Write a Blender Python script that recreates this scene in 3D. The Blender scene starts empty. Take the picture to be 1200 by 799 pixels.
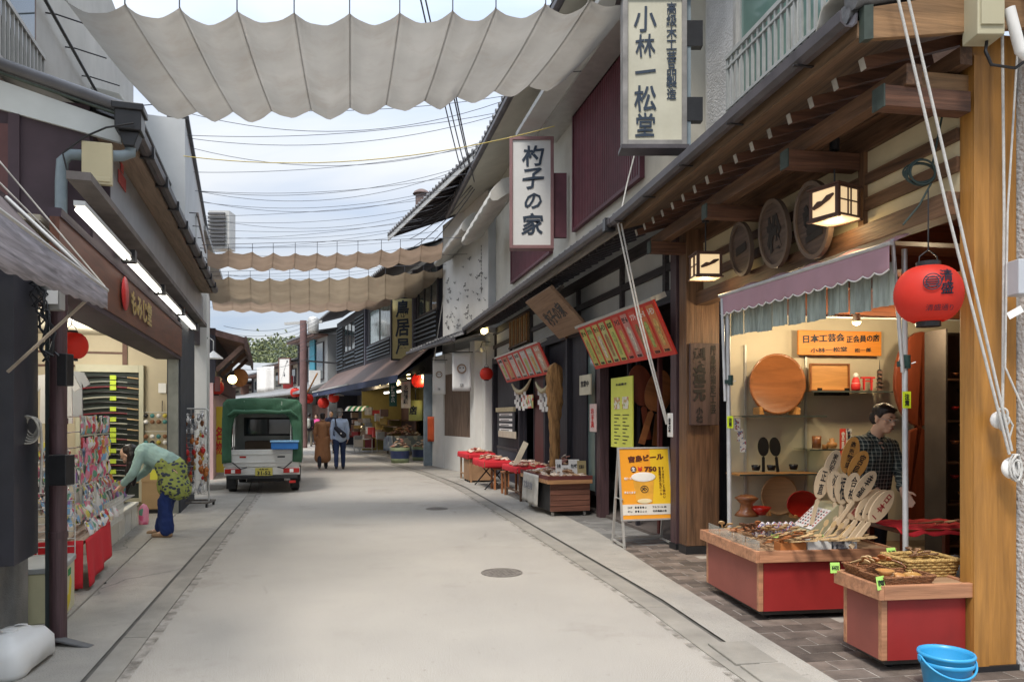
import bpy, bmesh, math, random
from mathutils import Matrix, Vector, Euler
from math import sin, cos, pi, radians, sqrt, atan2
random.seed(11)
R = random.random
def U(a, b): return a + (b - a) * random.random()
scn = bpy.context.scene
COL = scn.collection
# ------------------------------------------------------------------ camera
CH, FL, CX, HY = 1.5, 867.0, 600.0, 488.0
cd = bpy.data.cameras.new('camera'); cam = bpy.data.objects.new('camera', cd); COL.objects.link(cam)
cam.location = (0, 0, CH); cam.rotation_euler = (radians(90), 0, 0)
cd.sensor_width = 36; cd.lens = 26.0; cd.shift_y = (HY - 399.5) / 1200.0
cd.clip_start = 0.05; cd.clip_end = 3000
scn.camera = cam
# ------------------------------------------------------------------ world
w = bpy.data.worlds.new("World"); scn.world = w; w.use_nodes = True
nt = w.node_tree; N = nt.nodes; Lk = nt.links; N.clear()
SUN_EL, SUN_ROT = radians(58), radians(200)
out = N.new('ShaderNodeOutputWorld'); bg = N.new('ShaderNodeBackground'); bg.inputs[1].default_value = 0.1
sky = N.new('ShaderNodeTexSky'); sky.sky_type = 'NISHITA'; sky.sun_disc = False
sky.sun_elevation = SUN_EL; sky.sun_rotation = SUN_ROT; sky.air_density = 1.0; sky.dust_density = 1.5
tc = N.new('ShaderNodeTexCoord'); sep = N.new('ShaderNodeSeparateXYZ'); Lk.new(tc.outputs['Generated'], sep.inputs[0])
def mth(op, a, b=None, c=None):
    n = N.new('ShaderNodeMath'); n.operation = op
    for i, x in enumerate((a, b, c)):
        if x is None: continue
        if isinstance(x, (int, float)): n.inputs[i].default_value = x
        else: Lk.new(x, n.inputs[i])
    return n.outputs[0]
dz = mth('ADD', mth('MAXIMUM', sep.outputs[2], 0.0), 0.18)
comb = N.new('ShaderNodeCombineXYZ')
Lk.new(mth('DIVIDE', sep.outputs[0], dz), comb.inputs[0]); Lk.new(mth('DIVIDE', sep.outputs[1], dz), comb.inputs[1])
mp = N.new('ShaderNodeMapping'); mp.inputs['Scale'].default_value = (0.7, 1.5, 1); mp.inputs['Location'].default_value = (0.35, 0.4, 2.0); mp.inputs['Rotation'].default_value = (0, 0, radians(-12))
Lk.new(comb.outputs[0], mp.inputs[0])
nz = N.new('ShaderNodeTexNoise'); nz.inputs['Scale'].default_value = 1.35; nz.inputs['Detail'].default_value = 7; nz.inputs['Roughness'].default_value = 0.5; nz.inputs['Distortion'].default_value = 0.25
Lk.new(mp.outputs[0], nz.inputs['Vector'])
rp = N.new('ShaderNodeValToRGB'); rp.color_ramp.elements[0].position = 0.36; rp.color_ramp.elements[1].position = 0.62
Lk.new(nz.outputs[0], rp.inputs[0])
cl = N.new('ShaderNodeMixRGB'); cl.inputs[1].default_value = (3.3, 3.9, 4.9, 1); cl.inputs[2].default_value = (5.25, 5.35, 5.45, 1)
Lk.new(rp.outputs[0], cl.inputs[0])
# overcast luminance law: the sky grows brighter towards the zenith
zen = mth('ADD', mth('MULTIPLY', mth('POWER', mth('MAXIMUM', sep.outputs[2], 0.0), 2.0), 2.3), 0.62)
vm = N.new('ShaderNodeVectorMath'); vm.operation = 'SCALE'; Lk.new(cl.outputs[0], vm.inputs[0]); Lk.new(zen, vm.inputs[3])
mx = N.new('ShaderNodeMixRGB'); mx.inputs[0].default_value = 0.88
Lk.new(sky.outputs[0], mx.inputs[1]); Lk.new(vm.outputs[0], mx.inputs[2])
Lk.new(mx.outputs[0], bg.inputs[0]); Lk.new(bg.outputs[0], out.inputs[0])
sd = bpy.data.lights.new('sun', 'SUN'); sd.energy = 1.5; sd.angle = radians(14); sd.color = (1.0, 0.93, 0.84)
sun = bpy.data.objects.new('sun', sd); COL.objects.link(sun)
sv = Vector((sin(SUN_ROT) * cos(SUN_EL), cos(SUN_ROT) * cos(SUN_EL), sin(SUN_EL)))
sun.rotation_euler = (-sv).to_track_quat('-Z', 'Y').to_euler()
scn.view_settings.view_transform = 'Standard'; scn.view_settings.look = 'None'; scn.view_settings.exposure = 1.2; scn.view_settings.gamma = 1
scn.view_settings.use_curve_mapping = False
try:
    scn.cycles.max_bounces = 6; scn.cycles.transparent_max_bounces = 12
    scn.cycles.diffuse_bounces = 4; scn.cycles.glossy_bounces = 3; scn.cycles.sample_clamp_indirect = 4
except Exception: pass
# ------------------------------------------------------------------ materials
MATS = {}
def mat(name, base, var=0.18, scale=3.0, rough=0.7, bump=0.0, bscale=60.0, metal=0.0, wood=None, emis=0, trans=0.0, spec=0.4, dirt=0.0, coat=0.0, dirtcol=(0.16, 0.13, 0.1), randv=0.0, stretch=9.0):
    if name in MATS: return MATS[name]
    m = bpy.data.materials.new(name); m.use_nodes = True; t = m.node_tree; n = t.nodes; l = t.links
    p = n['Principled BSDF']; p.inputs['Roughness'].default_value = rough; p.inputs['Metallic'].default_value = metal
    p.inputs['Specular IOR Level'].default_value = spec; p.inputs['Coat Weight'].default_value = coat
    c = (base[0], base[1], base[2], 1)
    tcx = n.new('ShaderNodeTexCoord'); mpx = n.new('ShaderNodeMapping'); oi = n.new('ShaderNodeObjectInfo')
    add = n.new('ShaderNodeVectorMath'); add.operation = 'ADD'
    mul = n.new('ShaderNodeMath'); mul.operation = 'MULTIPLY'; mul.inputs[1].default_value = 37.0
    l.new(oi.outputs['Random'], mul.inputs[0]); l.new(tcx.outputs['Object'], add.inputs[0]); l.new(mul.outputs[0], add.inputs[1])
    l.new(add.outputs[0], mpx.inputs[0])
    if wood is not None:
        s = [stretch, stretch, stretch]; s[wood] = 0.55; mpx.inputs['Scale'].default_value = s
    nx = n.new('ShaderNodeTexNoise'); nx.inputs['Scale'].default_value = scale; nx.inputs['Detail'].default_value = 8 if wood is None else 5
    nx.inputs['Roughness'].default_value = 0.6
    l.new(mpx.outputs[0], nx.inputs['Vector'])
    if wood is not None: nx.inputs['Distortion'].default_value = 0.6
    rx = n.new('ShaderNodeValToRGB'); a, b = rx.color_ramp.elements; a.position = 0.3; b.position = 0.7
    a.color = tuple(max(0, x * (1 - var * 1.3)) for x in base) + (1,); b.color = tuple(min(1, x * (1 + var)) for x in base) + (1,)
    l.new(nx.outputs[0], rx.inputs[0]); col = rx.outputs[0]
    if dirt > 0:
        nd = n.new('ShaderNodeTexNoise'); nd.inputs['Scale'].default_value = 1.3; nd.inputs['Detail'].default_value = 9; nd.inputs['Roughness'].default_value = 0.68
        md = n.new('ShaderNodeMapping'); md.inputs['Scale'].default_value = (1.6, 1.6, 0.7); l.new(add.outputs[0], md.inputs[0]); l.new(md.outputs[0], nd.inputs['Vector'])
        rd = n.new('ShaderNodeValToRGB'); rd.color_ramp.elements[0].position = 0.5; rd.color_ramp.elements[1].position = 0.72
        rd.color_ramp.elements[1].color = (dirt, dirt, dirt, 1); rd.color_ramp.elements[0].color = (0, 0, 0, 1)
        l.new(nd.outputs[0], rd.inputs[0]); mm = n.new('ShaderNodeMixRGB'); mm.inputs[2].default_value = dirtcol + (1,)
        l.new(rd.outputs[0], mm.inputs[0]); l.new(col, mm.inputs[1]); col = mm.outputs[0]
    if randv > 0:
        hv = n.new('ShaderNodeHueSaturation'); mr = n.new('ShaderNodeMapRange'); mr.inputs[3].default_value = 1 - randv; mr.inputs[4].default_value = 1 + randv
        l.new(oi.outputs['Random'], mr.inputs[0]); l.new(mr.outputs[0], hv.inputs['Value']); l.new(col, hv.inputs['Color']); col = hv.outputs[0]
    l.new(col, p.inputs['Base Color'])
    if bump > 0:
        nb = n.new('ShaderNodeTexNoise'); nb.inputs['Scale'].default_value = bscale; nb.inputs['Detail'].default_value = 4
        l.new((mpx if wood is not None else add).outputs[0], nb.inputs['Vector'])
        bm_ = n.new('ShaderNodeBump'); bm_.inputs['Strength'].default_value = bump; bm_.inputs['Distance'].default_value = 0.02
        l.new(nb.outputs[0], bm_.inputs['Height']); l.new(bm_.outputs[0], p.inputs['Normal'])
    if emis > 0:
        p.inputs['Emission Color'].default_value = c; p.inputs['Emission Strength'].default_value = emis
    if trans > 0:
        tr = n.new('ShaderNodeBsdfTranslucent'); mxs = n.new('ShaderNodeMixShader'); mxs.inputs[0].default_value = trans
        l.new(col, tr.inputs[0]); l.new(p.outputs[0], mxs.inputs[1]); l.new(tr.outputs[0], mxs.inputs[2])
        l.new(mxs.outputs[0], n['Material Output'].inputs[0])
    MATS[name] = m; return m
def emit(name, c, s):
    if name in MATS: return MATS[name]
    m = bpy.data.materials.new(name); m.use_nodes = True; p = m.node_tree.nodes['Principled BSDF']
    p.inputs['Base Color'].default_value = c + (1,); p.inputs['Emission Color'].default_value = c + (1,); p.inputs['Emission Strength'].default_value = s
    MATS[name] = m; return m
def glassmat(name, tint=(0.9, 0.95, 0.95), refl=0.12):
    m = bpy.data.materials.new(name); m.use_nodes = True; t = m.node_tree; n = t.nodes; l = t.links
    tr = n.new('ShaderNodeBsdfTransparent'); tr.inputs[0].default_value = tint + (1,)
    g = n.new('ShaderNodeBsdfGlossy'); g.inputs['Roughness'].default_value = 0.02
    fr = n.new('ShaderNodeFresnel'); fr.inputs[0].default_value = 1.5
    ad = n.new('ShaderNodeMath'); ad.operation = 'ADD'; ad.inputs[1].default_value = refl * 0.3; l.new(fr.outputs[0], ad.inputs[0])
    mx_ = n.new('ShaderNodeMixShader'); l.new(ad.outputs[0], mx_.inputs[0]); l.new(tr.outputs[0], mx_.inputs[1]); l.new(g.outputs[0], mx_.inputs[2])
    l.new(mx_.outputs[0], n['Material Output'].inputs[0]); return m
def ppaper(name, base, cols, scale=30.0, amt=0.45):
    """printed sheet: a base colour with small coloured blotches of print"""
    if name in MATS: return MATS[name]
    m = bpy.data.materials.new(name); m.use_nodes = True; t = m.node_tree; n = t.nodes; l = t.links
    p = n['Principled BSDF']; p.inputs['Roughness'].default_value = 0.45
    tcx = n.new('ShaderNodeTexCoord'); oi = n.new('ShaderNodeObjectInfo'); add = n.new('ShaderNodeVectorMath'); add.operation = 'ADD'
    mul = n.new('ShaderNodeMath'); mul.operation = 'MULTIPLY'; mul.inputs[1].default_value = 91.0
    l.new(oi.outputs['Random'], mul.inputs[0]); l.new(tcx.outputs['Object'], add.inputs[0]); l.new(mul.outputs[0], add.inputs[1])
    v = n.new('ShaderNodeTexVoronoi'); v.inputs['Scale'].default_value = scale; l.new(add.outputs[0], v.inputs['Vector'])
    sp = n.new('ShaderNodeSeparateColor'); l.new(v.outputs['Color'], sp.inputs[0])
    rx = n.new('ShaderNodeValToRGB'); rx.color_ramp.interpolation = 'CONSTANT'; e = rx.color_ramp.elements
    e[0].color = base + (1,); e[0].position = 0; e[1].color = cols[0] + (1,); e[1].position = 1 - amt
    for i, c in enumerate(cols[1:]):
        q = e.new(1 - amt + amt * (i + 1) / len(cols)); q.color = c + (1,)
    l.new(sp.outputs[0], rx.inputs[0]); l.new(rx.outputs[0], p.inputs['Base Color'])
    MATS[name] = m; return m
# ------------------------------------------------------------------ mesh builder
class MB:
    def __init__(s): s.v = []; s.f = []; s.m = []; s.s = []
    def add(s, vs, fs, mi=0, sm=False, T=None):
        b = len(s.v)
        s.v += [tuple(T @ Vector(v)) for v in vs] if T is not None else [tuple(v) for v in vs]
        for f in fs: s.f.append(tuple(i + b for i in f)); s.m.append(mi); s.s.append(sm)
        return s
    def bx(s, x0, x1, y0, y1, z0, z1, mi=0, T=None):
        if x0 > x1: x0, x1 = x1, x0
        if y0 > y1: y0, y1 = y1, y0
        if z0 > z1: z0, z1 = z1, z0
        return s.add([(x0, y0, z0), (x1, y0, z0), (x1, y1, z0), (x0, y1, z0), (x0, y0, z1), (x1, y0, z1), (x1, y1, z1), (x0, y1, z1)],
                     [(0, 3, 2, 1), (4, 5, 6, 7), (0, 1, 5, 4), (1, 2, 6, 5), (2, 3, 7, 6), (3, 0, 4, 7)], mi, False, T)
    def bc(s, c, d, mi=0, T=None):
        return s.bx(c[0] - d[0] / 2, c[0] + d[0] / 2, c[1] - d[1] / 2, c[1] + d[1] / 2, c[2] - d[2] / 2, c[2] + d[2] / 2, mi, T)
    def bar(s, a, b, w_, h, mi=0, up=(0, 0, 1)):
        a = Vector(a); b = Vector(b); d = (b - a).normalized(); u = Vector(up)
        sd_ = d.cross(u)
        if sd_.length < 1e-4: sd_ = d.cross(Vector((1, 0, 0)))
        sd_.normalize(); u = sd_.cross(d).normalized()
        vs = [p + sd_ * (i * w_ / 2) + u * (j * h / 2) for p in (a, b) for i, j in ((-1, -1), (1, -1), (1, 1), (-1, 1))]
        return s.add(vs, [(0, 3, 2, 1), (4, 5, 6, 7), (0, 1, 5, 4), (1, 2, 6, 5), (2, 3, 7, 6), (3, 0, 4, 7)], mi)
    def tube(s, pts, r, n=8, mi=0, caps=True, closed=False):
        pts = [Vector(p) for p in pts]; k = len(pts); rr = r if isinstance(r, (list, tuple)) else [r] * k
        vs = []; u = None
        for i, p in enumerate(pts):
            if closed: d = pts[(i + 1) % k] - pts[i - 1]
            else: d = pts[min(i + 1, k - 1)] - pts[max(i - 1, 0)]
            if d.length < 1e-7: d = Vector((0, 0, 1))
            d.normalize()
            if u is None:
                u = d.cross(Vector((0, 0, 1)))
                if u.length < 0.05: u = d.cross(Vector((1, 0, 0)))
            u = (u - d * u.dot(d))
            if u.length < 1e-5: u = d.orthogonal()
            u.normalize(); v = d.cross(u)
            for j in range(n):
                a = 2 * pi * j / n; vs.append(p + (u * cos(a) + v * sin(a)) * rr[i])
        fs = []
        for i in range(k if closed else k - 1):
            for j in range(n):
                a = i * n + j; b = i * n + (j + 1) % n; i2 = (i + 1) % k
                fs.append((a, b, i2 * n + (j + 1) % n, i2 * n + j))
        s.add(vs, fs, mi, True)
        if caps and not closed:
            s.add(vs[:n], [tuple(range(n - 1, -1, -1))], mi); s.add(vs[-n:], [tuple(range(n))], mi)
        return s
    def cyl(s, c, r, h, n=16, mi=0, T=None, r2=None):
        return s.lathe([(0, 0), (r, 0), (r if r2 is None else r2, h), (0, h)], c, n, mi, T, False)
    def lathe(s, prof, c=(0, 0, 0), n=20, mi=0, T=None, sm=True):
        vs = []; fs = []
        for (r, z) in prof:
            for j in range(n):
                a = 2 * pi * j / n; vs.append((c[0] + r * cos(a), c[1] + r * sin(a), c[2] + z))
        for i in range(len(prof) - 1):
            for j in range(n):
                fs.append((i * n + j, i * n + (j + 1) % n, (i + 1) * n + (j + 1) % n, (i + 1) * n + j))
        if not sm:      # split rings so that flat shading keeps edges
            return s.add(vs, fs, mi, False, T)
        return s.add(vs, fs, mi, True, T)
    def ell(s, c, r, n=12, k=8, mi=0, T=None):
        pr = [(sin(pi * i / k), -cos(pi * i / k)) for i in range(k + 1)]
        vs = []; fs = []
        for (a_, z) in pr:
            for j in range(n):
                a = 2 * pi * j / n; vs.append((c[0] + r[0] * a_ * cos(a), c[1] + r[1] * a_ * sin(a), c[2] + r[2] * z))
        for i in range(k):
            for j in range(n): fs.append((i * n + j, i * n + (j + 1) % n, (i + 1) * n + (j + 1) % n, (i + 1) * n + j))
        return s.add(vs, fs, mi, True, T)
    def grid(s, fn, nu, nv, mi=0, sm=True, th=0.0, T=None):
        vs = [Vector(fn(i / nu, j / nv)) for i in range(nu + 1) for j in range(nv + 1)]
        q = lambda i, j: i * (nv + 1) + j
        fs = [(q(i, j), q(i + 1, j), q(i + 1, j + 1), q(i, j + 1)) for i in range(nu) for j in range(nv)]
        if th == 0: return s.add(vs, fs, mi, sm, T)
        a = vs[q(nu, 0)] - vs[0]; b = vs[q(0, nv)] - vs[0]; nn = a.cross(b).normalized() * th
        k = len(vs); v2 = [v - nn for v in vs]
        f2 = [(f[0] + k, f[3] + k, f[2] + k, f[1] + k) for f in fs]
        bd = [q(i, 0) for i in range(nu + 1)] + [q(nu, j) for j in range(1, nv + 1)] + [q(i, nv) for i in range(nu - 1, -1, -1)] + [q(0, j) for j in range(nv - 1, 0, -1)]
        f3 = [(bd[i], bd[i] + k, bd[(i + 1) % len(bd)] + k, bd[(i + 1) % len(bd)]) for i in range(len(bd))]
        s.add(vs + v2, fs + f2, mi, sm, T)
        b0 = len(s.v) - 2 * k
        for f in f3: s.f.append(tuple(i + b0 for i in f)); s.m.append(mi); s.s.append(False)
        return s
    def prism(s, poly, a, b, mi=0, ax=1, T=None):
        """extrude 2D polygon between a and b along axis ax; poly in the two other axes"""
        def P3(p, t):
            if ax == 0: return (t, p[0], p[1])
            if ax == 1: return (p[0], t, p[1])
            return (p[0], p[1], t)
        n = len(poly); vs = [P3(p, a) for p in poly] + [P3(p, b) for p in poly]
        fs = [tuple(range(n)), tuple(range(2 * n - 1, n - 1, -1))] + [(i, i + n, (i + 1) % n + n, (i + 1) % n) for i in range(n)]
        return s.add(vs, fs, mi, False, T)
    def mesh(s, name, mats):
        me = bpy.data.meshes.new(name); me.from_pydata(s.v, [], s.f)
        for m in (mats if isinstance(mats, (list, tuple)) else [mats]): me.materials.append(m)
        me.polygons.foreach_set('material_index', s.m); me.polygons.foreach_set('use_smooth', s.s); me.update()
        if len(s.f) < 60000:
            bm = bmesh.new(); bm.from_mesh(me); bmesh.ops.recalc_face_normals(bm, faces=bm.faces); bm.to_mesh(me); bm.free()
        return me
def tagit(o, label=None, cat=None, group=None, kind=None):
    if label: o['label'] = label
    if cat: o['category'] = cat
    if group: o['group'] = group
    if kind: o['kind'] = kind
    return o
def obj(name, mb, mats, parent=None, label=None, cat=None, group=None, kind=None, loc=None, rot=None, bev=0.0):
    me = mb.mesh(name, mats) if isinstance(mb, MB) else mb
    o = bpy.data.objects.new(name, me); COL.objects.link(o)
    if parent is not None: o.parent = parent
    if loc is not None: o.location = loc
    if rot is not None: o.rotation_euler = rot
    if bev > 0:
        b = o.modifiers.new('bevel', 'BEVEL'); b.width = bev; b.segments = 2; b.limit_method = 'ANGLE'; b.angle_limit = radians(40)
    return tagit(o, label, cat, group, kind)
def thing(name, label, cat, loc=(0, 0, 0), rz=0.0, group=None):
    o = bpy.data.objects.new(name, None); o.empty_display_size = 0.1; COL.objects.link(o)
    o.location = loc; o.rotation_euler = (0, 0, rz) if isinstance(rz, (int, float)) else rz
    return tagit(o, label, cat, group)
def copy_tree(o, parent=None):
    c = o.copy(); COL.objects.link(c); c.parent = parent
    for ch in list(o.children): copy_tree(ch, c)
    return c
class Frame:
    """plan frame of a row of fronts: x runs away down the street, y points to the left, z up"""
    def __init__(s, ox, oy, slope):
        d = Vector((slope, 1)).normalized(); s.o = Vector((ox, oy)); s.d = d; s.n = Vector((-d.y, d.x)); s.rz = atan2(d.y, d.x)
    def fx(s, px, y=0.0):
        t = (px - CX) / FL; o, d, n = s.o, s.d, s.n
        return -((o.x - t * o.y) + y * (n.x - t * n.y)) / (d.x - t * d.y)
    def Y(s, x, y=0.0): return s.o.y + x * s.d.y + y * s.n.y
    def fz(s, px, py, y=0.0): return CH + (HY - py) * s.Y(s.fx(px, y), y) / FL
    def p(s, px, py, y=0.0): return (s.fx(px, y), y, s.fz(px, py, y))
    def w(s, x, y, z=0.0): q = s.o + s.d * x + s.n * y; return (q.x, q.y, z)
    def inv(s, X, Y): q = Vector((X, Y)) - s.o; return (q.dot(s.d), q.dot(s.n))
def WP(px, py, Y): return Vector(((px - CX) * Y / FL, Y, CH + (HY - py) * Y / FL))
def GP(px, py, z=0.0): Y = FL * (CH - z) / (py - HY); return Vector(((px - CX) * Y / FL, Y, z))
# ------------------------------------------------------------------ lettering
TMP = bpy.data.scenes.new('bench')
def bake(data):
    ob = bpy.data.objects.new('t', data); TMP.collection.objects.link(ob); return ob
def baked(ob):
    vl = TMP.view_layers[0]; vl.update(); me = bpy.data.meshes.new_from_object(ob.evaluated_get(vl.depsgraph)); bpy.data.objects.remove(ob); return me
GLY = {}
def glyph(ch, vertical, bold, ext):
    k = (ch, vertical, bold, ext)
    if k not in GLY:
        cu = bpy.data.curves.new('t', 'FONT'); cu.body = ch; cu.size = 1.0; cu.align_x = 'CENTER'; cu.align_y = 'CENTER' if vertical else 'TOP_BASELINE'
        cu.offset = bold; cu.resolution_u = 2; cu.extrude = ext
        me = baked(bake(cu)); bpy.data.curves.remove(cu); GLY[k] = ([v.co.copy() for v in me.vertices], [tuple(p.vertices) for p in me.polygons]); bpy.data.meshes.remove(me)
    return GLY[k]
def text_mesh(s, vertical=False, bold=0.0, brush=0.0, lead=1.0, ext=0.0015, seed=0, lines=None):
    """lettering, char height ~1, centred, in the XZ plane facing -Y"""
    mb = MB(); cols = s.split('|'); rnd = random.Random(seed + len(s)); x0 = 0
    allv = []
    chars = []
    if vertical:
        for ci, c in enumerate(cols):
            for i, ch in enumerate(c): chars.append((ch, -ci * 1.15, -i * lead))
    else:
        for li, ln in enumerate(cols): chars.append((ln, 0, -li * 1.25))
    for (ch, ax, ay) in chars:
        if ch == ' ': continue
        co, pol = glyph(ch, vertical, bold, ext)
        if not co: continue
        if vertical:    # centre each glyph on its ink
            mxx = (min(c.x for c in co) + max(c.x for c in co)) / 2; myy = (min(c.y for c in co) + max(c.y for c in co)) / 2
        else: mxx = (min(c.x for c in co) + max(c.x for c in co)) / 2; myy = (min(c.y for c in co) + max(c.y for c in co)) / 2
        sc = 1.0 + (rnd.random() - 0.5) * brush * 2.2; sh = (rnd.random() * 0.5 + 0.3) * brush * 1.6; ph = rnd.random() * 9; ro = (rnd.random() - 0.5) * brush * 1.2
        vs = []
        for c in co:
            x = (c.x - mxx) * sc; y = (c.y - myy) * sc
            if brush:
                y2 = y + sh * x * 0.8; x2 = x + brush * 0.22 * sin(y * 7 + ph); y2 += brush * 0.2 * sin(x * 6 + ph * 2); x, y = x2 * cos(ro) - y2 * sin(ro), x2 * sin(ro) + y2 * cos(ro)
            vs.append((x + ax, -c.z, y + ay))
        mb.add(vs, pol)
    if mb.v:
        xs = [v[0] for v in mb.v]; zs = [v[2] for v in mb.v]; mx_ = (min(xs) + max(xs)) / 2; mz = (min(zs) + max(zs)) / 2
        mb.v = [(v[0] - mx_, v[1], v[2] - mz) for v in mb.v]
    return mb
def text(parent, s, loc, fit, m, rz=0.0, rx=0.0, vertical=False, bold=0.02, brush=0.0, lead=1.0, ry=0.0, seed=0, name='lettering', world=False):
    """fit = (width, height) box that the text is scaled to (None = keep ratio)"""
    mb = text_mesh(s, vertical, bold, brush, lead, seed=seed)
    if not mb.v: return None
    W_ = max(v[0] for v in mb.v) - min(v[0] for v in mb.v); H_ = max(v[2] for v in mb.v) - min(v[2] for v in mb.v)
    sx = fit[0] / W_ if fit[0] else fit[1] / H_; sz = fit[1] / H_ if fit[1] else fit[0] / W_
    mb.v = [(v[0] * sx, v[1], v[2] * sz) for v in mb.v]
    return obj(name, mb, m, parent, loc=loc, rot=(rx, ry, rz))
# ------------------------------------------------------------------ palette
asphalt = mat('asphalt', (0.30, 0.27, 0.226), 0.13, 0.9, 0.92, 0.5, 240, dirt=0.4, dirtcol=(0.28, 0.25, 0.22))
def aged(m, cscale, cw, ccol, speck, sscale=420, stain=0.5, stcol=(0.24, 0.205, 0.17)):
    t = m.node_tree; n = t.nodes; l = t.links; p = n['Principled BSDF']; src = p.inputs['Base Color'].links[0].from_socket; tc_ = n.new('ShaderNodeTexCoord')
    def tex(kind, sc, **k):
        q = n.new('ShaderNodeTex' + kind); q.inputs['Scale'].default_value = sc; l.new(tc_.outputs['Object'], q.inputs['Vector'])
        for a_, b_ in k.items(): setattr(q, a_, b_)
        return q
    def ramp(s_, p0, p1, c0, c1):
        r_ = n.new('ShaderNodeValToRGB'); e = r_.color_ramp.elements; e[0].position = p0; e[1].position = p1; e[0].color = (c0, c0, c0, 1); e[1].color = (c1, c1, c1, 1); l.new(s_, r_.inputs[0]); return r_.outputs[0]
    def mul(a_, b_):
        q = n.new('ShaderNodeMath'); q.operation = 'MULTIPLY'; l.new(a_, q.inputs[0]); l.new(b_, q.inputs[1]); return q.outputs[0]
    def mixc(f, a_, col):
        q = n.new('ShaderNodeMixRGB'); l.new(f, q.inputs[0]); l.new(a_, q.inputs[1]); q.inputs[2].default_value = col + (1,); return q.outputs[0]
    sp_ = tex('Noise', sscale); sp_.inputs['Detail'].default_value = 2; c = mixc(ramp(sp_.outputs[0], 0.42, 0.60, 0, speck), src, (0.62, 0.59, 0.54)); c = mixc(ramp(sp_.outputs[0], 0.36, 0.46, speck, 0), c, (0.12, 0.11, 0.10))
    st_ = tex('Noise', 0.55); st_.inputs['Detail'].default_value = 10; st_.inputs['Roughness'].default_value = 0.72; c = mixc(ramp(st_.outputs[0], 0.56, 0.68, 0, stain), c, stcol)
    v_ = tex('Voronoi', cscale, feature='DISTANCE_TO_EDGE'); wn = tex('Noise', 3.0); wn.inputs['Detail'].default_value = 6; vm_ = n.new('ShaderNodeVectorMath'); vm_.operation = 'MULTIPLY_ADD'; vm_.inputs[1].default_value = (.35, .35, 0); l.new(wn.outputs['Color'], vm_.inputs[0]); l.new(tc_.outputs['Object'], vm_.inputs[2]); l.new(vm_.outputs[0], v_.inputs['Vector'])
    mk = tex('Noise', 0.4); c = mixc(mul(ramp(v_.outputs[0], 0.0, cw, 0.85, 0), ramp(mk.outputs[0], 0.55, 0.62, 0, 1)), c, ccol)
    sm_ = tex('Noise', 22); sm_.inputs['Detail'].default_value = 3; c = mixc(ramp(sm_.outputs[0], 0.66, 0.72, 0, 0.5), c, (0.19, 0.17, 0.15)); l.new(c, p.inputs['Base Color'])
aged(asphalt, 0.3, 0.0035, (0.13, 0.12, 0.105), 0.65, sscale=230, stain=0.45, stcol=(0.20, 0.175, 0.145))
concrete = mat('concrete', (0.275, 0.255, 0.22), 0.16, 2.2, 0.9, 0.4, 90, dirt=0.5, dirtcol=(0.22, 0.21, 0.19), randv=0.06)
aged(concrete, 0.5, 0.006, (0.12, 0.11, 0.1), 0.25, 300, 0.55, (0.20, 0.18, 0.15))
concrete_d = mat('concrete_dark', (0.24, 0.235, 0.22), 0.3, 2.0, 0.9, 0.4, 90, dirt=0.6)
ptile = mat('paving_stone', (0.145, 0.115, 0.095), 0.35, 5, 0.75, 0.4, 60, randv=0.42)
grout = mat('grout', (0.36, 0.33, 0.29), 0.2, 8, 0.95)
dark = mat('dark_gap', (0.02, 0.019, 0.018), 0.2, 5, 0.9)
iron = mat('cast_iron', (0.17, 0.15, 0.13), 0.3, 20, 0.7, 0.4, 120)
def strip(mb, A, B, z, n=1, mi=0):
    """sheet between two plan polylines of equal length"""
    vs = []; fs = []
    for (a, b) in zip(A, B):
        for k in range(n + 1):
            t = k / n; vs.append((a[0] * (1 - t) + b[0] * t, a[1] * (1 - t) + b[1] * t, z))
    for i in range(len(A) - 1):
        for k in range(n):
            q = i * (n + 1) + k; fs.append((q, q + 1, q + n + 2, q + n + 1))
    return mb.add(vs, fs, mi)
def offs(P, d):
    out_ = []
    for i, p in enumerate(P):
        a = Vector(P[max(i - 1, 0)]); b = Vector(P[min(i + 1, len(P) - 1)]); t = (b - a).normalized(); out_.append((p[0] + t.y * d, p[1] - t.x * d))
    return out_
def dense(P, step=1.0):
    o_ = []
    for a, b in zip(P[:-1], P[1:]):
        n = max(1, int((Vector(b) - Vector(a)).length / step))
        for i in range(n): o_.append((a[0] + (b[0] - a[0]) * i / n, a[1] + (b[1] - a[1]) * i / n))
    return o_ + [P[-1]]
LS = dense([(-1.0, -2), (-1.9, 2.2), (-2.43, 4.18), (-3.75, 9.2), (-5.04, 14.1), (-8.3, 24), (-13, 36), (-27, 64)])
RS = dense([(2.9, -2), (1.9, 2.2), (1.42, 4.8), (1.22, 6), (0.1, 11), (-1.05, 15.9), (-2.2, 19.6), (-3.9, 24), (-6.6, 31), (-10.4, 39.5), (-24, 64)])
m = MB(); m.bx(-900, 900, -200, 1500, -0.12, -0.06); obj('ground', m, mat('ground_soil', (0.2, 0.18, 0.15), 0.3, 0.5, 0.95), kind='structure')
m = MB(); a = offs(LS, 0.16); b = offs(RS, -0.19)
n_ = min(len(a), len(b))
def resamp(P, ys):
    o_ = []
    for y in ys:
        for i in range(len(P) - 1):
            if P[i][1] <= y <= P[i + 1][1] or i == len(P) - 2:
                t = (y - P[i][1]) / (P[i + 1][1] - P[i][1]); o_.append((P[i][0] + t * (P[i + 1][0] - P[i][0]), y)); break
    return o_
ys = [-1.9 + 0.8 * i for i in range(82)]
road_mb = strip(MB(), resamp(a, ys), resamp(b, ys), 0.0, 6); obj('road', road_mb, asphalt, kind='structure')
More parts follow.
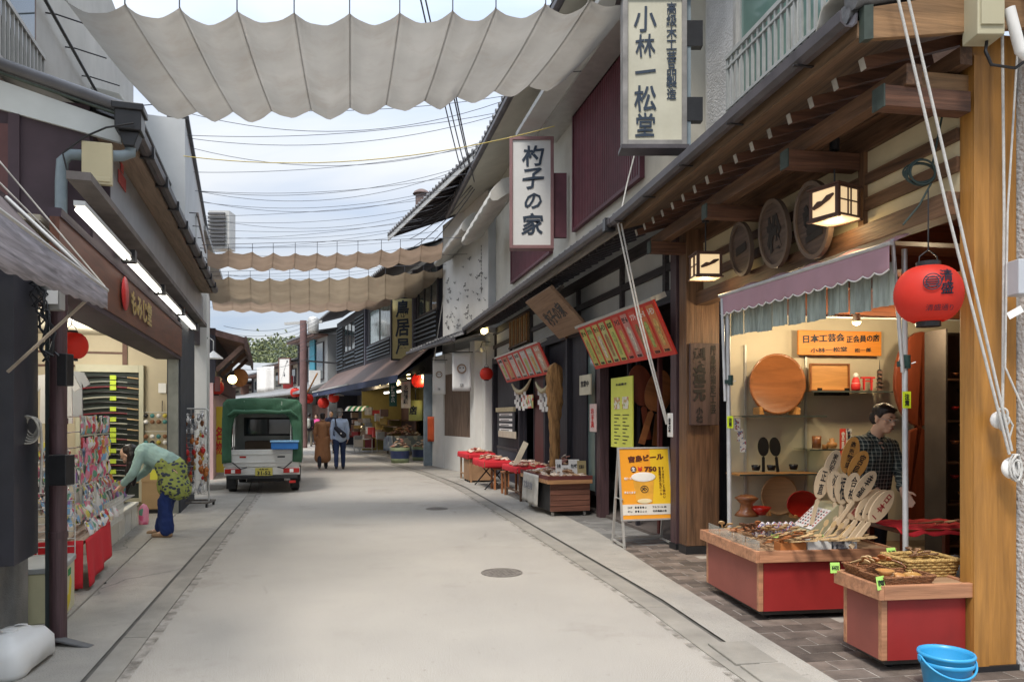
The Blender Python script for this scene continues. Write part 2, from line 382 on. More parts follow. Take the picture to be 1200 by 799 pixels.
m = strip(MB(), resamp(offs(LS, -0.08), ys), resamp(offs(LS, 0.1), ys), 0.002); strip(m, resamp(offs(RS, -0.1), ys), resamp(offs(RS, 0.08), ys), 0.002); obj('drain_bed', m, mat('slot_shade_bed', (0.10, 0.092, 0.08), 0.3, 9, 0.9), kind='structure')  # flush strips; the shade down in the slot is put into their dark colour
def laid(name, P, d0, d1, step, mt, z, gap, y0, y1, partname, far=True):
    o = thing(name, None, None); o['kind'] = 'structure'
    A = offs(P, d0); B = offs(P, d1); A = resamp(A, [y0 + 0.2 * i for i in range(int((y1 - y0) / 0.2) + 1)]); B = resamp(B, [q[1] for q in A])
    acc = 0; i0 = 0
    for i in range(1, len(A)):
        acc += (Vector(A[i]) - Vector(A[i - 1])).length
        if acc >= step or i == len(A) - 1:
            a0, a1, b0, b1 = (Vector(q) for q in (A[i0], A[i], B[i0], B[i])); g = (a1 - a0).normalized() * gap
            zz = z + U(-0.0015, 0.0015); mb = MB(); q = [a0 + g, b0 + g, b1, a1]
            mb.add([(p.x, p.y, -0.05) for p in q] + [(p.x, p.y, zz) for p in q], [(0, 3, 2, 1), (4, 5, 6, 7), (0, 1, 5, 4), (1, 2, 6, 5), (2, 3, 7, 6), (3, 0, 4, 7)])
            obj(partname, mb, mt, o); acc = 0; i0 = i
    return o
kerb_c = mat('kerb_concrete', (0.27, 0.25, 0.215), 0.16, 3, 0.9, 0.35, 120, dirt=0.45, dirtcol=(0.2, 0.19, 0.17), randv=0.05)
laid('left_kerb', LS, 0.02, 0.18, 2.0, kerb_c, 0.008, 0.004, 1, 46, 'kerb_stone')
laid('right_kerb', RS, -0.21, -0.02, 1.2, kerb_c, 0.008, 0.004, 1, 46, 'kerb_stone')
# pavements
LF = [(-2.2, 2.2), (-3.1, 4.9), (-3.8, 7.0), (-6.25, 14.8), (-6.9, 17), (-9.6, 27), (-14.5, 38), (-28, 64)]
o = thing('left_pavement', None, None); o['kind'] = 'structure'
ysl = [1 + 0.6 * i for i in range(100)]
m = strip(MB(), [(p[0] - 9, p[1]) for p in resamp(LF, ysl)], resamp(offs(LS, -0.005), ysl), 0.01, 3); obj('concrete_surface', m, concrete, o)
# right: concrete apron between slot and tiles, then tiles
FT = [(2.35, 1.5), (1.80, 4.18), (1.42, 6.8), (1.09, 9.5), (0.75, 11.2), (0.1, 15.0), (-0.7, 18.2)]
ysr = [1.5 + 0.45 * i for i in range(38)]
o = thing('right_pavement', None, None); o['kind'] = 'structure'
m = strip(MB(), resamp(offs(RS, 0.006), ysr), resamp(offs(FT, 0.02), ysr), 0.016, 1); obj('concrete_apron', m, concrete, o)
ysb = [18.15 + 0.6 * i for i in range(66)]
m = strip(MB(), resamp(offs(RS, 0.006), ysb), [(p[0] + 14, p[1]) for p in resamp(RS, ysb)], 0.009, 4); obj('concrete_surface', m, concrete, o)
m = strip(MB(), resamp([(p[0] - 0.0, p[1]) for p in FT], ysr), [(p[0] + 5, p[1]) for p in resamp(FT, ysr)], 0.0095); obj('grout_bed', m, grout, o)
# tiles: courses across, each stone its own piece near the stalls, one joined mesh further on
tiles = thing('tile_paving', None, None); tiles['kind'] = 'structure'
def tile_poly(P):
    mb = MB(); mb.add([(p[0], p[1], -0.02) for p in P] + [(p[0], p[1], 0.012 + U(-0.0012, 0.0012)) for p in P], [(0, 3, 2, 1), (4, 5, 6, 7), (0, 1, 5, 4), (1, 2, 6, 5), (2, 3, 7, 6), (3, 0, 4, 7)]); return mb
FTF = Frame(1.80, 4.18, -0.17); far_mb = MB(); cnt = 0
for i in range(-6, 72):
    x0 = i * 0.152
    for j in range(0, 11):
        sh = 0.15 * (i % 2); y1 = min(0.1, 0.3 - j * 0.305 + sh); y0 = 0.3 - (j + 1) * 0.305 + sh 
        if j > 8: continue
        if y1 - y0 < 0.05: continue
        if x0 < 4.6:
            if j > 3 and x0 > 0.9: continue
            g = 0.005; P = [FTF.w(a_, b_) for a_, b_ in ((x0 + g, y0 + g), (x0 + 0.152 - g, y0 + g), (x0 + 0.152 - g, y1 - g), (x0 + g, y1 - g))]
            if cnt < 290: obj('paving_tile', tile_poly([(p[0], p[1]) for p in P][::-1]), ptile, tiles); cnt += 1
            else:
                t = tile_poly([(p[0], p[1]) for p in P][::-1]); far_mb.add(t.v, t.f)
# further on: long grey planks of stone laid across the shop fronts
slate = mat('slate_strip', (0.17, 0.165, 0.155), 0.25, 4, 0.8, 0.3, 80, randv=0.2)
F2T = Frame(0.95, 8.7, -0.235)
o2 = thing('slate_paving', None, None); o2['kind'] = 'structure'
for i in range(0, 34):
    x0 = i * 0.3 - 0.3
    for j in range(3):
        y1 = 0.12 - j * 0.62 + (0.2 if i % 2 else 0); y0 = y1 - 0.62; g = 0.006; y1 = min(y1, 0.13)
        P = [F2T.w(a_, b_) for a_, b_ in ((x0 + g, y0 + g), (x0 + 0.3 - g, y0 + g), (x0 + 0.3 - g, y1 - g), (x0 + g, y1 - g))]
        obj('paving_slab', tile_poly([(p[0], p[1]) for p in P][::-1]), slate, o2)
if far_mb.v: obj('paving_tile_field', far_mb, ptile, tiles, kind='stuff')
# manhole covers, drain caps
def manhole(px, py, r, lab):
    g = GP(px, py); o = thing('manhole_cover', lab, 'manhole cover', (g.x, g.y, 0), 0.3, 'manhole covers in the road')
    mb = MB(); mb.lathe([(r, 0.001), (r, 0.006), (r * 0.93, 0.006), (r * 0.93, 0.001)], n=36, sm=False); obj('rim', mb, iron, o)
    mb = MB(); mb.cyl((0, 0, 0.0), r * 0.9, 0.005, 36)
    for i in range(-4, 5):
        for j in range(-4, 5):
            if (i * i + j * j) < 17: mb.bc((i * r * 0.18, j * r * 0.18, 0.006), (r * 0.1, r * 0.1, 0.004))
    obj('lid', mb, iron, o)
manhole(588, 671, 0.2, 'round iron manhole cover set in the middle of the asphalt road')
manhole(512, 596, 0.18, 'faint manhole cover in the road beyond the first one')
for i, (px, py) in enumerate(((118, 685), (127, 672), (155, 645), (170, 630))):
    g = GP(px, py); mb = MB(); mb.cyl((0, 0, 0.008), 0.045, 0.006, 14)
    tagit(obj('iron_cap', mb, dark, loc=(g.x, g.y, 0.003)), ['small round iron cap in the pavement nearest the yellow freezer', 'small round iron cap in the pavement beside the red cloth', 'small round iron cap in the pavement beside the white bins', 'small round iron cap in the pavement near the woman leaning over'][i], 'iron cap', 'small caps in the pavement')
# raised concrete covers over the gutter
for i in range(8):
    y = 4.66 - i * 0.43; x = resamp(RS, [y])[0][0]; o = obj('gutter_cover', MB().bc((0, 0, 0.012), (0.27, 0.415, 0.016)), kerb_c, loc=(x, y, U(0, .003)), rot=(0, 0, 0.15), bev=0.004)
    tagit(o, 'concrete gutter cover slab, number %s from the end of the open slot' % ('one', 'two', 'three', 'four', 'five', 'six', 'seven', 'eight')[i], 'gutter cover', 'concrete gutter covers')
grime = mat('gutter_grime', (0.15, 0.13, 0.105), 0.3, 12, 0.95); t = grime.node_tree; q = t.nodes.new('ShaderNodeTexNoise'); q.inputs['Scale'].default_value = 9; q.inputs['Detail'].default_value = 8; r_ = t.nodes.new('ShaderNodeValToRGB'); r_.color_ramp.elements[0].position = 0.44; r_.color_ramp.elements[1].position = 0.66; r_.color_ramp.elements[1].color = (.5, .5, .5, 1)
tq = t.nodes.new('ShaderNodeTexCoord'); t.links.new(tq.outputs['Object'], q.inputs['Vector']); t.links.new(q.outputs[0], r_.inputs[0]); b_ = t.nodes.new('ShaderNodeBsdfTransparent'); x_ = t.nodes.new('ShaderNodeMixShader'); t.links.new(r_.outputs[0], x_.inputs[0]); t.links.new(b_.outputs[0], x_.inputs[1]); t.links.new(t.nodes['Principled BSDF'].outputs[0], x_.inputs[2]); t.links.new(x_.outputs[0], t.nodes['Material Output'].inputs[0])
for P, a, b in ((LS, .17, .25), (RS, -.27, -.20)): m = strip(MB(), resamp(offs(P, a), ys), resamp(offs(P, b), ys), 0.0045 + a * .002); obj('dirt', m, grime, kind='stuff')
# ------------------------------------------------------------------ right row palette
pillar_w = mat('varnished_pine', (0.37, 0.175, 0.04), 0.26, 2.2, 0.38, 0.15, 8, wood=2, spec=0.5, stretch=7, dirt=0.35, dirtcol=(0.2, 0.09, 0.025))
wood_m = mat('brown_beam', (0.125, 0.066, 0.036), 0.45, 3.0, 0.55, 0.25, 8, wood=0, dirt=0.3, dirtcol=(0.05, 0.035, 0.025))
wood_mz = mat('brown_post', (0.15, 0.078, 0.04), 0.4, 3.0, 0.55, 0.25, 8, wood=2, dirt=0.35, dirtcol=(0.06, 0.045, 0.035))
wood_my = mat('brown_rafter', (0.12, 0.055, 0.032), 0.4, 3.0, 0.6, 0.25, 8, wood=1)
wood_lt = mat('aged_board', (0.27, 0.155, 0.075), 0.35, 2.4, 0.6, 0.2, 8, wood=1, dirt=0.4, dirtcol=(0.12, 0.09, 0.05))
soffit_w = mat('soffit_board', (0.17, 0.105, 0.06), 0.4, 2.5, 0.65, 0.2, 8, wood=0, dirt=0.3)
plaster_c = mat('cream_plaster', (0.56, 0.47, 0.30), 0.10, 2, 0.85, 0.1, 60, dirt=0.2, dirtcol=(0.35, 0.27, 0.16))
plaster_w = mat('white_plaster', (0.60, 0.60, 0.575), 0.08, 1.5, 0.85, 0.25, 90, dirt=0.25, dirtcol=(0.4, 0.39, 0.36))
plaster_b = mat('beige_plaster', (0.60, 0.575, 0.50), 0.08, 1.5, 0.85, 0.15, 90, dirt=0.25, dirtcol=(0.36, 0.33, 0.27))
stucco = mat('pebbled_stucco', (0.58, 0.58, 0.57), 0.12, 3, 0.9, 0.9, 45, dirt=0.15)
tilem = mat('smoked_roof_tile', (0.14, 0.14, 0.145), 0.3, 7, 0.5, 0.2, 40, dirt=0.35, dirtcol=(0.25, 0.24, 0.22))
gutter_m = mat('dark_gutter', (0.07, 0.062, 0.068), 0.25, 6, 0.4, 0.05, 30)
navy = mat('dark_timber', (0.026, 0.024, 0.032), 0.4, 4, 0.6, 0.2, 8, wood=2)
navyx = mat('dark_timber_rail', (0.05, 0.042, 0.045), 0.4, 4, 0.6, 0.2, 8, wood=0)
purple = mat('dark_stained_post', (0.075, 0.042, 0.045), 0.3, 4, 0.5, 0.2, 8, wood=2)
maroon = mat('maroon_metal', (0.14, 0.035, 0.05), 0.2, 3, 0.45, 0.0, 30, dirt=0.3, dirtcol=(0.07, 0.02, 0.03))
maroon2 = mat('maroon_panel', (0.12, 0.04, 0.055), 0.2, 3, 0.5)
alu = mat('aluminium', (0.52, 0.51, 0.48), 0.08, 8, 0.4, metal=0.5)
galv = mat('galvanised_pole', (0.52, 0.53, 0.54), 0.12, 8, 0.38, metal=0.4)
white_p = mat('white_paint', (0.78, 0.77, 0.74), 0.06, 4, 0.5)
white_end = mat('whitewashed_end', (0.42, 0.40, 0.36), 0.3, 9, 0.8)
copper_g = mat('green_copper', (0.045, 0.06, 0.05), 0.3, 9, 0.6)
ink = mat('black_ink', (0.012, 0.014, 0.02), 0.2, 9, 0.5)
inkb = mat('navy_ink', (0.02, 0.035, 0.06), 0.2, 9, 0.5)
black = mat('black_plastic', (0.02, 0.02, 0.022), 0.2, 9, 0.35)
glass = glassmat('clear_glass'); glass_d = glassmat('tinted_glass', (0.45, 0.55, 0.52), 0.3)
glass_g = mat('frosted_green_glass', (0.13, 0.22, 0.19), 0.25, 1.2, 0.12, spec=0.8)
glass_k = mat('dark_reflective_glass', (0.05, 0.07, 0.075), 0.3, 1.0, 0.06, spec=1.0)
glow_warm = emit('warm_lamp_paper', (1.0, 0.74, 0.42), 0.27)
glow_white = emit('lit_tube', (1.0, 0.97, 0.88), 1.5)
glow_bulb = emit('lit_bulb', (1.0, 0.78, 0.35), 3.5)
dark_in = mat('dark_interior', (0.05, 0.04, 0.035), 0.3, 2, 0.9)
F1 = Frame(2.62, 4.3, -0.166)
F2 = Frame(1.9, 8.4, -0.228)
F3 = Frame(-0.96, 19.0, -0.42)
def tile_roof(par, x0, x1, ye, ze, yt, zt, pitch=0.27, caps=True, mt=None, name='roof_tiles', thick=0.05, courses=None):
    """pantiles running from the eave (ye, ze) up to (yt, zt): rolls, stepped courses and round eave ends"""
    L = sqrt((yt - ye) ** 2 + (zt - ze) ** 2); nc = courses or max(2, int(L / 0.24)); nrow = int(round(abs(x1 - x0) / pitch)); mb = MB()
    ny = Vector((0, -(zt - ze), (yt - ye))); ny.normalize()
    if ny.z < 0: ny = -ny
    sub = 5; vs = []; fs = []
    prof = [0.0, 0.045, 0.05, 0.03, 0.0]
    pos = [0.0, 0.12, 0.26, 0.40, 0.5]
    xs = []; hs = []
    for r in range(nrow):
        for p_, h_ in zip(pos, prof): xs.append(x0 + (r + p_) * (x1 - x0) / nrow); hs.append(h_)
    xs.append(x1); hs.append(0)
    for c in range(nc):
        for e in (0, 1):
            t = (c + e) / nc; lift = 0.022 * (1 - e)
            for x, h in zip(xs, hs):
                q = Vector((x, ye + (yt - ye) * t, ze + (zt - ze) * t)) + ny * (h + lift + 0.02); vs.append(q)
    w_ = len(xs)
    for r in range(2 * nc - 1):
        for i in range(w_ - 1): fs.append((r * w_ + i, r * w_ + i + 1, (r + 1) * w_ + i + 1, (r + 1) * w_ + i))
    mb.add(vs, fs, 0, False)
    mb.add([(x0, ye, ze), (x1, ye, ze), (x1, yt, zt), (x0, yt, zt)], [(0, 1, 2, 3)], 0)
    mb.add([(x0, ye, ze), (x1, ye, ze), (x1, ye, ze + 0.05), (x0, ye, ze + 0.05)], [(0, 1, 2, 3)], 0)
    if caps:
        sg = 1 if ye > yt else -1
        for r in range(nrow):
            x = x0 + (r + 0.24) * (x1 - x0) / nrow
            mb.tube([(x, ye + 0.03 * sg, ze + 0.05), (x, ye - 0.02 * sg, ze + 0.055)], 0.052, 10)
    return obj(name, mb, mt or tilem, par, kind='stuff')
def quad_part(name, par, x0, x1, y0, y1, z0, z1, m_, bev=0.0, label=None, kind=None):
    return obj(name, MB().bx(x0, x1, y0, y1, z0, z1), m_, par, label=label, bev=bev, kind=kind)
# ================================================================== building 1: open craft shop
B1 = thing('shop_building', 'timber shop house with deep rafter eave and yellow varnished pillar', 'building', F1.w(0, 0), F1.rz)
Q = lambda *a, **k: quad_part(*a, **k)
Q('pillar', B1, 0.0, 0.10, -0.36, -0.065, 0.0, 3.74, pillar_w, bev=0.006, label='yellow varnished corner pillar')
Q('pillar', B1, -0.012, 0.0, -0.165, -0.0655, 0.02, 3.6, pillar_w)
ax, ay = F1.inv(1.88, 7.98)
Q('pillar', B1, ax, ax + 0.2, ay - 0.38, ay, 0.1, 3.6, wood_mz, bev=0.006, label='weathered brown pillar with carved board')
Q('pillar_foot', B1, ax - 0.006, ax + 0.2, ay - 0.385, ay + 0.006, 0.0, 0.1, black)
Q('pillar_foot', B1, -0.015, 0.105, -0.365, -0.06, 0.0, 0.045, black)
Q('lintel', B1, 0.1, ax, -0.12, 0.02, 2.70, 2.84, wood_m, bev=0.004)
Q('plaster_panel', B1, 0.1, ax, -0.12, -0.07, 2.84, 3.40, plaster_c)
for z0, z1 in ((2.96, 3.05), (3.145, 3.22)): Q('wall_rail', B1, 0.1, ax, -0.069, -0.045, z0, z1, wood_m)
Q('wall_plate', B1, 0.1, ax + 0.1, -0.1, -0.03, 3.38, 3.62, wood_m)
px_ = F1.fx(1011, -0.05)
for x in (px_, px_ + 1.35): Q('wall_post', B1, x - 0.03, x + 0.03, -0.1, -0.035, 2.84, 3.39, wood_mz)
Q('outer_purlin', B1, -0.05, ax + 0.35, 0.30, 0.40, 3.38, 3.50, wood_m, bev=0.004)
Q('outer_purlin', B1, -0.05, ax + 0.35, -0.02, 0.06, 3.52, 3.62, wood_m)
for i, x in enumerate((0.02, px_ + 0.05, px_ + 1.4, ax + 0.06)):
    a_ = Q('cantilever_arm', B1, x - 0.05, x + 0.05, -0.03, 0.52, 3.26, 3.379, wood_my, bev=0.004)
    Q('arm_cap', B1, x - 0.052, x + 0.052, 0.52, 0.53, 3.255, 3.384, copper_g)
Q('tie_beam', B1, 0.03, 0.11, -0.4, 0.38, 3.40, 3.5, wood_lt)
# rafters
sl = 0.30
for i in range(16):
    x = F1.fx(981, 0.55) + 0.267 * (i - 1)
    if x > ax + 0.55: break
    mb = MB(); mb.bar((x, 0.56, 3.555), (x, -0.1, 3.555 + 0.66 * sl), 0.045, 0.065); r_ = obj('rafter', mb, wood_my, B1)
    mb = MB(); mb.bar((x, 0.565, 3.5535), (x, 0.561, 3.5547), 0.046, 0.066); obj('rafter_end', mb, white_end, r_)
mb = MB(); mb.add([(-0.12, 0.74, 3.60), (ax + 0.55, 0.74, 3.60), (ax + 0.55, -0.2, 3.6 + 0.94 * sl), (-0.12, -0.2, 3.6 + 0.94 * sl)], [(0, 1, 2, 3)])
mb.add([(-0.12, 0.74, 3.63), (ax + 0.55, 0.74, 3.63), (ax + 0.55, -0.2, 3.63 + 0.94 * sl), (-0.12, -0.2, 3.63 + 0.94 * sl)], [(3, 2, 1, 0)])
obj('soffit', mb, soffit_w, B1)
Q('fascia_board', B1, -0.12, ax + 0.55, 0.735, 0.755, 3.575, 3.67, soffit_w)
mb = MB(); pr = [(0.765, 3.70), (0.77, 3.645), (0.80, 3.62), (0.84, 3.62), (0.87, 3.645), (0.875, 3.705), (0.865, 3.705), (0.86, 3.65), (0.835, 3.63), (0.80, 3.63), (0.782, 3.65), (0.775, 3.7)]
mb.prism(pr, -0.14, ax + 0.5, ax=0); obj('gutter', mb, gutter_m, B1)
mb = MB()
for x in (0.3, 1.2, 2.1, 3.0, 3.9): mb.bx(x, x + 0.02, 0.755, 0.885, 3.612, 3.62)
mb.bc((ax + 0.5, 0.82, 3.66), (0.10, 0.16, 0.14)); obj('gutter_bracket', mb, black, B1)
tile_roof(B1, -0.12, ax + 0.5, 0.76, 3.68, -0.22, 4.02)
# gable end at the near side
mb = MB(); mb.prism([(0.74, 3.55), (0.74, 3.72), (-0.4, 3.98), (-0.4, 3.72)], -0.16, -0.125, ax=0); obj('barge_board', mb, wood_lt, B1, bev=0.003)
mb = MB(); mb.prism([(0.745, 3.545), (0.745, 3.73), (0.69, 3.742), (0.69, 3.556)], -0.166, -0.12, ax=0); obj('copper_trim', mb, copper_g, B1)
mb = MB(); mb.tube([(-0.13, 0.8, 3.78), (-0.13, -0.3, 4.07)], 0.06, 10); obj('verge_tiles', mb, tilem, B1)
# upper floor
ys_ = -0.20
Q('upper_wall', B1, -1.5, ax + 0.2, -0.5, ys_, 3.95, 7.2, stucco)
Q('upper_wall_end', B1, ax + 0.2, ax + 0.26, -2.5, ys_ - 0.01, 3.9, 7.2, plaster_w)
wx0 = F1.fx(872, ys_); wx1 = -1.0
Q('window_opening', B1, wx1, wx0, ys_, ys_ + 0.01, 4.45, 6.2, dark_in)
for i in range(4):
    xa = wx1 + (wx0 - wx1) * i / 4; xb = wx1 + (wx0 - wx1) * (i + 1) / 4; yy = ys_ + 0.015 + 0.018 * (i % 2)
    w_ = MB(); 
    for (p0, p1, q0, q1) in ((xa, xa + 0.045, 4.45, 6.2), (xb - 0.045, xb, 4.45, 6.2), (xa + 0.045, xb - 0.045, 4.45, 4.5), (xa + 0.045, xb - 0.045, 6.15, 6.2)): w_.bx(p0, p1, yy, yy + 0.03, q0, q1)
    f_ = obj('window', w_, alu, B1); obj('pane', MB().bx(xa + 0.045, xb - 0.045, yy + 0.01, yy + 0.016, 4.5, 6.15), glass_g, f_)
Q('window_frame', B1, wx0, wx0 + 0.06, ys_, ys_ + 0.09, 4.4, 6.25, alu)
# railing
rx1 = F1.fx(852, 0.12); ra = MB(); zt_ = 4.9; zb = 4.40
ra.bx(-1.4, rx1, 0.10, 0.14, zt_ - 0.02, zt_ + 0.02); ra.bx(-1.4, rx1, 0.105, 0.135, zb, zb + 0.025); ra.bx(-1.4, rx1, 0.105, 0.135, zt_ - 0.11, zt_ - 0.09)
greyr = mat('grey_railing', (0.30, 0.31, 0.30), 0.12, 8, 0.5); rl = obj('railing', ra, greyr, B1)
x = rx1 - 0.01; k = 0
while x > -1.4:
    t_ = 0.014 if k % 8 else 0.022
    obj('baluster', MB().bx(x - t_, x + t_ * 0.6, 0.108, 0.130, zb - (0.15 if k % 8 == 0 else 0), zt_ - 0.02), greyr, rl); x -= 0.098; k += 1
for xx in (rx1 - 0.05, 0.6): obj('rail_bracket', MB().bx(xx - 0.015, xx + 0.015, -0.2, 0.1, zb, zb + 0.025), alu, rl)
# roof above the upper floor
Q('upper_eave', B1, -1.5, ax + 0.3, -0.5, 0.35, 7.0, 7.1, plaster_w)
# interior
FX = 3.72
Q('interior_floor', B1, -0.1, FX, -3.6, -0.42, 0.0, 0.10, mat('shop_floor', (0.16, 0.11, 0.07), 0.3, 3, 0.6))
beige_in = mat('display_wall', (0.50, 0.44, 0.33), 0.07, 2, 0.7)
Q('interior_wall', B1, FX, FX + 0.05, -3.6, -0.36, 0.1, 2.9, beige_in)
Q('interior_wall', B1, 0.11, FX, -3.66, -3.6, 0.1, 2.9, mat('brown_back_wall', (0.20, 0.12, 0.06), 0.3, 2, 0.7))
red_ceil = mat('red_brown_ceiling', (0.17, 0.05, 0.02), 0.3, 3, 0.6, wood=1)
Q('interior_ceiling', B1, 0.12, FX, -3.6, -0.125, 2.86, 2.9, red_ceil)
for x in (0.9, 1.8, 2.7): Q('ceiling_beam', B1, x, x + 0.12, -3.6, -0.13, 2.74, 2.86, mat('red_brown_beam', (0.15, 0.042, 0.018), 0.3, 3, 0.5, wood=1))
Q('display_header', B1, FX - 0.62, FX - 0.58, -3.6, -0.36, 2.52, 2.86, mat('red_brown_header', (0.16, 0.05, 0.02), 0.3, 3, 0.5, wood=1))
Q('near_end_wall', B1, 0.11, 0.16, -3.66, -0.42, 0.1, 2.9, wood_mz)
# dark wall beside the near pillar and pale one beyond it
Q('side_wall', B1, -0.3, 0.05, -0.95, -0.372, 0.0, 4.2, stucco)
# spot lights on a track and their lamps
trk = MB(); trk.bx(FX - 0.66, FX - 0.64, -3.2, -0.45, 2.50, 2.515); obj('light_track', trk, alu, B1)
def glow(par, loc, e, r=0.05, col=(1, 0.8, 0.5)):
    d = bpy.data.lights.new('lamp_light', 'POINT'); d.energy = e; d.shadow_soft_size = r; d.color = col
    o = bpy.data.objects.new('lamp_light', d); COL.objects.link(o); o.parent = par; o.location = loc; return o
for i, (px, py) in enumerate(((915, 385), (1004, 383), (1085, 381))):
    wv = WP(px, py, 7.35); lx, ly = F1.inv(wv.x, wv.y)
    o = thing('spot_lamp', ['small spot lamp on the track over the big round tray', 'small spot lamp on the track over the orange sign board', 'small spot lamp over the giant rice paddle'][i], 'spot lamp', (wv.x, wv.y, 2.44), 0, 'spot lamps in the craft shop')
    mb = MB(); mb.lathe([(0.0, 0.08), (0.03, 0.08), (0.045, 0.0)], n=12); obj('shade', mb, alu, o)
    mb = MB(); mb.ell((0, 0, -0.003), (0.042, 0.042, 0.03), 10, 6); obj('bulb', mb, glow_bulb, o); glow(o, (0, 0, -0.06), 12)
# ================================================================== building 2
B2 = thing('shop_building', 'two storey timber shop with dark front, maroon shutter and long tiled eave', 'building', F2.w(0, 0), F2.rz)
L2 = F2.fx(578, 0.0)
def px2(p, y=0.0): return F2.fx(p, y)
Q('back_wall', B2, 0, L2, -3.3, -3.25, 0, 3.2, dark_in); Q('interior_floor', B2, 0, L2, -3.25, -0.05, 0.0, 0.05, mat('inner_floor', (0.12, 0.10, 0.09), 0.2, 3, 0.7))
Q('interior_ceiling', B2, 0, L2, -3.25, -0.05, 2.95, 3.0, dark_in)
Q('corner_post', B2, -0.13, 0.02, -0.12, 0.1, 0.08, 3.66, purple, bev=0.004); Q('post_foot', B2, -0.14, 0.03, -0.13, 0.11, 0, 0.08, black)
Q('party_wall', B2, L2 - 0.05, L2, -3.3, -0.1, 0, 3.66, navy); Q('party_wall', B2, -0.1, -0.04, -3.3, -0.12, 0, 3.66, navy)
zT = 2.92
Q('header_beam', B2, 0.02, L2, -0.1, 0.03, 2.82, 2.97, navyx, bev=0.003)
# plaster panels in dark rails above the doors
for z0, z1 in ((2.97, 3.21), (3.30, 3.56)):
    Q('plaster_panel', B2, 0.02, L2, -0.08, -0.04, z0, z1, plaster_w)
Q('wall_rail', B2, 0.02, L2, -0.1, 0.005, 3.21, 3.30, navyx); Q('wall_rail', B2, 0.02, L2, -0.1, 0.005, 3.56, 3.72, navyx)
for p in (779, 728, 677, 622, 598, 580):
    x = px2(p); Q('wall_post', B2, x - 0.04, x + 0.04, -0.09, 0.012, 2.97, 3.56, navyx)
# posts and door panels along the ground floor
for p, w_ in ((704, 0.16), (666, 0.12), (640, 0.12), (610, 0.10), (579, 0.16)):
    x = px2(p); Q('post', B2, x - w_ / 2, x + w_ / 2, -0.10, 0.04, 0.0, 2.82, purple if p == 704 else navy, bev=0.003)
maroon_door = mat('maroon_wood', (0.09, 0.022, 0.02), 0.3, 3, 0.5, wood=2)
xa, xb = px2(606), px2(582); Q('wainscot', B2, xa, xb, -0.06, -0.02, 0.0, 0.75, mat('navy_panel', (0.03, 0.03, 0.05), 0.3, 3, 0.5)); Q('wall_panel', B2, xa, xb, -0.08, -0.03, 0.75, 2.82, navy); Q('panel_rail', B2, xa, xb, -0.03, 0.0, 0.73, 0.79, navyx)
xa, xb = px2(638), px2(612); Q('sliding_door', B2, xa, (xa + xb) / 2, -0.08, -0.04, 0.05, 2.3, maroon_door)
d_ = obj('door_frame', MB().bx((xa + xb) / 2, (xa + xb) / 2 + 0.05, -0.09, -0.03, 0.05, 2.3).bx(xb - 0.05, xb, -0.09, -0.03, 0.05, 2.3), navy, B2); 
xa, xb = px2(697), px2(669)
Q('side_panel', B2, xa + 0.5, xb, -0.09, -0.03, 0.0, 2.82, navy); wdw = obj('window', MB().bx(xa, xa + 0.05, -0.08, -0.02, 0.3, 2.82).bx(xa + 0.45, xa + 0.5, -0.08, -0.02, 0.3, 2.82), navy, B2)
obj('pane', MB().bx(xa + 0.05, xa + 0.45, -0.06, -0.05, 0.35, 2.8), mat('grey_green_glass', (0.15, 0.21, 0.2), 0.2, 1, 0.15, spec=0.8), wdw)
for x0_, x1_ in ((px2(664), px2(641)),): Q('side_panel', B2, x0_, x1_, -0.09, -0.04, 0, 2.82, navy)
# shop door near: lattice frame in the dark opening
xa, xb = px2(774), px2(714)
for x in (xa + 0.25, xa + 0.95, xb - 0.5): Q('door_stile', B2, x, x + 0.05, -0.14, -0.09, 0.05, 2.6, maroon_door if x < xa + 0.5 else navy)
Q('door_head', B2, xa, xb, -0.14, -0.08, 2.42, 2.5, navyx)
Q('shop_shelf', B2, xa + 0.2, xa + 2.2, -1.2, -0.9, 0.05, 0.8, wood_m)
# eave
e0, e1 = 0.02, F2.fx(548, 0.7)
mb = MB(); s2 = 0.36
for zz, fl in ((3.62, 0), (3.66, 1)):
    v = [(e0, 0.72, zz), (e1, 0.72, zz), (e1, -0.05, zz + 0.77 * s2), (e0, -0.05, zz + 0.77 * s2)]; mb.add(v if not fl else v, [(0, 1, 2, 3) if fl else (3, 2, 1, 0)])
obj('soffit', mb, navyx, B2)
for i in range(int((e1 - e0) / 0.3)):
    x = e0 + 0.15 + i * 0.3; mb = MB(); mb.bar((x, 0.62, 3.61), (x, -0.03, 3.61 + 0.65 * s2), 0.05, 0.06); obj('rafter', mb, navyx, B2)
Q('fascia_board', B2, e0, e1, 0.70, 0.735, 3.56, 3.66, mat('pale_fascia', (0.25, 0.22, 0.19), 0.3, 3, 0.7, wood=0))
mb = MB(); mb.prism(pr, e0 - 0.02, e1, ax=0); g_ = obj('gutter', mb, gutter_m, B2, loc=(0, -0.03, 0))
tile_roof(B2, e0, e1, 0.73, 3.68, 0.25, 3.90)
pinkcu = mat('pink_brown_flashing', (0.36, 0.22, 0.18), 0.15, 2, 0.45, dirt=0.2)
mb = MB(); mb.add([(e0, 0.3, 3.93), (e1, 0.3, 3.93), (e1, 0.03, 4.32), (e0, 0.03, 4.32)], [(0, 1, 2, 3)]); mb.bx(e0, e1, 0.26, 0.3, 3.9, 3.95); obj('flashing', mb, pinkcu, B2)
Q('flashing_cap', B2, e0, e1, 0.012, 0.05, 4.30, 4.34, alu)
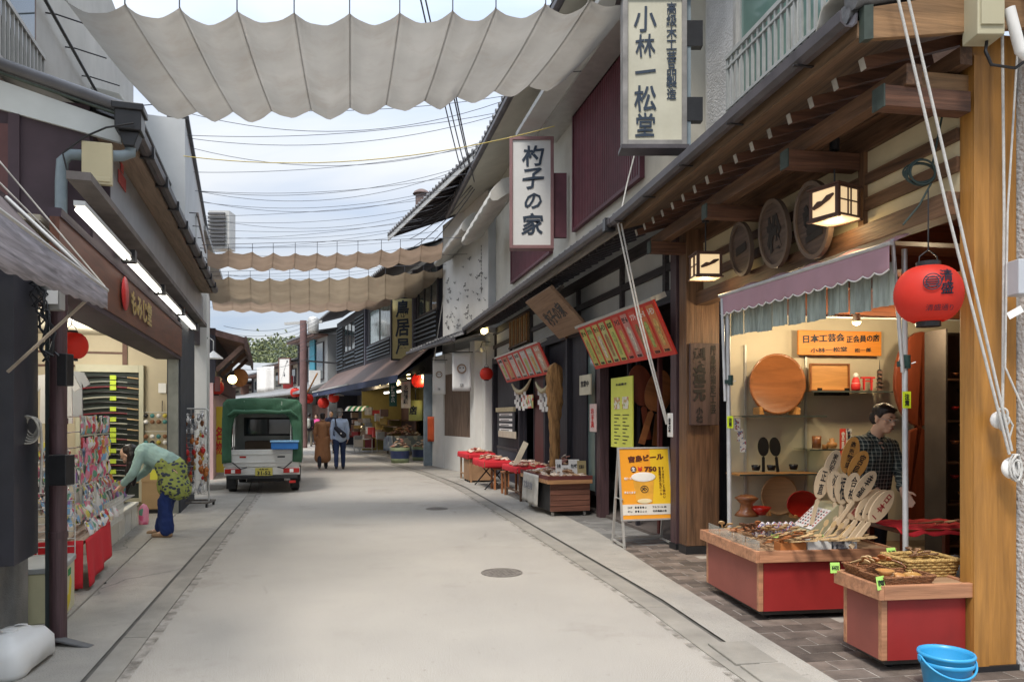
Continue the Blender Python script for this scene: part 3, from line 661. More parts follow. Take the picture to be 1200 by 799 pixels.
# upper floor
Q('upper_wall', B2, 0.0, L2 - 0.05, -0.4, 0.0, 3.9, 6.45, plaster_b)
def shutter(par, xa, xb, z0, z1, nm='metal_shutter'):
    mb = MB(); n = max(6, int((xb - xa) / 0.075)); w_ = (xb - xa) / n
    for i in range(n): mb.add([(xa + w_ * (i + f), 0.03 + 0.025 * g, z) for z in (z0, z1) for f, g in ((0, 0), (0.15, 1), (0.5, 1), (0.65, 0), (1, 0))], [(k, k + 1, k + 6, k + 5) for k in range(4)])
    o = obj(nm, mb, maroon, par)
    fr = MB(); 
    for b_ in ((xa - 0.05, xa, z0 - 0.05, z1 + 0.05), (xb, xb + 0.05, z0 - 0.05, z1 + 0.05), (xa, xb, z0 - 0.05, z0), (xa, xb, z1, z1 + 0.05)): fr.bx(b_[0], b_[1], 0.001, 0.07, b_[2], b_[3])
    obj('frame', fr, maroon2, o)
shutter(B2, px2(745) - 0.25, px2(676), 4.57, 6.40)
shutter(B2, px2(647), px2(602), 4.52, 5.4)
Q('eave_soffit', B2, -0.2, px2(652) , -0.1, 0.75, 6.44, 6.52, plaster_w)
Q('shutter_hood', B2, 0.0, px2(652), 0.0, 0.42, 6.40, 6.44, alu)
# main roof high above: sloping eave with gutter
zr = 6.92
mb = MB()
for zz in (zr, zr + 0.1): mb.add([(-1.0, 0.95, zz), (L2 + 1.5, 0.95, zz), (L2 + 1.5, -2.5, zz + 1.3), (-1.0, -2.5, zz + 1.3)], [(0, 1, 2, 3)])
obj('roof_soffit', mb, plaster_b, B2)
Q('upper_band', B2, 0.0, L2 - 0.05, -0.4, -0.02, 6.52, 7.3, plaster_b)
mb = MB(); mb.prism([(p[0] + 0.15, p[1] + zr - 3.68) for p in pr], -1.0, L2 + 1.5, ax=0); obj('upper_gutter', mb, gutter_m, B2)
tile_roof(B2, -1.0, L2 + 1.5, 0.97, zr + 0.12, -2.5, zr + 1.42, courses=6)
# ================================================================== building 3: white corner with bird ornaments
white_g = mat('whitewash', (0.66, 0.65, 0.61), 0.07, 1.2, 0.85, 0.1, 60, dirt=0.25, dirtcol=(0.42, 0.40, 0.35))
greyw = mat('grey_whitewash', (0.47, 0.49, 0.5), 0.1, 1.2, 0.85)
oldwood = mat('weathered_planks', (0.17, 0.115, 0.08), 0.4, 3, 0.8, 0.2, 8, wood=2)
B3 = thing('shop_building', 'white plastered building with black bird ornaments on its upper wall', 'building', F3.w(0, 0), F3.rz)
p3 = lambda p, y=0.0: F3.fx(p, y)
L3 = p3(507)
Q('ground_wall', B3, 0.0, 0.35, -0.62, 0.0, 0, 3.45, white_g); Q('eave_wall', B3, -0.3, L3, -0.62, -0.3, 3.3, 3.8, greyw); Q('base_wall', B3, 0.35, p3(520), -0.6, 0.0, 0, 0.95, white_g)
Q('head_wall', B3, 0.35, L3, -0.6, 0.0, 2.70, 3.3, white_g); Q('end_pillar', B3, p3(520), L3, -0.6, 0.01, 0, 2.70, white_g)
Q('side_wall', B3, -0.25, 0.0, -0.62, -0.2, 0, 3.3, white_g)
x0 = 0.35; n_ = 8; w_ = (p3(520) - x0) / n_
for i in range(n_): Q('shutter_plank', B3, x0 + i * w_ + 0.006, x0 + (i + 1) * w_ - 0.006, -0.10, -0.03 + U(0, 0.008), 0.95, 2.70, oldwood)
Q('shutter_backing', B3, x0, p3(520), -0.15, -0.11, 0.95, 2.7, dark)
tile_roof(B3, -0.5, L3 + 0.1, 0.70, 3.42, -0.3, 3.85)
mb = MB(); mb.add([(-0.5, 0.7, 3.38), (L3, 0.7, 3.38), (L3, -0.3, 3.7), (-0.5, -0.3, 3.7)], [(0, 1, 2, 3)]); obj('eave_soffit', mb, navyx, B3)
mb = MB(); mb.prism([(p[0] - 0.06, p[1] - 0.27) for p in pr], -0.55, L3 + 0.1, ax=0); obj('gutter', mb, gutter_m, B3)
uw1 = p3(572, -0.12); uw2 = p3(519, -0.12)
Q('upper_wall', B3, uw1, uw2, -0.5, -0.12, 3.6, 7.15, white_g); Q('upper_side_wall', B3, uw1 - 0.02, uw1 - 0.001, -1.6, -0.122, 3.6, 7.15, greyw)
Q('upper_side_wall', B3, uw2, uw2 + 0.03, -1.6, -0.122, 3.6, 7.15, navyx)
rnd = random.Random(5)
bird = MB()
for sx in (-1, 1): bird.add([(0, 0, 0), (sx * 0.055, 0.01, 0.045), (sx * 0.12, 0.0, 0.01), (sx * 0.055, 0.0, 0.015), (0, -0.012, -0.03)], [(0, 1, 3), (1, 2, 3), (0, 3, 4)])
bird_me = bird.mesh('bird_ornament', black)
for k in range(62):
    px = 523 + 46 * rnd.random(); t = rnd.random() ** 0.65; py = 300 + 86 * t
    if py < 330 and px < 545 and rnd.random() < 0.7: continue
    x, y, z = F3.p(px, py, -0.10)
    if x < uw1 + 0.1 or z > 6.4: continue
    s_ = U(0.8, 1.25); o = bpy.data.objects.new('bird_ornament', bird_me); COL.objects.link(o); o.parent = B3; o.location = (x, y, z); o.scale = (s_, 1, s_); o.rotation_euler = (0, U(-0.5, 0.5), 0)
for i in range(13):
    x, y, z = F3.p(564, 288 + i * 4.4, -0.115); q = MB(); q.bc((0, 0, 0), (0.05, 0.006, 0.02)).bc((0, 0, -0.03), (0.014, 0.006, 0.05)); obj('lettering', q, black, B3, loc=(x, y, z))
# high roof with dark underside, and its vent tower
Y4 = F3.fx(455, 1.05); zr3 = 7.1
mb = MB()
mb.add([(-3.5, 1.05, zr3), (Y4, 1.05, zr3), (Y4, -3, zr3 + 1.7), (-3.5, -3, zr3 + 1.7)], [(0, 1, 2, 3)]); obj('roof_soffit', mb, navyx, B3)
for i in range(16): 
    x = -3.2 + i * (Y4 + 3.2) / 16; mb = MB(); mb.bar((x, 1.0, zr3 - 0.02), (x, -1.0, zr3 + 0.82), 0.06, 0.08); obj('rafter', mb, navyx, B3)
tile_roof(B3, -3.5, Y4, 1.08, zr3 + 0.05, -3, zr3 + 1.75, courses=8)
Q('fascia_board', B3, -3.5, Y4, 1.04, 1.07, zr3 - 0.08, zr3 + 0.05, alu)
mb = MB(); mb.cyl((0, 0, 0), 0.34, 1.0, 12); mb.lathe([(0.5, 1.0), (0.42, 1.12), (0.2, 1.25), (0, 1.3)], n=12)
tvw = WP(494, 247, 25.5); o_ = tagit(obj('roof_vent', mb, mat('brown_clay', (0.13, 0.09, 0.08), 0.2, 5), loc=(tvw.x, tvw.y, tvw.z - 0.05)), 'brown round roof vent with domed cap above the dark roof', 'roof vent'); o_.scale = (.62, .62, .62)
# rolled canvas boxes on the wall
canv = mat('off_white_canvas', (0.55, 0.535, 0.49), 0.12, 2, 0.85, trans=0.15, dirt=0.25, dirtcol=(0.33, 0.3, 0.25))
for i, (pa, pya, pb, pyb, Ya, Yb) in enumerate(((593, 212, 557, 268, 14.6, 17.6), (556, 252, 522, 296, 17.9, 21.0))):
    a = WP(pa, pya, Ya); b = WP(pb, pyb, Yb); d = (b - a); mb = MB()
    def fn(u, v, a=a, d=d):
        p = a + d * u; ang = v * 2 * pi; rr = 0.17 * (1 + 0.25 * sin(ang * 1.0 + 1) + 0.05 * sin(u * 40)); n_ = Vector((-d.y, d.x, 0)).normalized()
        return p + n_ * (cos(ang) * rr * 1.6) + Vector((0, 0, 1)) * (sin(ang) * rr - 0.25 * max(0, cos(ang)) - 0.1)
    mb.grid(fn, 24, 14); mb.add([fn(0, j / 14) for j in range(14)], [tuple(range(14))]); mb.add([fn(1, j / 14) for j in range(14)], [tuple(range(13, -1, -1))])
    o = tagit(obj('rolled_canvas', mb, canv), ['large rolled white canvas cover beneath the dark eave, beside the framed shop sign', 'smaller rolled canvas cover above the wall with bird ornaments'][i], 'rolled awning', 'rolled canvas covers under the eaves')
# ================================================================== building 4: long dark shop
B4 = thing('shop_building', 'dark two storey shop with slatted windows and lit souvenir front', 'building', F3.w(0, 0), F3.rz)
x4 = L3 + 0.02; x5 = F3.fx(424); x6 = F3.fx(392)
mustard = mat('mustard_wall', (0.34, 0.27, 0.09), 0.12, 2, 0.7)
Q('upper_wall', B4, x4, x5, -0.4, -0.15, 3.5, 6.4, navy)
Q('back_wall', B4, x4, x5, -2.6, -2.55, 0, 2.8, mustard); Q('ceiling', B4, x4, x5, -2.6, 0.3, 2.78, 2.84, dark_in); Q('shop_floor', B4, x4, x5, -2.55, 0.0, 0.0, 0.03, concrete_d)
Q('end_wall', B4, x5 - 0.05, x5 + 0.05, -2.6, 0.0, 0, 3.5, mustard); Q('front_post', B4, x4, x4 + 0.12, -0.3, 0.25, 0, 2.8, mat('blue_grey_post', (0.16, 0.2, 0.23), 0.2, 3, 0.6))
Q('header', B4, x4, x5, -0.1, 0.0, 2.6, 3.6, navy)
def window_bay(par, pa, pb, z0, z1, gl, bars=2, y=-0.15, Fr=F3):
    a = Fr.fx(pa, y); b = Fr.fx(pb, y); a, b = min(a, b), max(a, b); fr = MB()
    for r_ in ((a, b, z0 - .06, z0), (a, b, z1, z1 + .06), (a, a + .06, z0, z1), (b - .06, b, z0, z1)): fr.bx(r_[0], r_[1], y, y + 0.05, r_[2], r_[3])
    for i in range(1, bars): x = a + (b - a) * i / bars; fr.bx(x - .03, x + .03, y, y + 0.045, z0, z1)
    f = obj('window', fr, alu if gl is glass_g else navyx, par); obj('pane', MB().bx(a + .06, b - .06, y + .01, y + .02, z0, z1), gl, f); return a, b
def lattice(par, pa, pb, z0, z1, y=-0.15, horiz=True, step=0.1, Fr=F3, mt=None):
    a = Fr.fx(pa, y); b = Fr.fx(pb, y); a, b = min(a, b), max(a, b); root = obj('lattice_screen', MB().bx(a, b, y, y + 0.02, z0, z1), dark, par)
    me = MB()
    if horiz:
        z = z0; me.bx(a, b, y + 0.06, y + 0.1, 0, 0.045); me = me.mesh('slat', mt or navyx)
        while z < z1: o = bpy.data.objects.new('slat', me); COL.objects.link(o); o.parent = root; o.location = (0, 0, z); z += step
    else:
        x = a; me.bx(0, 0.045, y + 0.06, y + 0.1, z0, z1); me = me.mesh('slat', mt or navyx)
        while x < b: o = bpy.data.objects.new('slat', me); COL.objects.link(o); o.parent = root; o.location = (x, 0, 0); x += step
slatb = mat('blue_grey_slat', (0.13, 0.16, 0.19), 0.2, 4, 0.6, wood=0)
refl_w = mat('sky_reflecting_pane', (0.25, 0.33, 0.33), 0.5, 2.5, 0.1, spec=0.9)
window_bay(B4, 459, 434, 4.55, 5.9, refl_w, 2); lattice(B4, 459, 432, 3.9, 4.5, mt=slatb, step=0.13)
window_bay(B4, 514, 491, 4.8, 6.1, glass_k, 3); lattice(B4, 513, 488, 3.95, 4.75, mt=slatb, step=0.14)
for p in (430, 487, 461): x = F3.fx(p, -0.15); Q('wall_post', B4, x - 0.07, x + 0.07, -0.16, -0.04, 3.7, 6.4, mat('grey_post', (0.12, 0.12, 0.15), 0.2, 3))
mb = MB(); mb.add([(x4 - 0.1, 1.1, 2.72), (x6, 1.1, 2.72), (x6, -0.1, 3.75), (x4 - 0.1, -0.1, 3.75)], [(0, 1, 2, 3)])
brown_roof = mat('brown_metal_roof', (0.15, 0.10, 0.085), 0.2, 3, 0.5)
obj('pent_roof', mb, brown_roof, B4)
mb = MB(); mb.add([(x4 - 0.1, 1.12, 2.62), (x6, 1.12, 2.62), (x6, -0.1, 3.5), (x4 - 0.1, -0.1, 3.5)], [(3, 2, 1, 0)]); mb.bx(x4 - 0.1, x6, 1.1, 1.13, 2.52, 2.74); obj('blue_awning', mb, mat('deep_blue_canvas', (0.03, 0.045, 0.10), 0.2, 3, 0.8), B4)
Q('roof_edge', B4, x5 - 3, x6, 1.13, 1.16, 2.74, 2.80, mat('pale_roof_edge', (0.4, 0.4, 0.38), 0.1, 3))
tile_roof(B4, x4, x6 + 0.5, 0.9, 6.4, -3, 7.9, courses=7); mb = MB(); mb.add([(x4, 0.9, 6.38), (x6 + .5, 0.9, 6.38), (x6 + .5, -0.5, 6.8), (x4, -0.5, 6.8)], [(0, 1, 2, 3)]); obj('roof_soffit', mb, navyx, B4)
B5 = thing('shop_building', 'dark slatted town house beyond the shop with hanging bulbs', 'building', F3.w(0, 0), F3.rz)
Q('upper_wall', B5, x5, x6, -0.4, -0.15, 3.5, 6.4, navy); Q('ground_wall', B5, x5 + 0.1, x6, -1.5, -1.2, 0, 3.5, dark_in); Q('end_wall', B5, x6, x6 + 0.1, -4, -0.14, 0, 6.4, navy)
Q('canopy', B5, x5, x6, -1.2, 1.0, 2.62, 2.7, mat('deep_blue_canvas', (0.03, 0.045, 0.10)))
lattice(B5, 428, 418, 3.9, 6.0, mt=slatb, step=0.16); lattice(B5, 403, 396, 3.9, 6.0, mt=slatb, step=0.16); window_bay(B5, 417, 404, 4.7, 6.0, glass_k, 3); lattice(B5, 417, 404, 3.9, 4.6, mt=slatb, step=0.2)
# ================================================================== far row: pale houses closing the bend
F5 = Frame(-9.8, 39.3, -0.58)
redpan_ = mat('far_red_board', (0.3, 0.03, 0.03), 0.1, 3)
cream_h = [mat('far_plaster_white', (0.62, 0.62, 0.6), 0.1, 1), mat('far_plaster_cream', (0.36, 0.33, 0.27), 0.12, 1), mat('far_plaster_grey', (0.27, 0.28, 0.28), 0.12, 1)]
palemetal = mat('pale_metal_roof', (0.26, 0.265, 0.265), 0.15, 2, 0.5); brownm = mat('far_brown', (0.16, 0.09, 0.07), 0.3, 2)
labs = ['pale grey house with blue shutter at the start of the bend', 'cream house with pale lean-to roofs beyond the utility pole', 'white fronted house with cloth hung from its eave in the bend', 'last low house with pale sloping roof seen over the truck canopy']
xx = 0
for i, (ln, zt2, cm) in enumerate(((6, 5.9, 2), (7, 4.8, 1), (7, 4.5, 2), (9, 4.0, 1))):
    b = thing('town_house', labs[i], 'house', F5.w(xx, 0), F5.rz)
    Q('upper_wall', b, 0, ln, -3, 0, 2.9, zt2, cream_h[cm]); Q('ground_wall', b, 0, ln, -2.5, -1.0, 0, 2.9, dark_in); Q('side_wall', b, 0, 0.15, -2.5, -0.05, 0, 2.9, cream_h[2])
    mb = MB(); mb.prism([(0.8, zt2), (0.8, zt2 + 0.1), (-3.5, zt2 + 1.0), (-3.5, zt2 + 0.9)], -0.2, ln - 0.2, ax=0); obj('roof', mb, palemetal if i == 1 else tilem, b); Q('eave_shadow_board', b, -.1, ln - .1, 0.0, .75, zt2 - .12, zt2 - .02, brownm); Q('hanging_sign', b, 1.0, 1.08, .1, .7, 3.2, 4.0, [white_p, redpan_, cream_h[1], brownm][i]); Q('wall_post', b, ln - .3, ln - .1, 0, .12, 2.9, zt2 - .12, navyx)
    mb = MB(); mb.prism([(1.5, 2.7), (1.5, 2.8), (0.0, 3.35), (0.0, 3.2)], -0.1, ln - 0.1, ax=0); obj('canopy', mb, palemetal, b)
    for k in range(3):
        xa = 0.6 + k * (ln - 1) / 3; f = Q('window', b, xa, xa + 1.4, 0.0, 0.06, 3.5, zt2 - 0.35, navyx); obj('pane', MB().bx(xa + .08, xa + 1.32, 0.06, 0.075, 3.56, zt2 - .42), glass_k, f)
    if i == 0: Q('shutter', b, 2.1, 3.1, 0.08, 0.14, 3.6, 5.8, mat('blue_shutter', (0.06, 0.27, 0.36), 0.1, 2))
    if i == 1: Q('wall_panel', b, 1.5, 3.0, 0.02, 0.1, 3.3, 5.0, brownm)
    Q('shop_front', b, 0.3, ln, -0.9, -0.8, 0.4, 2.2, [brownm, cream_h[1], brownm, cream_h[0]][i])
    xx += ln
# plain block at the end of the street closing the view
b = thing('town_house', 'brown timber house closing the view behind the walkers', 'house', (-27, 62, 0), 0.3)
Q('wall', b, -9, 9, 0, 6, 0, 4.6, brownm); mb = MB(); mb.prism([(-1, 4.5), (-1, 4.6), (4, 6.4), (4, 6.3)], -9.5, 9.5, ax=0); obj('roof', mb, palemetal, b)
# ================================================================== wooded hill
hill = MB()
def hf(u, v):
    x = -190 + 260 * u; y = 230 + 120 * v; h = 36 * math.exp(-((x + 95) / 75) ** 2) * (0.35 + 0.65 * v) + 3 * sin(x * 0.07) * sin(y * 0.05); return (x, y, h - 3)
hill.grid(hf, 40, 14); obj('hill', hill, mat('hill_green', (0.10, 0.12, 0.05), 0.3, 0.05), kind='structure')
fo = MB(); rnd = random.Random(3)
for k in range(1100):
    u = 0.12 + rnd.random() * 0.6; v = rnd.random(); x, y, z = hf(u, v); s = 2.2 + rnd.random() * 2.6
    T = Matrix.Translation((x, y, z + s * 0.7)) @ Euler((rnd.random() * 3, rnd.random() * 3, rnd.random() * 3)).to_matrix().to_4x4()
    for q in range(20):
        c = Vector((rnd.gauss(0, .5), rnd.gauss(0, .5), rnd.gauss(0, .45))) * s; r = s * (0.13 + rnd.random() * 0.14)
        fo.add([c + Vector(p) * r for p in ((1, 0, .2), (-.5, .8, 0), (-.6, -.7, .3), (.1, .1, 1))], [(0, 1, 3), (1, 2, 3), (2, 0, 3), (0, 2, 1)], rnd.randrange(3), False, T)
obj('hillside_woods', fo, [mat('foliage_olive', (0.13, 0.15, 0.08), 0.3, 0.3), mat('foliage_deep', (0.085, 0.11, 0.065), 0.3, 0.3), mat('foliage_light', (0.16, 0.18, 0.07), 0.3, 0.3)], kind='stuff')  # haze of the distance is mixed into the leaf colours
bpy.data.objects['hillside_woods'].name = 'woods'
# utility pole
pw = WP(355.5, 500, 35.5); up = thing('utility_pole', 'brown utility pole rising between the pale houses with cross arm and transformer', 'utility pole', (pw.x, pw.y, 0))
mb = MB(); mb.tube([(0, 0, 0), (0, 0, 6.1)], [0.19, 0.17], 12); obj('post', mb, mat('pole_brown', (0.17, 0.10, 0.095), 0.2, 2), up)
mb = MB(); mb.bar((-0.9, 0, 5.95), (0.9, 0, 6.05), 0.12, 0.12); obj('cross_arm', mb, alu, up)
mb = MB(); mb.lathe([(0, 0), (.24, 0), (.26, .1), (.26, .65), (.2, .75), (0, .8)], (0.5, -0.1, 5.5), 14); obj('transformer', mb, alu, up)
mb = MB(); mb.bar((-0.2, -0.05, 4.2), (2.1, -0.2, 4.0), 0.06, 0.08); obj('bracket_arm', mb, black, up)
# ================================================================== left row
FLf = Frame(-3.1, 4.9, -0.317)
lx = lambda p, y=0.0: FLf.fx(p, y)
greyup = mat('grey_upper_wall', (0.44, 0.43, 0.40), 0.1, 1.5, 0.85, 0.2, 70, dirt=0.3, dirtcol=(0.28, 0.26, 0.22))
palegrey = mat('pale_grey_siding', (0.47, 0.49, 0.50), 0.08, 1.5, 0.8)
dpanel = mat('dark_plum_panel', (0.055, 0.035, 0.045), 0.25, 2, 0.6)
brown_f = mat('red_brown_fascia', (0.15, 0.056, 0.03), 0.3, 2.2, 0.45, wood=0, stretch=4)
cream_in = mat('cream_interior', (0.52, 0.45, 0.32), 0.08, 1.5, 0.8)
signgrey = mat('weathered_sign_sheet', (0.27, 0.27, 0.28), 0.3, 1.0, 0.35, metal=0.2, dirt=0.3, dirtcol=(0.18, 0.17, 0.17))
slatec = mat('blue_grey_pipe', (0.20, 0.25, 0.28), 0.12, 5, 0.45)
# ---- near shop
A0 = thing('shop_building', 'corner shop with brown framed window above a stained concrete plinth', 'building', FLf.w(0.36, 0.19), FLf.rz)
xn = -2.6
Q('plinth', A0, xn, 0.0, 0.0, 0.5, 0.0, 0.60, concrete_d, bev=0.008)
brownframe = mat('brown_window_frame', (0.13, 0.075, 0.045), 0.25, 3, 0.5, wood=2)
xp = lx(27, .19) - .36; xq = lx(20, .19) - .36
Q('wall_panel', A0, lx(25) - .36, -0.34, -0.15, -0.07, 0.60, 2.55, mat('dark_navy_panel', (0.045, 0.045, 0.055), 0.2, 3, 0.4))
wf = MB(); wf.bx(xq, xp, 0.0, 0.08, 0.6, 2.4); wf.bx(xn, xq, 0.0, 0.08, 0.6, 0.66); wf.bx(xn, xq, 0.0, 0.08, 1.95, 2.0).bx(xn, xq, 0, .08, 2.3, 2.4)
wf = obj('window', wf, brownframe, A0, bev=0.003); obj('pane', MB().bx(xn, xq, 0.035, 0.043, 0.66, 2.3), glass, wf)
Q('upper_band', A0, xn, 0.02, 0.03, 0.12, 2.4, 2.95, dpanel)
Q('room_wall', A0, xn, 0.0, 1.6, 1.65, 0.0, 2.95, cream_in); Q('room_side_wall', A0, -0.04, 0.0, 0.5, 1.6, 0.0, 2.95, cream_in); Q('room_ceiling', A0, xn, 0.0, 0.12, 1.6, 2.5, 2.55, cream_in); Q('room_floor', A0, xn, -0.04, 0.5, 1.6, 0.5, 0.55, concrete)
for i, zz in enumerate((2.25, 2.12, 2.0)): pass
for yy in (0.7, 1.15): obj('tube_lamp', MB().tube([(-1.9, yy, 2.46), (-0.5, yy, 2.46)], 0.018, 8), glow_white, A0)
glow(A0, (-1.0, 0.9, 2.2), 8, 0.2, (1, 0.95, 0.85))
# window display: fabric hung behind the glass
mb = MB(); mb.grid(lambda u, v: (-0.75 + 0.5 * u, 0.55 + 0.03 * sin(u * 20), 0.75 + 0.75 * v), 14, 4); tagit(obj('hanging_cloth', mb, mat('pale_beige_cloth', (0.4, 0.32, 0.2), 0.2, 4, 0.9), loc=FLf.w(0.3, 0.19), rot=(0, 0, FLf.rz)), 'beige cloth hanging behind the corner shop window', 'cloth')
# poles, boxes and cables at the corner
dp = MB(); dp.tube([FLf.w(-0.03, -0.09, 0.0), FLf.w(-0.03, -0.09, 2.42)], 0.052, 14); 
for z in (0.7, 1.45, 2.2): dp.tube([FLf.w(-0.03, -0.09, z), FLf.w(-0.03, -0.09, z + 0.04)], 0.058, 14)
tagit(obj('drain_pole', dp, purple), 'plum brown drainpipe running up beside the dark corner post', 'drainpipe')
dp = MB(); dp.bx(0.0, 0.07, -0.10, 0.0, 0.0, 2.42); tagit(obj('corner_post', dp, mat('dark_green_post', (0.05, 0.065, 0.065), 0.2, 4), loc=FLf.w(0.02, 0), rot=(0, 0, FLf.rz)), 'dark green square post at the corner by the yellow freezer', 'post')
def propbox(name, px0, px1, py0, py1, Y, dep, m_, label, cat, bev=0.006, rz=0.0):
    a = WP(px0, py1, Y); b = WP(px1, py0, Y); mb = MB(); mb.bx(-(b.x - a.x) / 2, (b.x - a.x) / 2, 0, dep, 0, b.z - a.z)
    return tagit(obj(name, mb, m_, loc=((a.x + b.x) / 2, Y, a.z), rot=(0, 0, rz), bev=bev), label, cat)
propbox('meter_box', 49, 70, 326, 363, 4.72, 0.06, mat('grey_box', (0.28, 0.27, 0.25), 0.1, 4), 'grey electric box at the top of the corner post', 'electric box')
propbox('switch_box', 56, 77, 533, 569, 4.72, 0.10, black, 'flat black box fixed to the corner post at chest height', 'box')
propbox('paper_notice', 53, 67, 340, 356, 4.70, 0.004, white_p, 'white paper notice stuck on the grey electric box', 'notice', 0)
propbox('switch_box', 66, 78, 414, 452, 4.74, 0.08, black, 'tall black box fixed behind the red lantern at the corner', 'box')
for i in range(7):
    rnd = random.Random(i); pts = []
    for k in range(9): pts.append(tuple(WP(30 + 24 * rnd.random() + k * 2.2, 312 + k * 13 + rnd.random() * 9, 4.68 + 0.03 * rnd.random())))
    tagit(obj('cable', MB().tube(pts, 0.007, 5), black), 'black cable in the tangle beside the grey electric box', 'cable', 'tangled cables on the corner post')
coil = MB(); c0 = WP(38, 499, 4.7)
for t in range(5):
    coil.tube([(c0.x + (0.040 + 0.007 * t) * cos(a_ + t) * 1.0 + .004 * sin(a_ * 3 + t), c0.y - 0.012 * t + .01 * sin(a_ * 2 + t), c0.z + (0.055 + 0.008 * t) * sin(a_ + t) - .006 * t) for a_ in [k * pi / 10 for k in range(20)]], 0.006, 6, closed=True)
coil.tube([(c0.x + 0.05, c0.y, c0.z + 0.02), (c0.x + 0.06, c0.y, c0.z - 0.15), (c0.x + 0.05, c0.y, c0.z - 0.42)], 0.008, 6)
tagit(obj('rope_coil', coil, mat('grey_rope', (0.42, 0.40, 0.35), 0.2, 20, 0.9)), 'coil of grey rope hung on the dark corner panel', 'rope')
# sloping shop awning at the corner
aw = thing('shop_awning', 'faded brown awning with pale edge over the corner shop window', 'awning', FLf.w(0, 0), FLf.rz)
at_ = FLf.inv(*WP(124, 345, 4.3).xy); fabr = mat('faded_brown_canvas', (0.14, 0.11, 0.11), 0.2, 3, 0.7, dirt=0.3)
def fnA(u, v):
    x = xn + (at_[0] - xn) * u; y = 0.0 + at_[1] * v; return (x, y, 2.72 - 0.50 * v - 0.03 * sin(v * pi))
mb = MB(); mb.grid(fnA, 20, 8, th=0.008); obj('canvas', mb, fabr, aw)
mb = MB(); mb.grid(lambda u, v: (xn + (at_[0] - xn) * u, at_[1] - 0.005, 2.235 - 0.16 * v * (0.35 + 0.65 * (1 - u) + 0.35) + 0.005 * sin(u * 60)), 60, 3, th=0.004); obj('valance', mb, mat('striped_valance', (0.27, 0.25, 0.27), 0.4, 6, 0.8, wood=0), aw)
mb = MB(); mb.tube([(xn, at_[1], 2.235), (at_[0] + 0.02, at_[1], 2.235)], 0.013, 8); mb.tube([(at_[0], at_[1], 2.235), (at_[0], -0.02, 2.73)], 0.012, 8); obj('front_bar', mb, alu, aw)
mb = MB(); mb.tube([(at_[0] - 0.1, at_[1] + 0.02, 2.22), (at_[0] + 0.0, -0.03, 1.75)], 0.009, 6); obj('brace', mb, mat('bamboo_brace', (0.36, 0.3, 0.24), 0.2, 6), aw)
for k, (za, zb2) in enumerate(((2.9, 2.25), (2.8, 2.24))):
    tagit(obj('awning_rope', MB().tube([FLf.w(-0.9 - .3 * k, -0.02, za), FLf.w(at_[0] - 0.03, at_[1], zb2)], 0.005, 5), white_end), ['pale rope running down to the awning tip from high on the wall', 'second pale rope close below, ending at the awning tip'][k], 'rope', 'ropes holding the corner awning')
# ---- souvenir shop
A1 = thing('shop_building', 'open souvenir shop with red-brown sign fascia and grey sign board under a long gutter', 'building', FLf.w(0, 0), FLf.rz)
x12 = lx(208); xE = lx(225); yb = -0.02
xg = lx(128, -0.07); xl = lx(95, -0.12); ZL = FLf.fz(95, 245, -0.12)
Q('fascia', A1, 0.12, x12, -0.06, 0.0, 2.43, 2.86, brown_f); Q('fascia_trim', A1, 0.12, x12, -0.07, 0.01, 2.86, 2.92, dpanel); Q('fascia_trim', A1, 0.12, x12, -0.05, 0.3, 2.38, 2.43, dpanel)
Q('end_post', A1, x12 + 0.0, xE, -0.04, 0.15, 0, 3.4, mat('dark_slate_post', (0.045, 0.05, 0.06), 0.2, 4)); Q('post_trim', A1, x12 - 0.12, x12, -0.02, 0.12, 0, 2.9, mat('grey_green_trim', (0.2, 0.21, 0.19), 0.2, 4))
Q('sign_board', A1, xg, lx(238, -0.07), -0.07, -0.01, 3.38, 3.86, signgrey, label='long weathered grey sign board')
Q('sign_board_end', A1, xg - 0.03, xg, -0.08, 0.03, 3.3, 3.9, dpanel)
Q('band_wall', A1, 1.36, lx(238), -0.0, 0.1, 2.92, 4.0, dpanel); Q('lamp_soffit', A1, xl + 0.1, lx(232), -0.16, 0.0, 3.24, 3.30, mat('grey_soffit', (0.16, 0.14, 0.13), 0.3, 3))
for i in range(4):
    a = xl + i * 1.95; b = a + 1.8
    h_ = Q('light_fitting', A1, a, b, -0.145, -0.07, ZL + 0.025, ZL + 0.06, alu); obj('tube', MB().tube([(a + .03, -0.13, ZL), (b - .03, -0.13, ZL)], 0.015, 8), glow_white, h_); obj('tube', MB().tube([(a + .03, -0.085, ZL), (b - .03, -0.085, ZL)], 0.015, 8), glow_white, h_)
    obj('lamp_cap', MB().bx(b + 0.02, b + 0.12, -0.17, -0.05, ZL - 0.02, ZL + .1), black, h_)
# pent eave: brown underboard, gutter, tiles
Q('eave_board', A1, 1.35, xE + 0.9, -0.27, -0.0, 3.88, 3.92, mat('pale_brown_board', (0.27, 0.2, 0.15), 0.25, 3, 0.8, wood=0))
prl = [(-(p[0] - 0.77) - 0.27, p[1] + 0.27) for p in pr]
mb = MB(); mb.prism([(p[0], p[1]) for p in prl], 1.35, xE + 0.9, ax=0); obj('gutter', mb, gutter_m, A1)
xs_ = 1.9
while xs_ < xE + .8: obj('gutter_joint', MB().bx(xs_, xs_ + 0.05, -0.39, -0.26, 3.88, 3.985), black, A1); xs_ += 0.9
tile_roof(A1, 1.35, xE + 0.9, -0.27, 3.94, 0.75, 4.36)
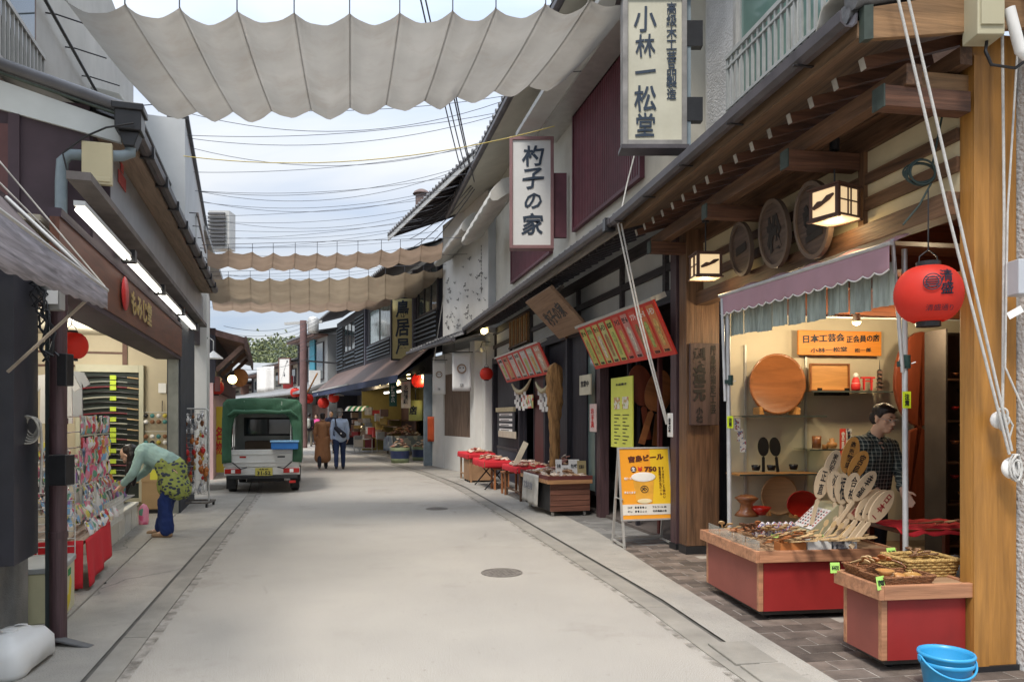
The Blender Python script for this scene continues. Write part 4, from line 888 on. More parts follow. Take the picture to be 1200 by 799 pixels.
# camera side end: white verge, plum recess
FA = 1.36
mb = MB(); mb.prism([(-0.22, 3.97), (2.2, 4.62), (2.2, 4.28), (-0.22, 3.80)], FA - 0.05, FA, ax=0)
obj('white_verge', mb, mat('white_verge_board', (0.5, 0.53, 0.53), 0.08, 2, 0.7), A1)
Q('side_wall', A1, FA - 0.06, FA - 0.01, 0.72, 3.0, 2.9, 4.35, mat('white_side_wall', (0.52, 0.54, 0.54), 0.06, 2, 0.8))
Q('side_panel', A1, FA - 0.02, FA + 0.03, 0.02, 0.74, 2.4, 4.1, dpanel); Q('side_post', A1, FA - 0.05, FA - 0.021, 0.52, 0.60, 2.4, 3.95, dpanel)
Q('side_post', A1, FA - 0.05, FA - 0.021, 0.60, 0.72, 2.9, 3.86, mat('plum_brown_strip', (0.10, 0.045, 0.045), 0.2, 3))
mb = MB(); mb.tube([(FA - 0.05, -0.25, 4.09), (FA - 0.05, 2.2, 4.74)], 0.055, 10); obj('verge_roll', mb, mat('dark_copper_roll', (0.10, 0.10, 0.11), 0.2, 3, 0.4), A1)
mb = MB(); mb.tube([(FA - 0.07, -0.23, 4.02), (FA - 0.07, 2.2, 4.67)], 0.014, 6); obj('verge_line', mb, copper_g, A1)
mb = MB(); mb.add([(FA - .05, -0.42, 4.1), (FA + 9, -.42, 4.1), (FA + 9, .8, 4.42), (FA - 0.05, .8, 4.42)], [(0, 1, 2, 3)])
# rain hopper + blue-grey pipe
hp = MB(); hp.bx(1.14, 1.34, -0.40, -0.20, 3.86, 4.06); hp.bx(1.12, 1.36, -0.42, -0.18, 4.02, 4.08); hp.prism([(-0.38, 3.86), (-0.22, 3.86), (-0.26, 3.74), (-0.34, 3.74)], 1.18, 1.34, ax=0); obj('rain_hopper', hp, black, A1, bev=0.008)
pp = MB(); pp.tube([(1.26, -0.30, 3.78), (1.26, -0.30, 3.70), (1.22, -0.24, 3.66), (1.22, -0.05, 3.64), (1.22, 0.14, 3.63), (1.22, 0.19, 3.57), (1.22, 0.2, 3.4), (1.22, 0.2, 2.2)], 0.045, 12); obj('downpipe', pp, slatec, A1)
for z in (3.1, 2.6): obj('pipe_clamp', MB().tube([(1.22, 0.2, z), (1.22, 0.2, z + 0.03)], 0.052, 12), dpanel, A1)
# upper floor
yU = 0.84
Q('upper_wall', A1, FA + 0.25, 8.2, yU, yU + 0.3, 4.2, 7.6, greyup)
xr = lx(48, yU - 0.1)
q = Q('window', A1, -1.5, xr + 0.1, yU - 0.03, yU, 4.4, 6.5, brownframe); obj('pane', MB().bx(-1.4, xr, yU - 0.045, yU - 0.035, 4.5, 6.4), glass_k, q)
Q('upper_wall', A1, -2.0, FA + 0.25, yU + 0.001, yU + 0.3, 4.2, 7.6, greyup)
rl = obj('railing', MB().bx(-1.2, xr, yU - 0.14, yU - 0.10, 5.0, 5.04).bx(-1.2, xr, yU - 0.14, yU - 0.10, 4.45, 4.48), alu, A1); x = xr
while x > -1.0: obj('baluster', MB().bx(x - 0.016, x, yU - 0.132, yU - 0.108, 4.47, 5.0), alu, rl); x -= 0.11
xa = FLf.inv(*WP(45, 0, 7.5).xy)[0]
mb = MB(); mb.tube([(xa - 1.5, yU - 0.08, 5.7), (xa + 2.6, yU - 0.08, 5.7)], 0.02, 8); obj('fixing_rail', mb, black, A1)
for i in range(5): mb = MB(); x = xa + i * 0.75 - 0.5; mb.tube([(x, yU, 5.72), (x, yU - 0.1, 5.72), (x + 0.02, yU - 0.42, 5.66)], 0.008, 6); obj('rail_hook', mb, black, A1)
hx0 = lx(190, 0.5); 
hd = MB(); hd.prism([(0.84, 4.75), (0.30, 4.85), (0.28, 5.4), (0.50, 5.75), (0.84, 5.8)], 5.2, 8.0, ax=0); obj('window_hood', hd, mat('warm_grey_hood', (0.34, 0.34, 0.31), 0.12, 2, 0.7), A1, bev=0.02)
hd = MB(); hd.tube([(5.1, 0.26, 5.42), (8.1, 0.26, 5.38)], 0.045, 8); hd.bc((8.1, 0.26, 5.3), (0.12, 0.14, 0.25)); obj('hood_gutter', hd, black, A1)
Q('hood_base', A1, 5.2, 8.0, 0.34, 0.84, 4.66, 4.75, black)
# interior
FXL = 7.9
Q('interior_floor', A1, 0.1, xE, 0.0, 4.5, 0.0, 0.025, concrete); Q('interior_ceiling', A1, 0.1, FXL, 0.05, 4.5, 2.82, 2.86, mat('cream_ceiling', (0.42, 0.37, 0.28), 0.06, 2))
Q('end_wall', A1, FXL, FXL + 0.08, 0.12, 4.5, 0.02, 2.82, cream_in); Q('back_wall', A1, 0.1, FXL, 4.5, 4.55, 0.02, 2.82, cream_in); Q('near_wall', A1, 0.1, 0.14, 0.6, 4.5, 0.02, 2.82, cream_in)
for z in (2.52, 2.30): Q('wall_rail', A1, FXL - 0.02, FXL, 0.9, 4.5, z, z + 0.035, brownm)
Q('wall_post', A1, FXL - 0.03, FXL, 0.88, 0.95, 2.3, 2.82, brownm)
for i, (a, b, y) in enumerate(((1.2, 3.2, 0.75), (1.2, 3.2, 1.05), (3.5, 5.2, 0.75), (3.5, 5.2, 1.05), (5.5, 7.0, 0.85))):
    h_ = Q('light_fitting', A1, a, b, y - 0.03, y + 0.03, 2.78, 2.82, white_p); obj('tube', MB().tube([(a, y, 2.75), (b, y, 2.75)], 0.02, 8), glow_white, h_)
for lx_ in (2.2, 4.5, 6.6): glow(A1, (lx_, 1.3, 2.5), 26, 0.3, (1, 0.96, 0.86))
# lettering on the fascia: red mark and gold characters
redp = mat('sign_red', (0.55, 0.03, 0.03), 0.1, 5, 0.5); goldp = mat('gold_leaf', (0.62, 0.46, 0.14), 0.1, 5, 0.35, metal=0.6)
x, y, z = FLf.p(146, 354, -0.075); obj('logo', MB().lathe([(0, 0), (0.16, 0), (0.16, 0.01), (0, 0.012)], n=24, T=Euler((pi / 2, 0, 0)).to_matrix().to_4x4()), redp, A1, loc=(x, y, 2.68))
text(A1, 'もみじ堂', (x + 0.95, y - 0.005, 2.66), (1.25, 0.26), goldp, 0.0, brush=0.08, bold=0.03)
x, y, z = FLf.p(143, 212, -0.077); obj('logo', MB().bc((0, 0, 0), (0.35, 0.006, 0.12)).bc((0, 0, 0.15), (0.12, 0.006, 0.14)), mat('faded_red', (0.42, 0.08, 0.08), 0.2, 5), A1, loc=(x, y, 3.72))
# beige junction box + cable
jb = MB(); jb.bx(0, 0.05, -0.19, 0.03, 3.38, 3.72); jb.bx(-0.01, 0.0, -0.18, 0.02, 3.40, 3.44); jx = FA - 0.25
tagit(obj('junction_box', jb, mat('beige_enamel', (0.50, 0.44, 0.28), 0.06, 3, 0.45), loc=FLf.w(jx, 0), rot=(0, 0, FLf.rz), bev=0.006), 'beige junction box beside the rain pipe under the hopper', 'junction box')
tagit(obj('cable', MB().tube([FLf.w(1.1, -0.35, 3.9), FLf.w(1.1, -0.15, 3.84), FLf.w(1.1, 0.0, 3.75), FLf.w(1.1, 0.16, 3.6), FLf.w(1.1, 0.12, 3.42), FLf.w(1.1, 0.0, 3.32), FLf.w(1.1, -0.1, 3.36)], 0.008, 6), black), 'black cable looping from rain hopper to beige junction box', 'cable')
# ---- building beyond: pale grey upper walls and white pillar
Fm = Frame(-5.50, 12.5, -0.367)
A2 = thing('shop_building', 'pale grey upper storey above a white pillar past the souvenir shop', 'building', Fm.w(0, 0), Fm.rz)
Q('upper_wall', A2, 0.0, 10.8, 0.02, 0.3, 3.95, 6.5, palegrey); Q('roof_trim', A2, -0.05, 10.9, -0.04, 0.3, 6.5, 6.56, black); Q('end_wall', A2, -0.05, 0.0, 0.02, 3, 3.95, 6.5, palegrey)
Q('white_pillar', A2, 2.35, 3.9, -0.22, 0.12, 0.0, 4.1, white_g); Q('end_wall', A2, 2.4, 2.5, 0.12, 4, 0.0, 4.1, white_g)
for i in range(9): x = 1 + i * 1.0; mb = MB(); mb.tube([(x, 0.02, 5.2), (x, -0.1, 5.2), (x, -0.12, 5.13)], 0.01, 5); obj('wall_hook', mb, black, A2)
Q('inner_panel', A2, 2.8, 6.5, -0.02, 0.02, 4.0, 5.6, mat('light_panel', (0.52, 0.53, 0.53), 0.06, 2), label='lighter wall panel'); Q('panel_trim', A2, 2.75, 6.5, -0.05, 0.0, 5.6, 5.66, mat('brown_trim', (0.25, 0.2, 0.17), 0.2, 3))
lb = thing('louvre_box', 'louvred grey box standing out from the pale wall against the sky', 'louvre', tuple(WP(254, 290, 22.5)))
Q('frame', lb, -0.30, 0.34, 0.1, 0.6, 0, 1.15, alu)
for i in range(9): Q('slat', lb, -0.27, 0.24, -0.02, 0.06, 0.08 + i * 0.115, 0.14 + i * 0.115, mat('dark_louvre', (0.08, 0.08, 0.085), 0.2, 5))
# ---- dark timber house with low deep eave
F6 = Frame(-6.95, 17.6, -0.33)
A3 = thing('shop_building', 'low dark timber house with brown roof edge and pink lower wall', 'building', F6.w(0, 0), F6.rz)
pinkw = mat('pink_wall', (0.5, 0.34, 0.33), 0.1, 2)
Q('ground_wall', A3, 0, 9, 0.15, 0.4, 0, 2.3, pinkw); Q('dark_band', A3, 0, 9, 0.1, 0.4, 2.3, 3.6, navy); Q('header', A3, 0, 9, 0.0, 0.12, 2.1, 2.45, mat('dark_red_header', (0.10, 0.035, 0.03), 0.2, 3))
mb = MB(); mb.prism([(-0.55, 3.25), (-0.55, 3.4), (0.8, 3.75), (0.8, 3.6)], 0.0, 8.5, ax=0); obj('roof', mb, mat('brown_tiles', (0.17, 0.10, 0.085), 0.3, 6), A3)
Q('roof_edge', A3, -0.03, 8.5, -0.6, -0.55, 3.12, 3.42, mat('brown_edge', (0.13, 0.08, 0.07), 0.3, 5))
for x in (0.15, 2.4, 4.6): mb = MB(); mb.bar((x, 0.1, 2.6), (x, -0.5, 3.2), 0.1, 0.1); obj('brace', mb, mat('brown_brace', (0.2, 0.12, 0.09), 0.3, 5), A3)
A4 = thing('shop_building', 'tall grey building with pipes beyond the low timber house', 'building', F6.w(1.5, 0.9), F6.rz)
Q('wall', A4, 0, 7, 0, 3, 4.1, 6.2, cream_h[2]); Q('roof', A4, -0.2, 7.2, -0.5, 3, 6.2, 6.32, palemetal)
for z in (4.6, 5.0, 5.4): Q('pipe_run', A4, 0, 5, -0.1, -0.03, z, z + 0.05, white_p)
sl_ = thing('gooseneck_lamp', 'white gooseneck lamp on the pillar beyond the souvenir shop', 'lamp', tuple(WP(250, 420, 16.8)))
obj('arm', MB().tube([(-0.3, 0, 0.0), (-0.3, 0, 0.35), (-0.12, 0, 0.5), (0.0, 0, 0.4), (0, 0, 0.16)], 0.012, 6), alu, sl_); obj('shade', MB().lathe([(0.02, 0.17), (0.05, 0.14), (0.2, 0.02), (0.21, 0)], n=20), white_p, sl_)
for x_, lab in ((F6.w(0.6, -0.25, 2.42), 'lit round bulb under the low dark eave'),):
    o = thing('bulb_lamp', lab, 'lamp', x_); obj('bulb', MB().ell((0, 0, 0), (0.11, 0.11, 0.11)), glow_bulb, o); obj('cap', MB().cyl((0, 0, 0.09), 0.05, 0.1, 10), black, o)
o = thing('wooden_sign', 'round brown wooden sign hanging beside the lit bulb', 'sign', F6.w(1.4, -0.4, 2.5)); obj('board', MB().ell((0, 0, 0), (0.22, 0.06, 0.24)), mat('orange_brown_board', (0.3, 0.13, 0.05), 0.2, 5), o)
# ================================================================== sun sails slung across the street
sail_g = mat('grey_beige_canvas', (0.385, 0.365, 0.33), 0.12, 1.0, 0.85, 0.1, 200, trans=0.36, dirt=0.35, dirtcol=(0.27, 0.22, 0.17))
sail_b = mat('tan_canvas', (0.37, 0.27, 0.195), 0.18, 1.0, 0.85, trans=0.30, dirt=0.4, dirtcol=(0.2, 0.15, 0.1))
sail_c = mat('tan_canvas_far', (0.37, 0.29, 0.20), 0.15, 1.0, 0.85, trans=0.30, dirt=0.3, dirtcol=(0.2, 0.15, 0.1))
seam_m = mat('canvas_seam', (0.36, 0.33, 0.28), 0.2, 5, 0.9)
wire_m = mat('steel_wire', (0.07, 0.075, 0.09), 0.2, 5, 0.5)
def sail(NL, NR, FL_, FR_, nseg, sag, m_, label, sub=10, stains=0, lead=0.0):
    """NL/NR near edge ends, FL_/FR_ far edge ends; canvas hangs in scallops between the slide hooks of each fold"""
    NL, NR, FL_, FR_ = map(Vector, (NL, NR, FL_, FR_)); root = thing('street_awning', label, 'awning')
    rnd = random.Random(nseg * 7 + int(sag * 100)); ds = [sag * (0.85 + 0.3 * rnd.random()) for _ in range(nseg)]; kn = [i / nseg + (rnd.random() - .5) * 0.012 for i in range(nseg + 1)]; kn[0] = 0; kn[-1] = 1
    def fn(u, v):
        s_ = u * nseg; i = min(int(s_), nseg - 1); t = s_ - i; uu = kn[i] + (kn[i + 1] - kn[i]) * t
        p = (NL + (NR - NL) * uu) * (1 - v) + (FL_ + (FR_ - FL_) * uu) * v
        drop = ds[i] * (1 - abs(2 * t - 1) ** (1.9 - 0.5 * v)) * (1.0 - 0.25 * sin(pi * v))
        long_sag = 0.05 * sin(pi * v) + 0.16 * sin(pi * uu)
        wr = 0.006 * sin(uu * 160 + v * 9) * sin(pi * t) + 0.012 * sin(v * 14 + i * 2.1) * sin(pi * t)
        return p + Vector((0, 0, -drop - long_sag + wr))
    mb = MB(); mb.grid(fn, nseg * sub, 20); c = obj('canvas', mb, m_, root)
    for k in range(nseg + 1):
        mb = MB(); mb.tube([fn(k / nseg, j / 10) + Vector((0, 0, 0.012)) for j in range(11)], 0.007, 5); obj('batten', mb, seam_m if k % 2 else white_end, root)
    for k in range(0, nseg + 1):
        for v, E in ((0, 0), (1, 1)):
            q = fn(k / nseg, v); mb = MB(); mb.tube([q, q + Vector((0, 0, 0.10 + 0.16 * sin(pi * k / nseg)))], 0.007, 5); obj('hook', mb, wire_m, root)
    for (a, b) in ((NL, NR), (FL_, FR_)):
        e = (b - a).normalized(); mb = MB(); mb.tube([a - e * 0.9 + Vector((0, 0, 0.1)), a + Vector((0, 0, .1)), b + Vector((0, 0, .1)), b + e * 0.7 + Vector((0, 0, 0.1))], 0.007, 5); obj('carrier_wire', mb, wire_m, root)
    return root
sail((-4.32, 7.15, 5.52), (1.42, 8.35, 6.25), (-4.78, 10.0, 5.62), (0.76, 10.5, 6.28), 11, 0.125, sail_g, 'large grey beige canvas sail slung over the street in scallops')
a = WP(243, 292, 17.0); b = WP(519, 284, 17.6); c = WP(243, 311, 19.4); d = WP(517, 303, 19.8)
sail(a, b, c, d, 11, 0.09, sail_b, 'reddish tan canvas sail, the upper one of the two brown ones down the street')
a = WP(244, 323, 20.6); b = WP(519, 314, 21.6); c = WP(246, 352, 24.2); d = WP(519, 344, 25.0)
sail(a, b, c, d, 12, 0.095, sail_c, 'dull tan canvas sail hanging below the reddish one')
a = WP(248, 350, 25.2); b = WP(516, 342, 26.0); c = WP(250, 363, 29); d = WP(514, 355, 30)
sail(a, b, c, d, 12, 0.08, sail_b, 'lowest and farthest tan canvas sail peeping out under the dull one')
# ------------------------------------------------------------------ wires
def wire(a, b, sag, r=0.006, label=None, group=None, m_=None, n=16, name='overhead_wire'):
    a = Vector(a); b = Vector(b); mb = MB(); mb.tube([a + (b - a) * (i / n) + Vector((0, 0, -sag * 4 * (i / n) * (1 - i / n))) for i in range(n + 1)], r, 5)
    return tagit(obj(name, mb, m_ or wire_m), label, 'wire', group)
rnd = random.Random(4)
for i in range(34):
    Y = 9.8 + i * 0.55 + rnd.random() * 0.3; X = -5.50 - 0.367 * (Y - 12.5) if Y > 11 else -4.6
    xr = Y - 8.4 + 0.6 + rnd.random() * 0.8; r2_ = F2.w(xr, 1.05, 6.85 + rnd.random() * 0.15)
    wire((X, Y, 6.0 + rnd.random() * 0.55), r2_, 0.1 + rnd.random() * 0.35, 0.0055, 'thin dark overhead wire strung across the street above the sails', 'overhead wires across the street')
wire(WP(215, 183, 12.2), WP(650, 148, 11.5), 0.3, 0.008, 'yellow sleeved wire crossing the street below the grey sail', None, mat('yellow_sleeve', (0.5, 0.4, 0.12), 0.1, 5))
for i, (pa, pb) in enumerate((((484, -40), (543, 210)), ((492, -30), (549, 212)), ((521, 60), (553, 206)), ((524, 60), (556, 214)))):
    wire(WP(pa[0], pa[1], 9.5), WP(pb[0], pb[1], 17.5), 0.08, 0.012, 'black power cable sloping down to the eave beside the round roof vent', 'sloping power cables')
for i in range(5): wire(WP(548 + 2 * i, 214 + 2 * i, 17.5), WP(470 + 5 * i, 262 + 9 * i, 25), 0.15, 0.012, 'cable of the bundle running along the dark eave', 'cables along the dark eave')
for i in range(7): wire(WP(262, 382 + i * 8, 27), WP(372, 372 + i * 7 - 3 * (i % 3), 33), 0.35, 0.008, 'far overhead wire crossing beneath the tan sails', 'far wires beneath the sails')
# support ropes of the sails
rope_m = mat('white_rope', (0.58, 0.57, 0.54), 0.12, 30, 0.8, 0.5, 300)
def rope(pts, r=0.009, label='', group=None):
    mb = MB(); mb.tube(pts, r, 7); return tagit(obj('rope', mb, rope_m), label, 'rope', group)
rope([WP(1046, -30, 3.95), WP(1110, 245, 4.05), WP(1183, 532, 4.22)], 0.008, 'white rope slanting down to the lower cleat on the yellow pillar, outer of the pair')
rope([WP(1058, -30, 3.95), WP(1118, 230, 4.05), WP(1186, 528, 4.22)], 0.008, 'white rope slanting down to the lower cleat on the yellow pillar, inner of the pair')
rope([WP(1174, -30, 4.22), WP(1177, 250, 4.22), WP(1175, 485, 4.25)], 0.008, 'white rope hanging straight down the yellow pillar')
rope([WP(1198, -30, 4.2), WP(1181, 250, 4.2), WP(1178, 430, 4.2), WP(1200, 480, 4.2)], 0.006, 'thin cream cord sagging behind the straight rope at the picture edge')
for i in range(2): rope([WP(724 + 4 * i, 262, 8.1), WP(747 + 3 * i, 370, 8.15), WP(781 + 2 * i, 497, 8.3)], 0.010, ['white rope running from the roof corner to the dark post, outer of the pair', 'white rope running from the roof corner to the dark post, inner of the pair'][i])
rope([WP(747, 168, 8.6), WP(735, 215, 8.4), WP(725, 262, 8.1)], 0.009, 'short white rope between the tall shop sign and the roof corner')
rope([WP(520, 345, 19.6), WP(508, 425, 20.4)], 0.012, 'thin rope hanging beside the white building corner')
for i, (px, py, s_) in enumerate(((1168, 492, 1.0), (1183, 548, 1.25))):
    p = WP(px, py, 4.27); o = thing('rope_cleat', ['white round cleat holding the straight rope on the yellow pillar', 'white cleat wrapped with knotted rope, low on the yellow pillar'][i], 'cleat', tuple(p), F1.rz - pi / 2)
    mb = MB(); mb.lathe([(0, 0), (0.045 * s_, 0), (0.05 * s_, 0.012), (0.04 * s_, 0.03), (0, 0.035)], n=20, T=Euler((pi / 2, 0, 0)).to_matrix().to_4x4()); obj('plate', mb, white_p, o)
    mb = MB(); pts = []
    for k in range(60): a = k / 60 * (6 + 6 * i) * pi; pts.append(((0.022 + 0.012 * sin(a * .37)) * cos(a), -0.045 - 0.012 * sin(k * 0.7), (0.05 * s_ + 0.02 * cos(a * .31)) * sin(a)))
    mb.tube(pts, 0.007, 6); obj('knot', mb, rope_m, o)
    mb = MB(); mb.tube([(0.02, -0.05, 0.03), (0.06, -0.05, -0.03), (0.05, -0.04, -0.10), (0.02, -0.04, -0.06)], 0.006, 6); obj('rope_end', mb, rope_m, o)
# black cable coil under the eave, cables by the near pillar
coil = MB(); c0 = Vector(F1.w(0.20, 0.10, 2.98))
for t in range(5): coil.tube([(c0.x + (0.075 + .006 * t) * cos(a_), c0.y + 0.01 * t, c0.z + (0.075 - 0.004 * t) * sin(a_) + 0.01 * sin(t * 2)) for a_ in [k * pi / 12 for k in range(24)]], 0.006, 6, closed=True)
coil.tube([c0 + Vector((0.06, 0, 0.05)), c0 + Vector((0.12, 0, 0.35)), c0 + Vector((0.3, -0.1, 0.95))], 0.006, 6); coil.tube([c0 + Vector((0.05, 0, -0.07)), c0 + Vector((-0.02, 0, -0.2)), c0 + Vector((-0.12, 0, -0.32))], 0.006, 6)
tagit(obj('cable_coil', coil, mat('dark_green_cable', (0.03, 0.05, 0.045), 0.2, 5)), 'coil of dark cable hanging above the red lantern', 'cable coil')
tagit(obj('cable', MB().tube([WP(1158, 38, 4.1), WP(1155, 60, 4.05), WP(1162, 76, 4.05), WP(1190, 80, 4.05), WP(1215, 62, 4.05)], 0.009, 6), black), 'thick black cable curving out of the beige meter box', 'cable')
def pbox(name, px0, px1, py0, py1, Y, dep, m_, label, cat, bev=0.005, rz=0.0): return propbox(name, px0, px1, py0, py1, Y, dep, m_, label, cat, bev, rz)
mbx = pbox('meter_box', 1146, 1178, -40, 40, 4.0, 0.14, mat('beige_steel', (0.42, 0.39, 0.27), 0.06, 3, 0.4), 'beige steel meter box above the yellow pillar', 'meter box')
obj('door', MB().bx(-0.06, 0.062, -0.012, 0.0, 0.05, 0.34), mat('beige_steel', (0.42, 0.39, 0.27)), mbx)
tagit(obj('white_conduit', MB().tube([WP(1183, 10, 4.0), WP(1196, 60, 4.0), WP(1204, 66, 4.0)], 0.028, 12), white_p), 'white plastic conduit beside the beige meter box', 'conduit')
pbox('outdoor_camera', 1194, 1216, 303, 344, 4.1, 0.12, mat('pale_grey_plastic', (0.45, 0.47, 0.5), 0.05, 3, 0.35), 'grey and white box fixed to the wall at the picture edge', 'box')
tagit(obj('paper_tag', MB().bx(-0.045, 0.045, 0, 0.002, -0.02, 0.02), white_p, loc=WP(1190, 366, 4.12), rot=(0, -0.5, 0)), 'white paper tag on a cord by the yellow pillar', 'tag')
# canvas heaped on the shop roof
mb = MB(); 
def fnc(u, v):
    x = -0.35 + 1.05 * u; y = 0.82 - 0.9 * v
    return (-0.14 - 0.1 * 0 + v * 0.35, 0.80 - u * 0.95, 3.79 + u * 0.26 + 0.10 * sin(v * pi) + 0.03 * sin(u * 9 + v * 3) + 0.02 * sin(v * 17 + u * 5))
mb.grid(fnc, 30, 14, th=0.01); tagit(obj('folded_canvas', mb, canv, loc=F1.w(0, 0), rot=(0, 0, F1.rz)), 'folded off-white canvas lying on the tiled eave end above the yellow beam', 'canvas')
# ================================================================== hanging shop signs
signf = mat('sign_face_aged', (0.50, 0.48, 0.38), 0.12, 2, 0.5, dirt=0.35, dirtcol=(0.33, 0.3, 0.2)); signw = mat('sign_face_white', (0.62, 0.62, 0.60), 0.05, 2, 0.4); frame_b = mat('sign_frame_brown', (0.20, 0.145, 0.125), 0.2, 4, 0.5)
def vsign(px0, px1, py0, py1, Y, face, frm, label, cols, rz=0.0, fr=0.05, dep=0.18, group=None):
    a = WP(px0, py1, Y); b = WP(px1, py0, Y); W_ = b.x - a.x; H_ = b.z - a.z
    o = thing('shop_sign', label, 'sign', ((a.x + b.x) / 2, Y, a.z), rz)
    obj('box', MB().bx(-W_ / 2 + fr * .5, W_ / 2 - fr * .5, 0.01, dep - .01, fr * .5, H_ - fr * .5), face, o)
    for (x0, x1, z0, z1) in ((-W_ / 2, -W_ / 2 + fr, 0, H_), (W_ / 2 - fr, W_ / 2, 0, H_), (-W_ / 2 + fr, W_ / 2 - fr, 0, fr), (-W_ / 2 + fr, W_ / 2 - fr, H_ - fr, H_)): obj('frame', MB().bx(x0, x1, -0.015, dep, z0, z1), frm, o, bev=0.004)
    for (s_, cx, cz, w2, h2, bo, br, sd_) in cols: text(o, s_, (cx * W_ / 2, 0.002, cz * H_), (w2 * W_, h2 * H_), inkb, 0, vertical=True, bold=bo, brush=br, seed=sd_)
    return o, W_, H_
o, W_, H_ = vsign(730, 805, -8, 170, 7.5, signf, mat('grey_weathered_frame', (0.22, 0.21, 0.20), 0.3, 4, 0.6), 'tall aged sign with blue-black brush characters beside the stuccoed wall', [('小林一松堂', -0.30, 0.485, 0.36, 0.86, 0.014, 0.08, 1), ('高級木工芸品製造', 0.52, 0.62, 0.17, 0.64, 0.02, 0.05, 2)])
obj('cap', MB().prism([(-W_ / 2 - .05, H_), (W_ / 2 + .05, H_), (0, H_ + .14)], -0.03, 0.22), gutter_m, o); obj('sill', MB().bx(-W_ / 2 - .02, W_ / 2 + .02, -0.03, 0.2, -0.04, 0.0), gutter_m, o)
obj('bracket', MB().bx(W_ / 2, W_ / 2 + 0.17, 0.03, 0.12, 0.26, 0.50), black, o); obj('bracket', MB().bx(W_ / 2, W_ / 2 + 0.17, 0.03, 0.12, 1.02, 1.28), black, o); obj('mast', MB().bx(W_ / 2 + 0.0, W_ / 2 + 0.05, 0.04, 0.10, -0.1, H_), slatec, o)
o, W_, H_ = vsign(597, 649, 160, 291, 12.4, signw, mat('mauve_frame', (0.24, 0.13, 0.13), 0.12, 3, 0.5), 'white sign in a mauve frame with four blue-black brush characters', [('杓子の家', 0.05, 0.52, 0.52, 0.80, 0.02, 0.12, 3)], dep=0.22, fr=0.055)
obj('bracket', MB().bx(W_ / 2, W_ / 2 + 0.22, 0.05, 0.15, 0.2, 1.28), maroon2, o)
vsign(458, 485, 348, 422, 25.0, mat('yellow_sign_face', (0.55, 0.50, 0.26), 0.1, 3), black, 'cream sign with black brush characters hung on the dark slatted shop', [('鳥居屋', 0.0, 0.52, 0.62, 0.86, 0.03, 0.09, 4)])
vsign(326, 340, 419, 450, 38.5, white_p, brownm, 'small white vertical sign among the far houses', [('御食事', 0.0, 0.5, 0.6, 0.8, 0.03, 0.05, 5)])
tagit(obj('hanging_banner', MB().grid(lambda u, v: (u * 0.9, 0.06 * sin(u * 9), -1.3 * v + 0.1 * u), 10, 6, th=0.01), white_p, loc=WP(301, 431, 39)), 'white cloth hung from the eave of a far house', 'cloth')
# ================================================================== small truck seen from behind
tr = thing('small_truck', 'small white truck with green canvas canopy parked on the street edge', 'truck', (-4.86, 14.4, 0), atan2(0.27, 1) )
tw = mat('truck_white', (0.66, 0.66, 0.62), 0.05, 4, 0.3, coat=0.3, dirt=0.25, dirtcol=(0.4, 0.37, 0.3)); rub = mat('tyre_rubber', (0.025, 0.025, 0.025), 0.2, 9, 0.85)
grn = mat('green_canvas', (0.04, 0.115, 0.062), 0.18, 3, 0.7, 0.3, 30, dirt=0.3, dirtcol=(0.05, 0.12, 0.07)); lens_r = mat('red_lens', (0.42, 0.02, 0.015), 0.1, 9, 0.2); undr = mat('underbody', (0.03, 0.03, 0.03), 0.3, 9, 0.7)
Q('bed', tr, -0.68, 0.68, 0.05, 1.9, 0.50, 0.56, tw); Q('chassis', tr, -0.45, 0.45, 0.1, 3.1, 0.3, 0.5, undr)
for s in (-1, 1): Q('side_gate', tr, s * 0.70 - 0.02, s * 0.70 + 0.02, 0.04, 1.9, 0.54, 0.86, tw, bev=0.01)
tg = Q('tailgate', tr, -0.68, 0.68, 0.0, 0.035, 0.52, 0.86, tw, bev=0.012); 
for z in (0.6, 0.76): obj('rib', MB().bx(-0.62, 0.62, -0.012, 0.0, z, z + 0.03), tw, tg, bev=0.006)
for s in (-1, 1): obj('latch', MB().bx(s * 0.6 - 0.02, s * 0.6 + 0.02, -0.03, 0, 0.66, 0.84), black, tg)
obj('lettering', MB().bx(-0.42, -0.30, -0.003, 0.0, 0.70, 0.735), lens_r, tg); obj('lettering', MB().bx(0.28, 0.42, -0.003, 0.0, 0.70, 0.73), ink, tg)
Q('rear_panel', tr, -0.70, 0.70, 0.01, 0.06, 0.36, 0.52, tw, bev=0.01)
for s in (-1, 1):
    l_ = Q('tail_lamp', tr, s * 0.54 - 0.15, s * 0.54 + 0.15, -0.02, 0.012, 0.40, 0.49, lens_r, bev=0.008); obj('reverse_lens', MB().bx(s * 0.54 - 0.03, s * 0.54 + 0.04, -0.024, -0.018, 0.41, 0.48), white_p, l_)
Q('bumper', tr, -0.66, 0.66, -0.03, 0.03, 0.29, 0.36, undr, bev=0.01)
pl_ = Q('number_plate', tr, -0.13, 0.19, -0.035, -0.025, 0.355, 0.505, mat('plate_yellow', (0.55, 0.48, 0.10), 0.05, 3, 0.4)); text(pl_, '31-52', (0.03, -0.038, 0.405), (0.25, 0.075), ink, bold=0.03); text(pl_, '広島 480', (0.03, -0.038, 0.478), (0.17, 0.03), ink, bold=0.02)
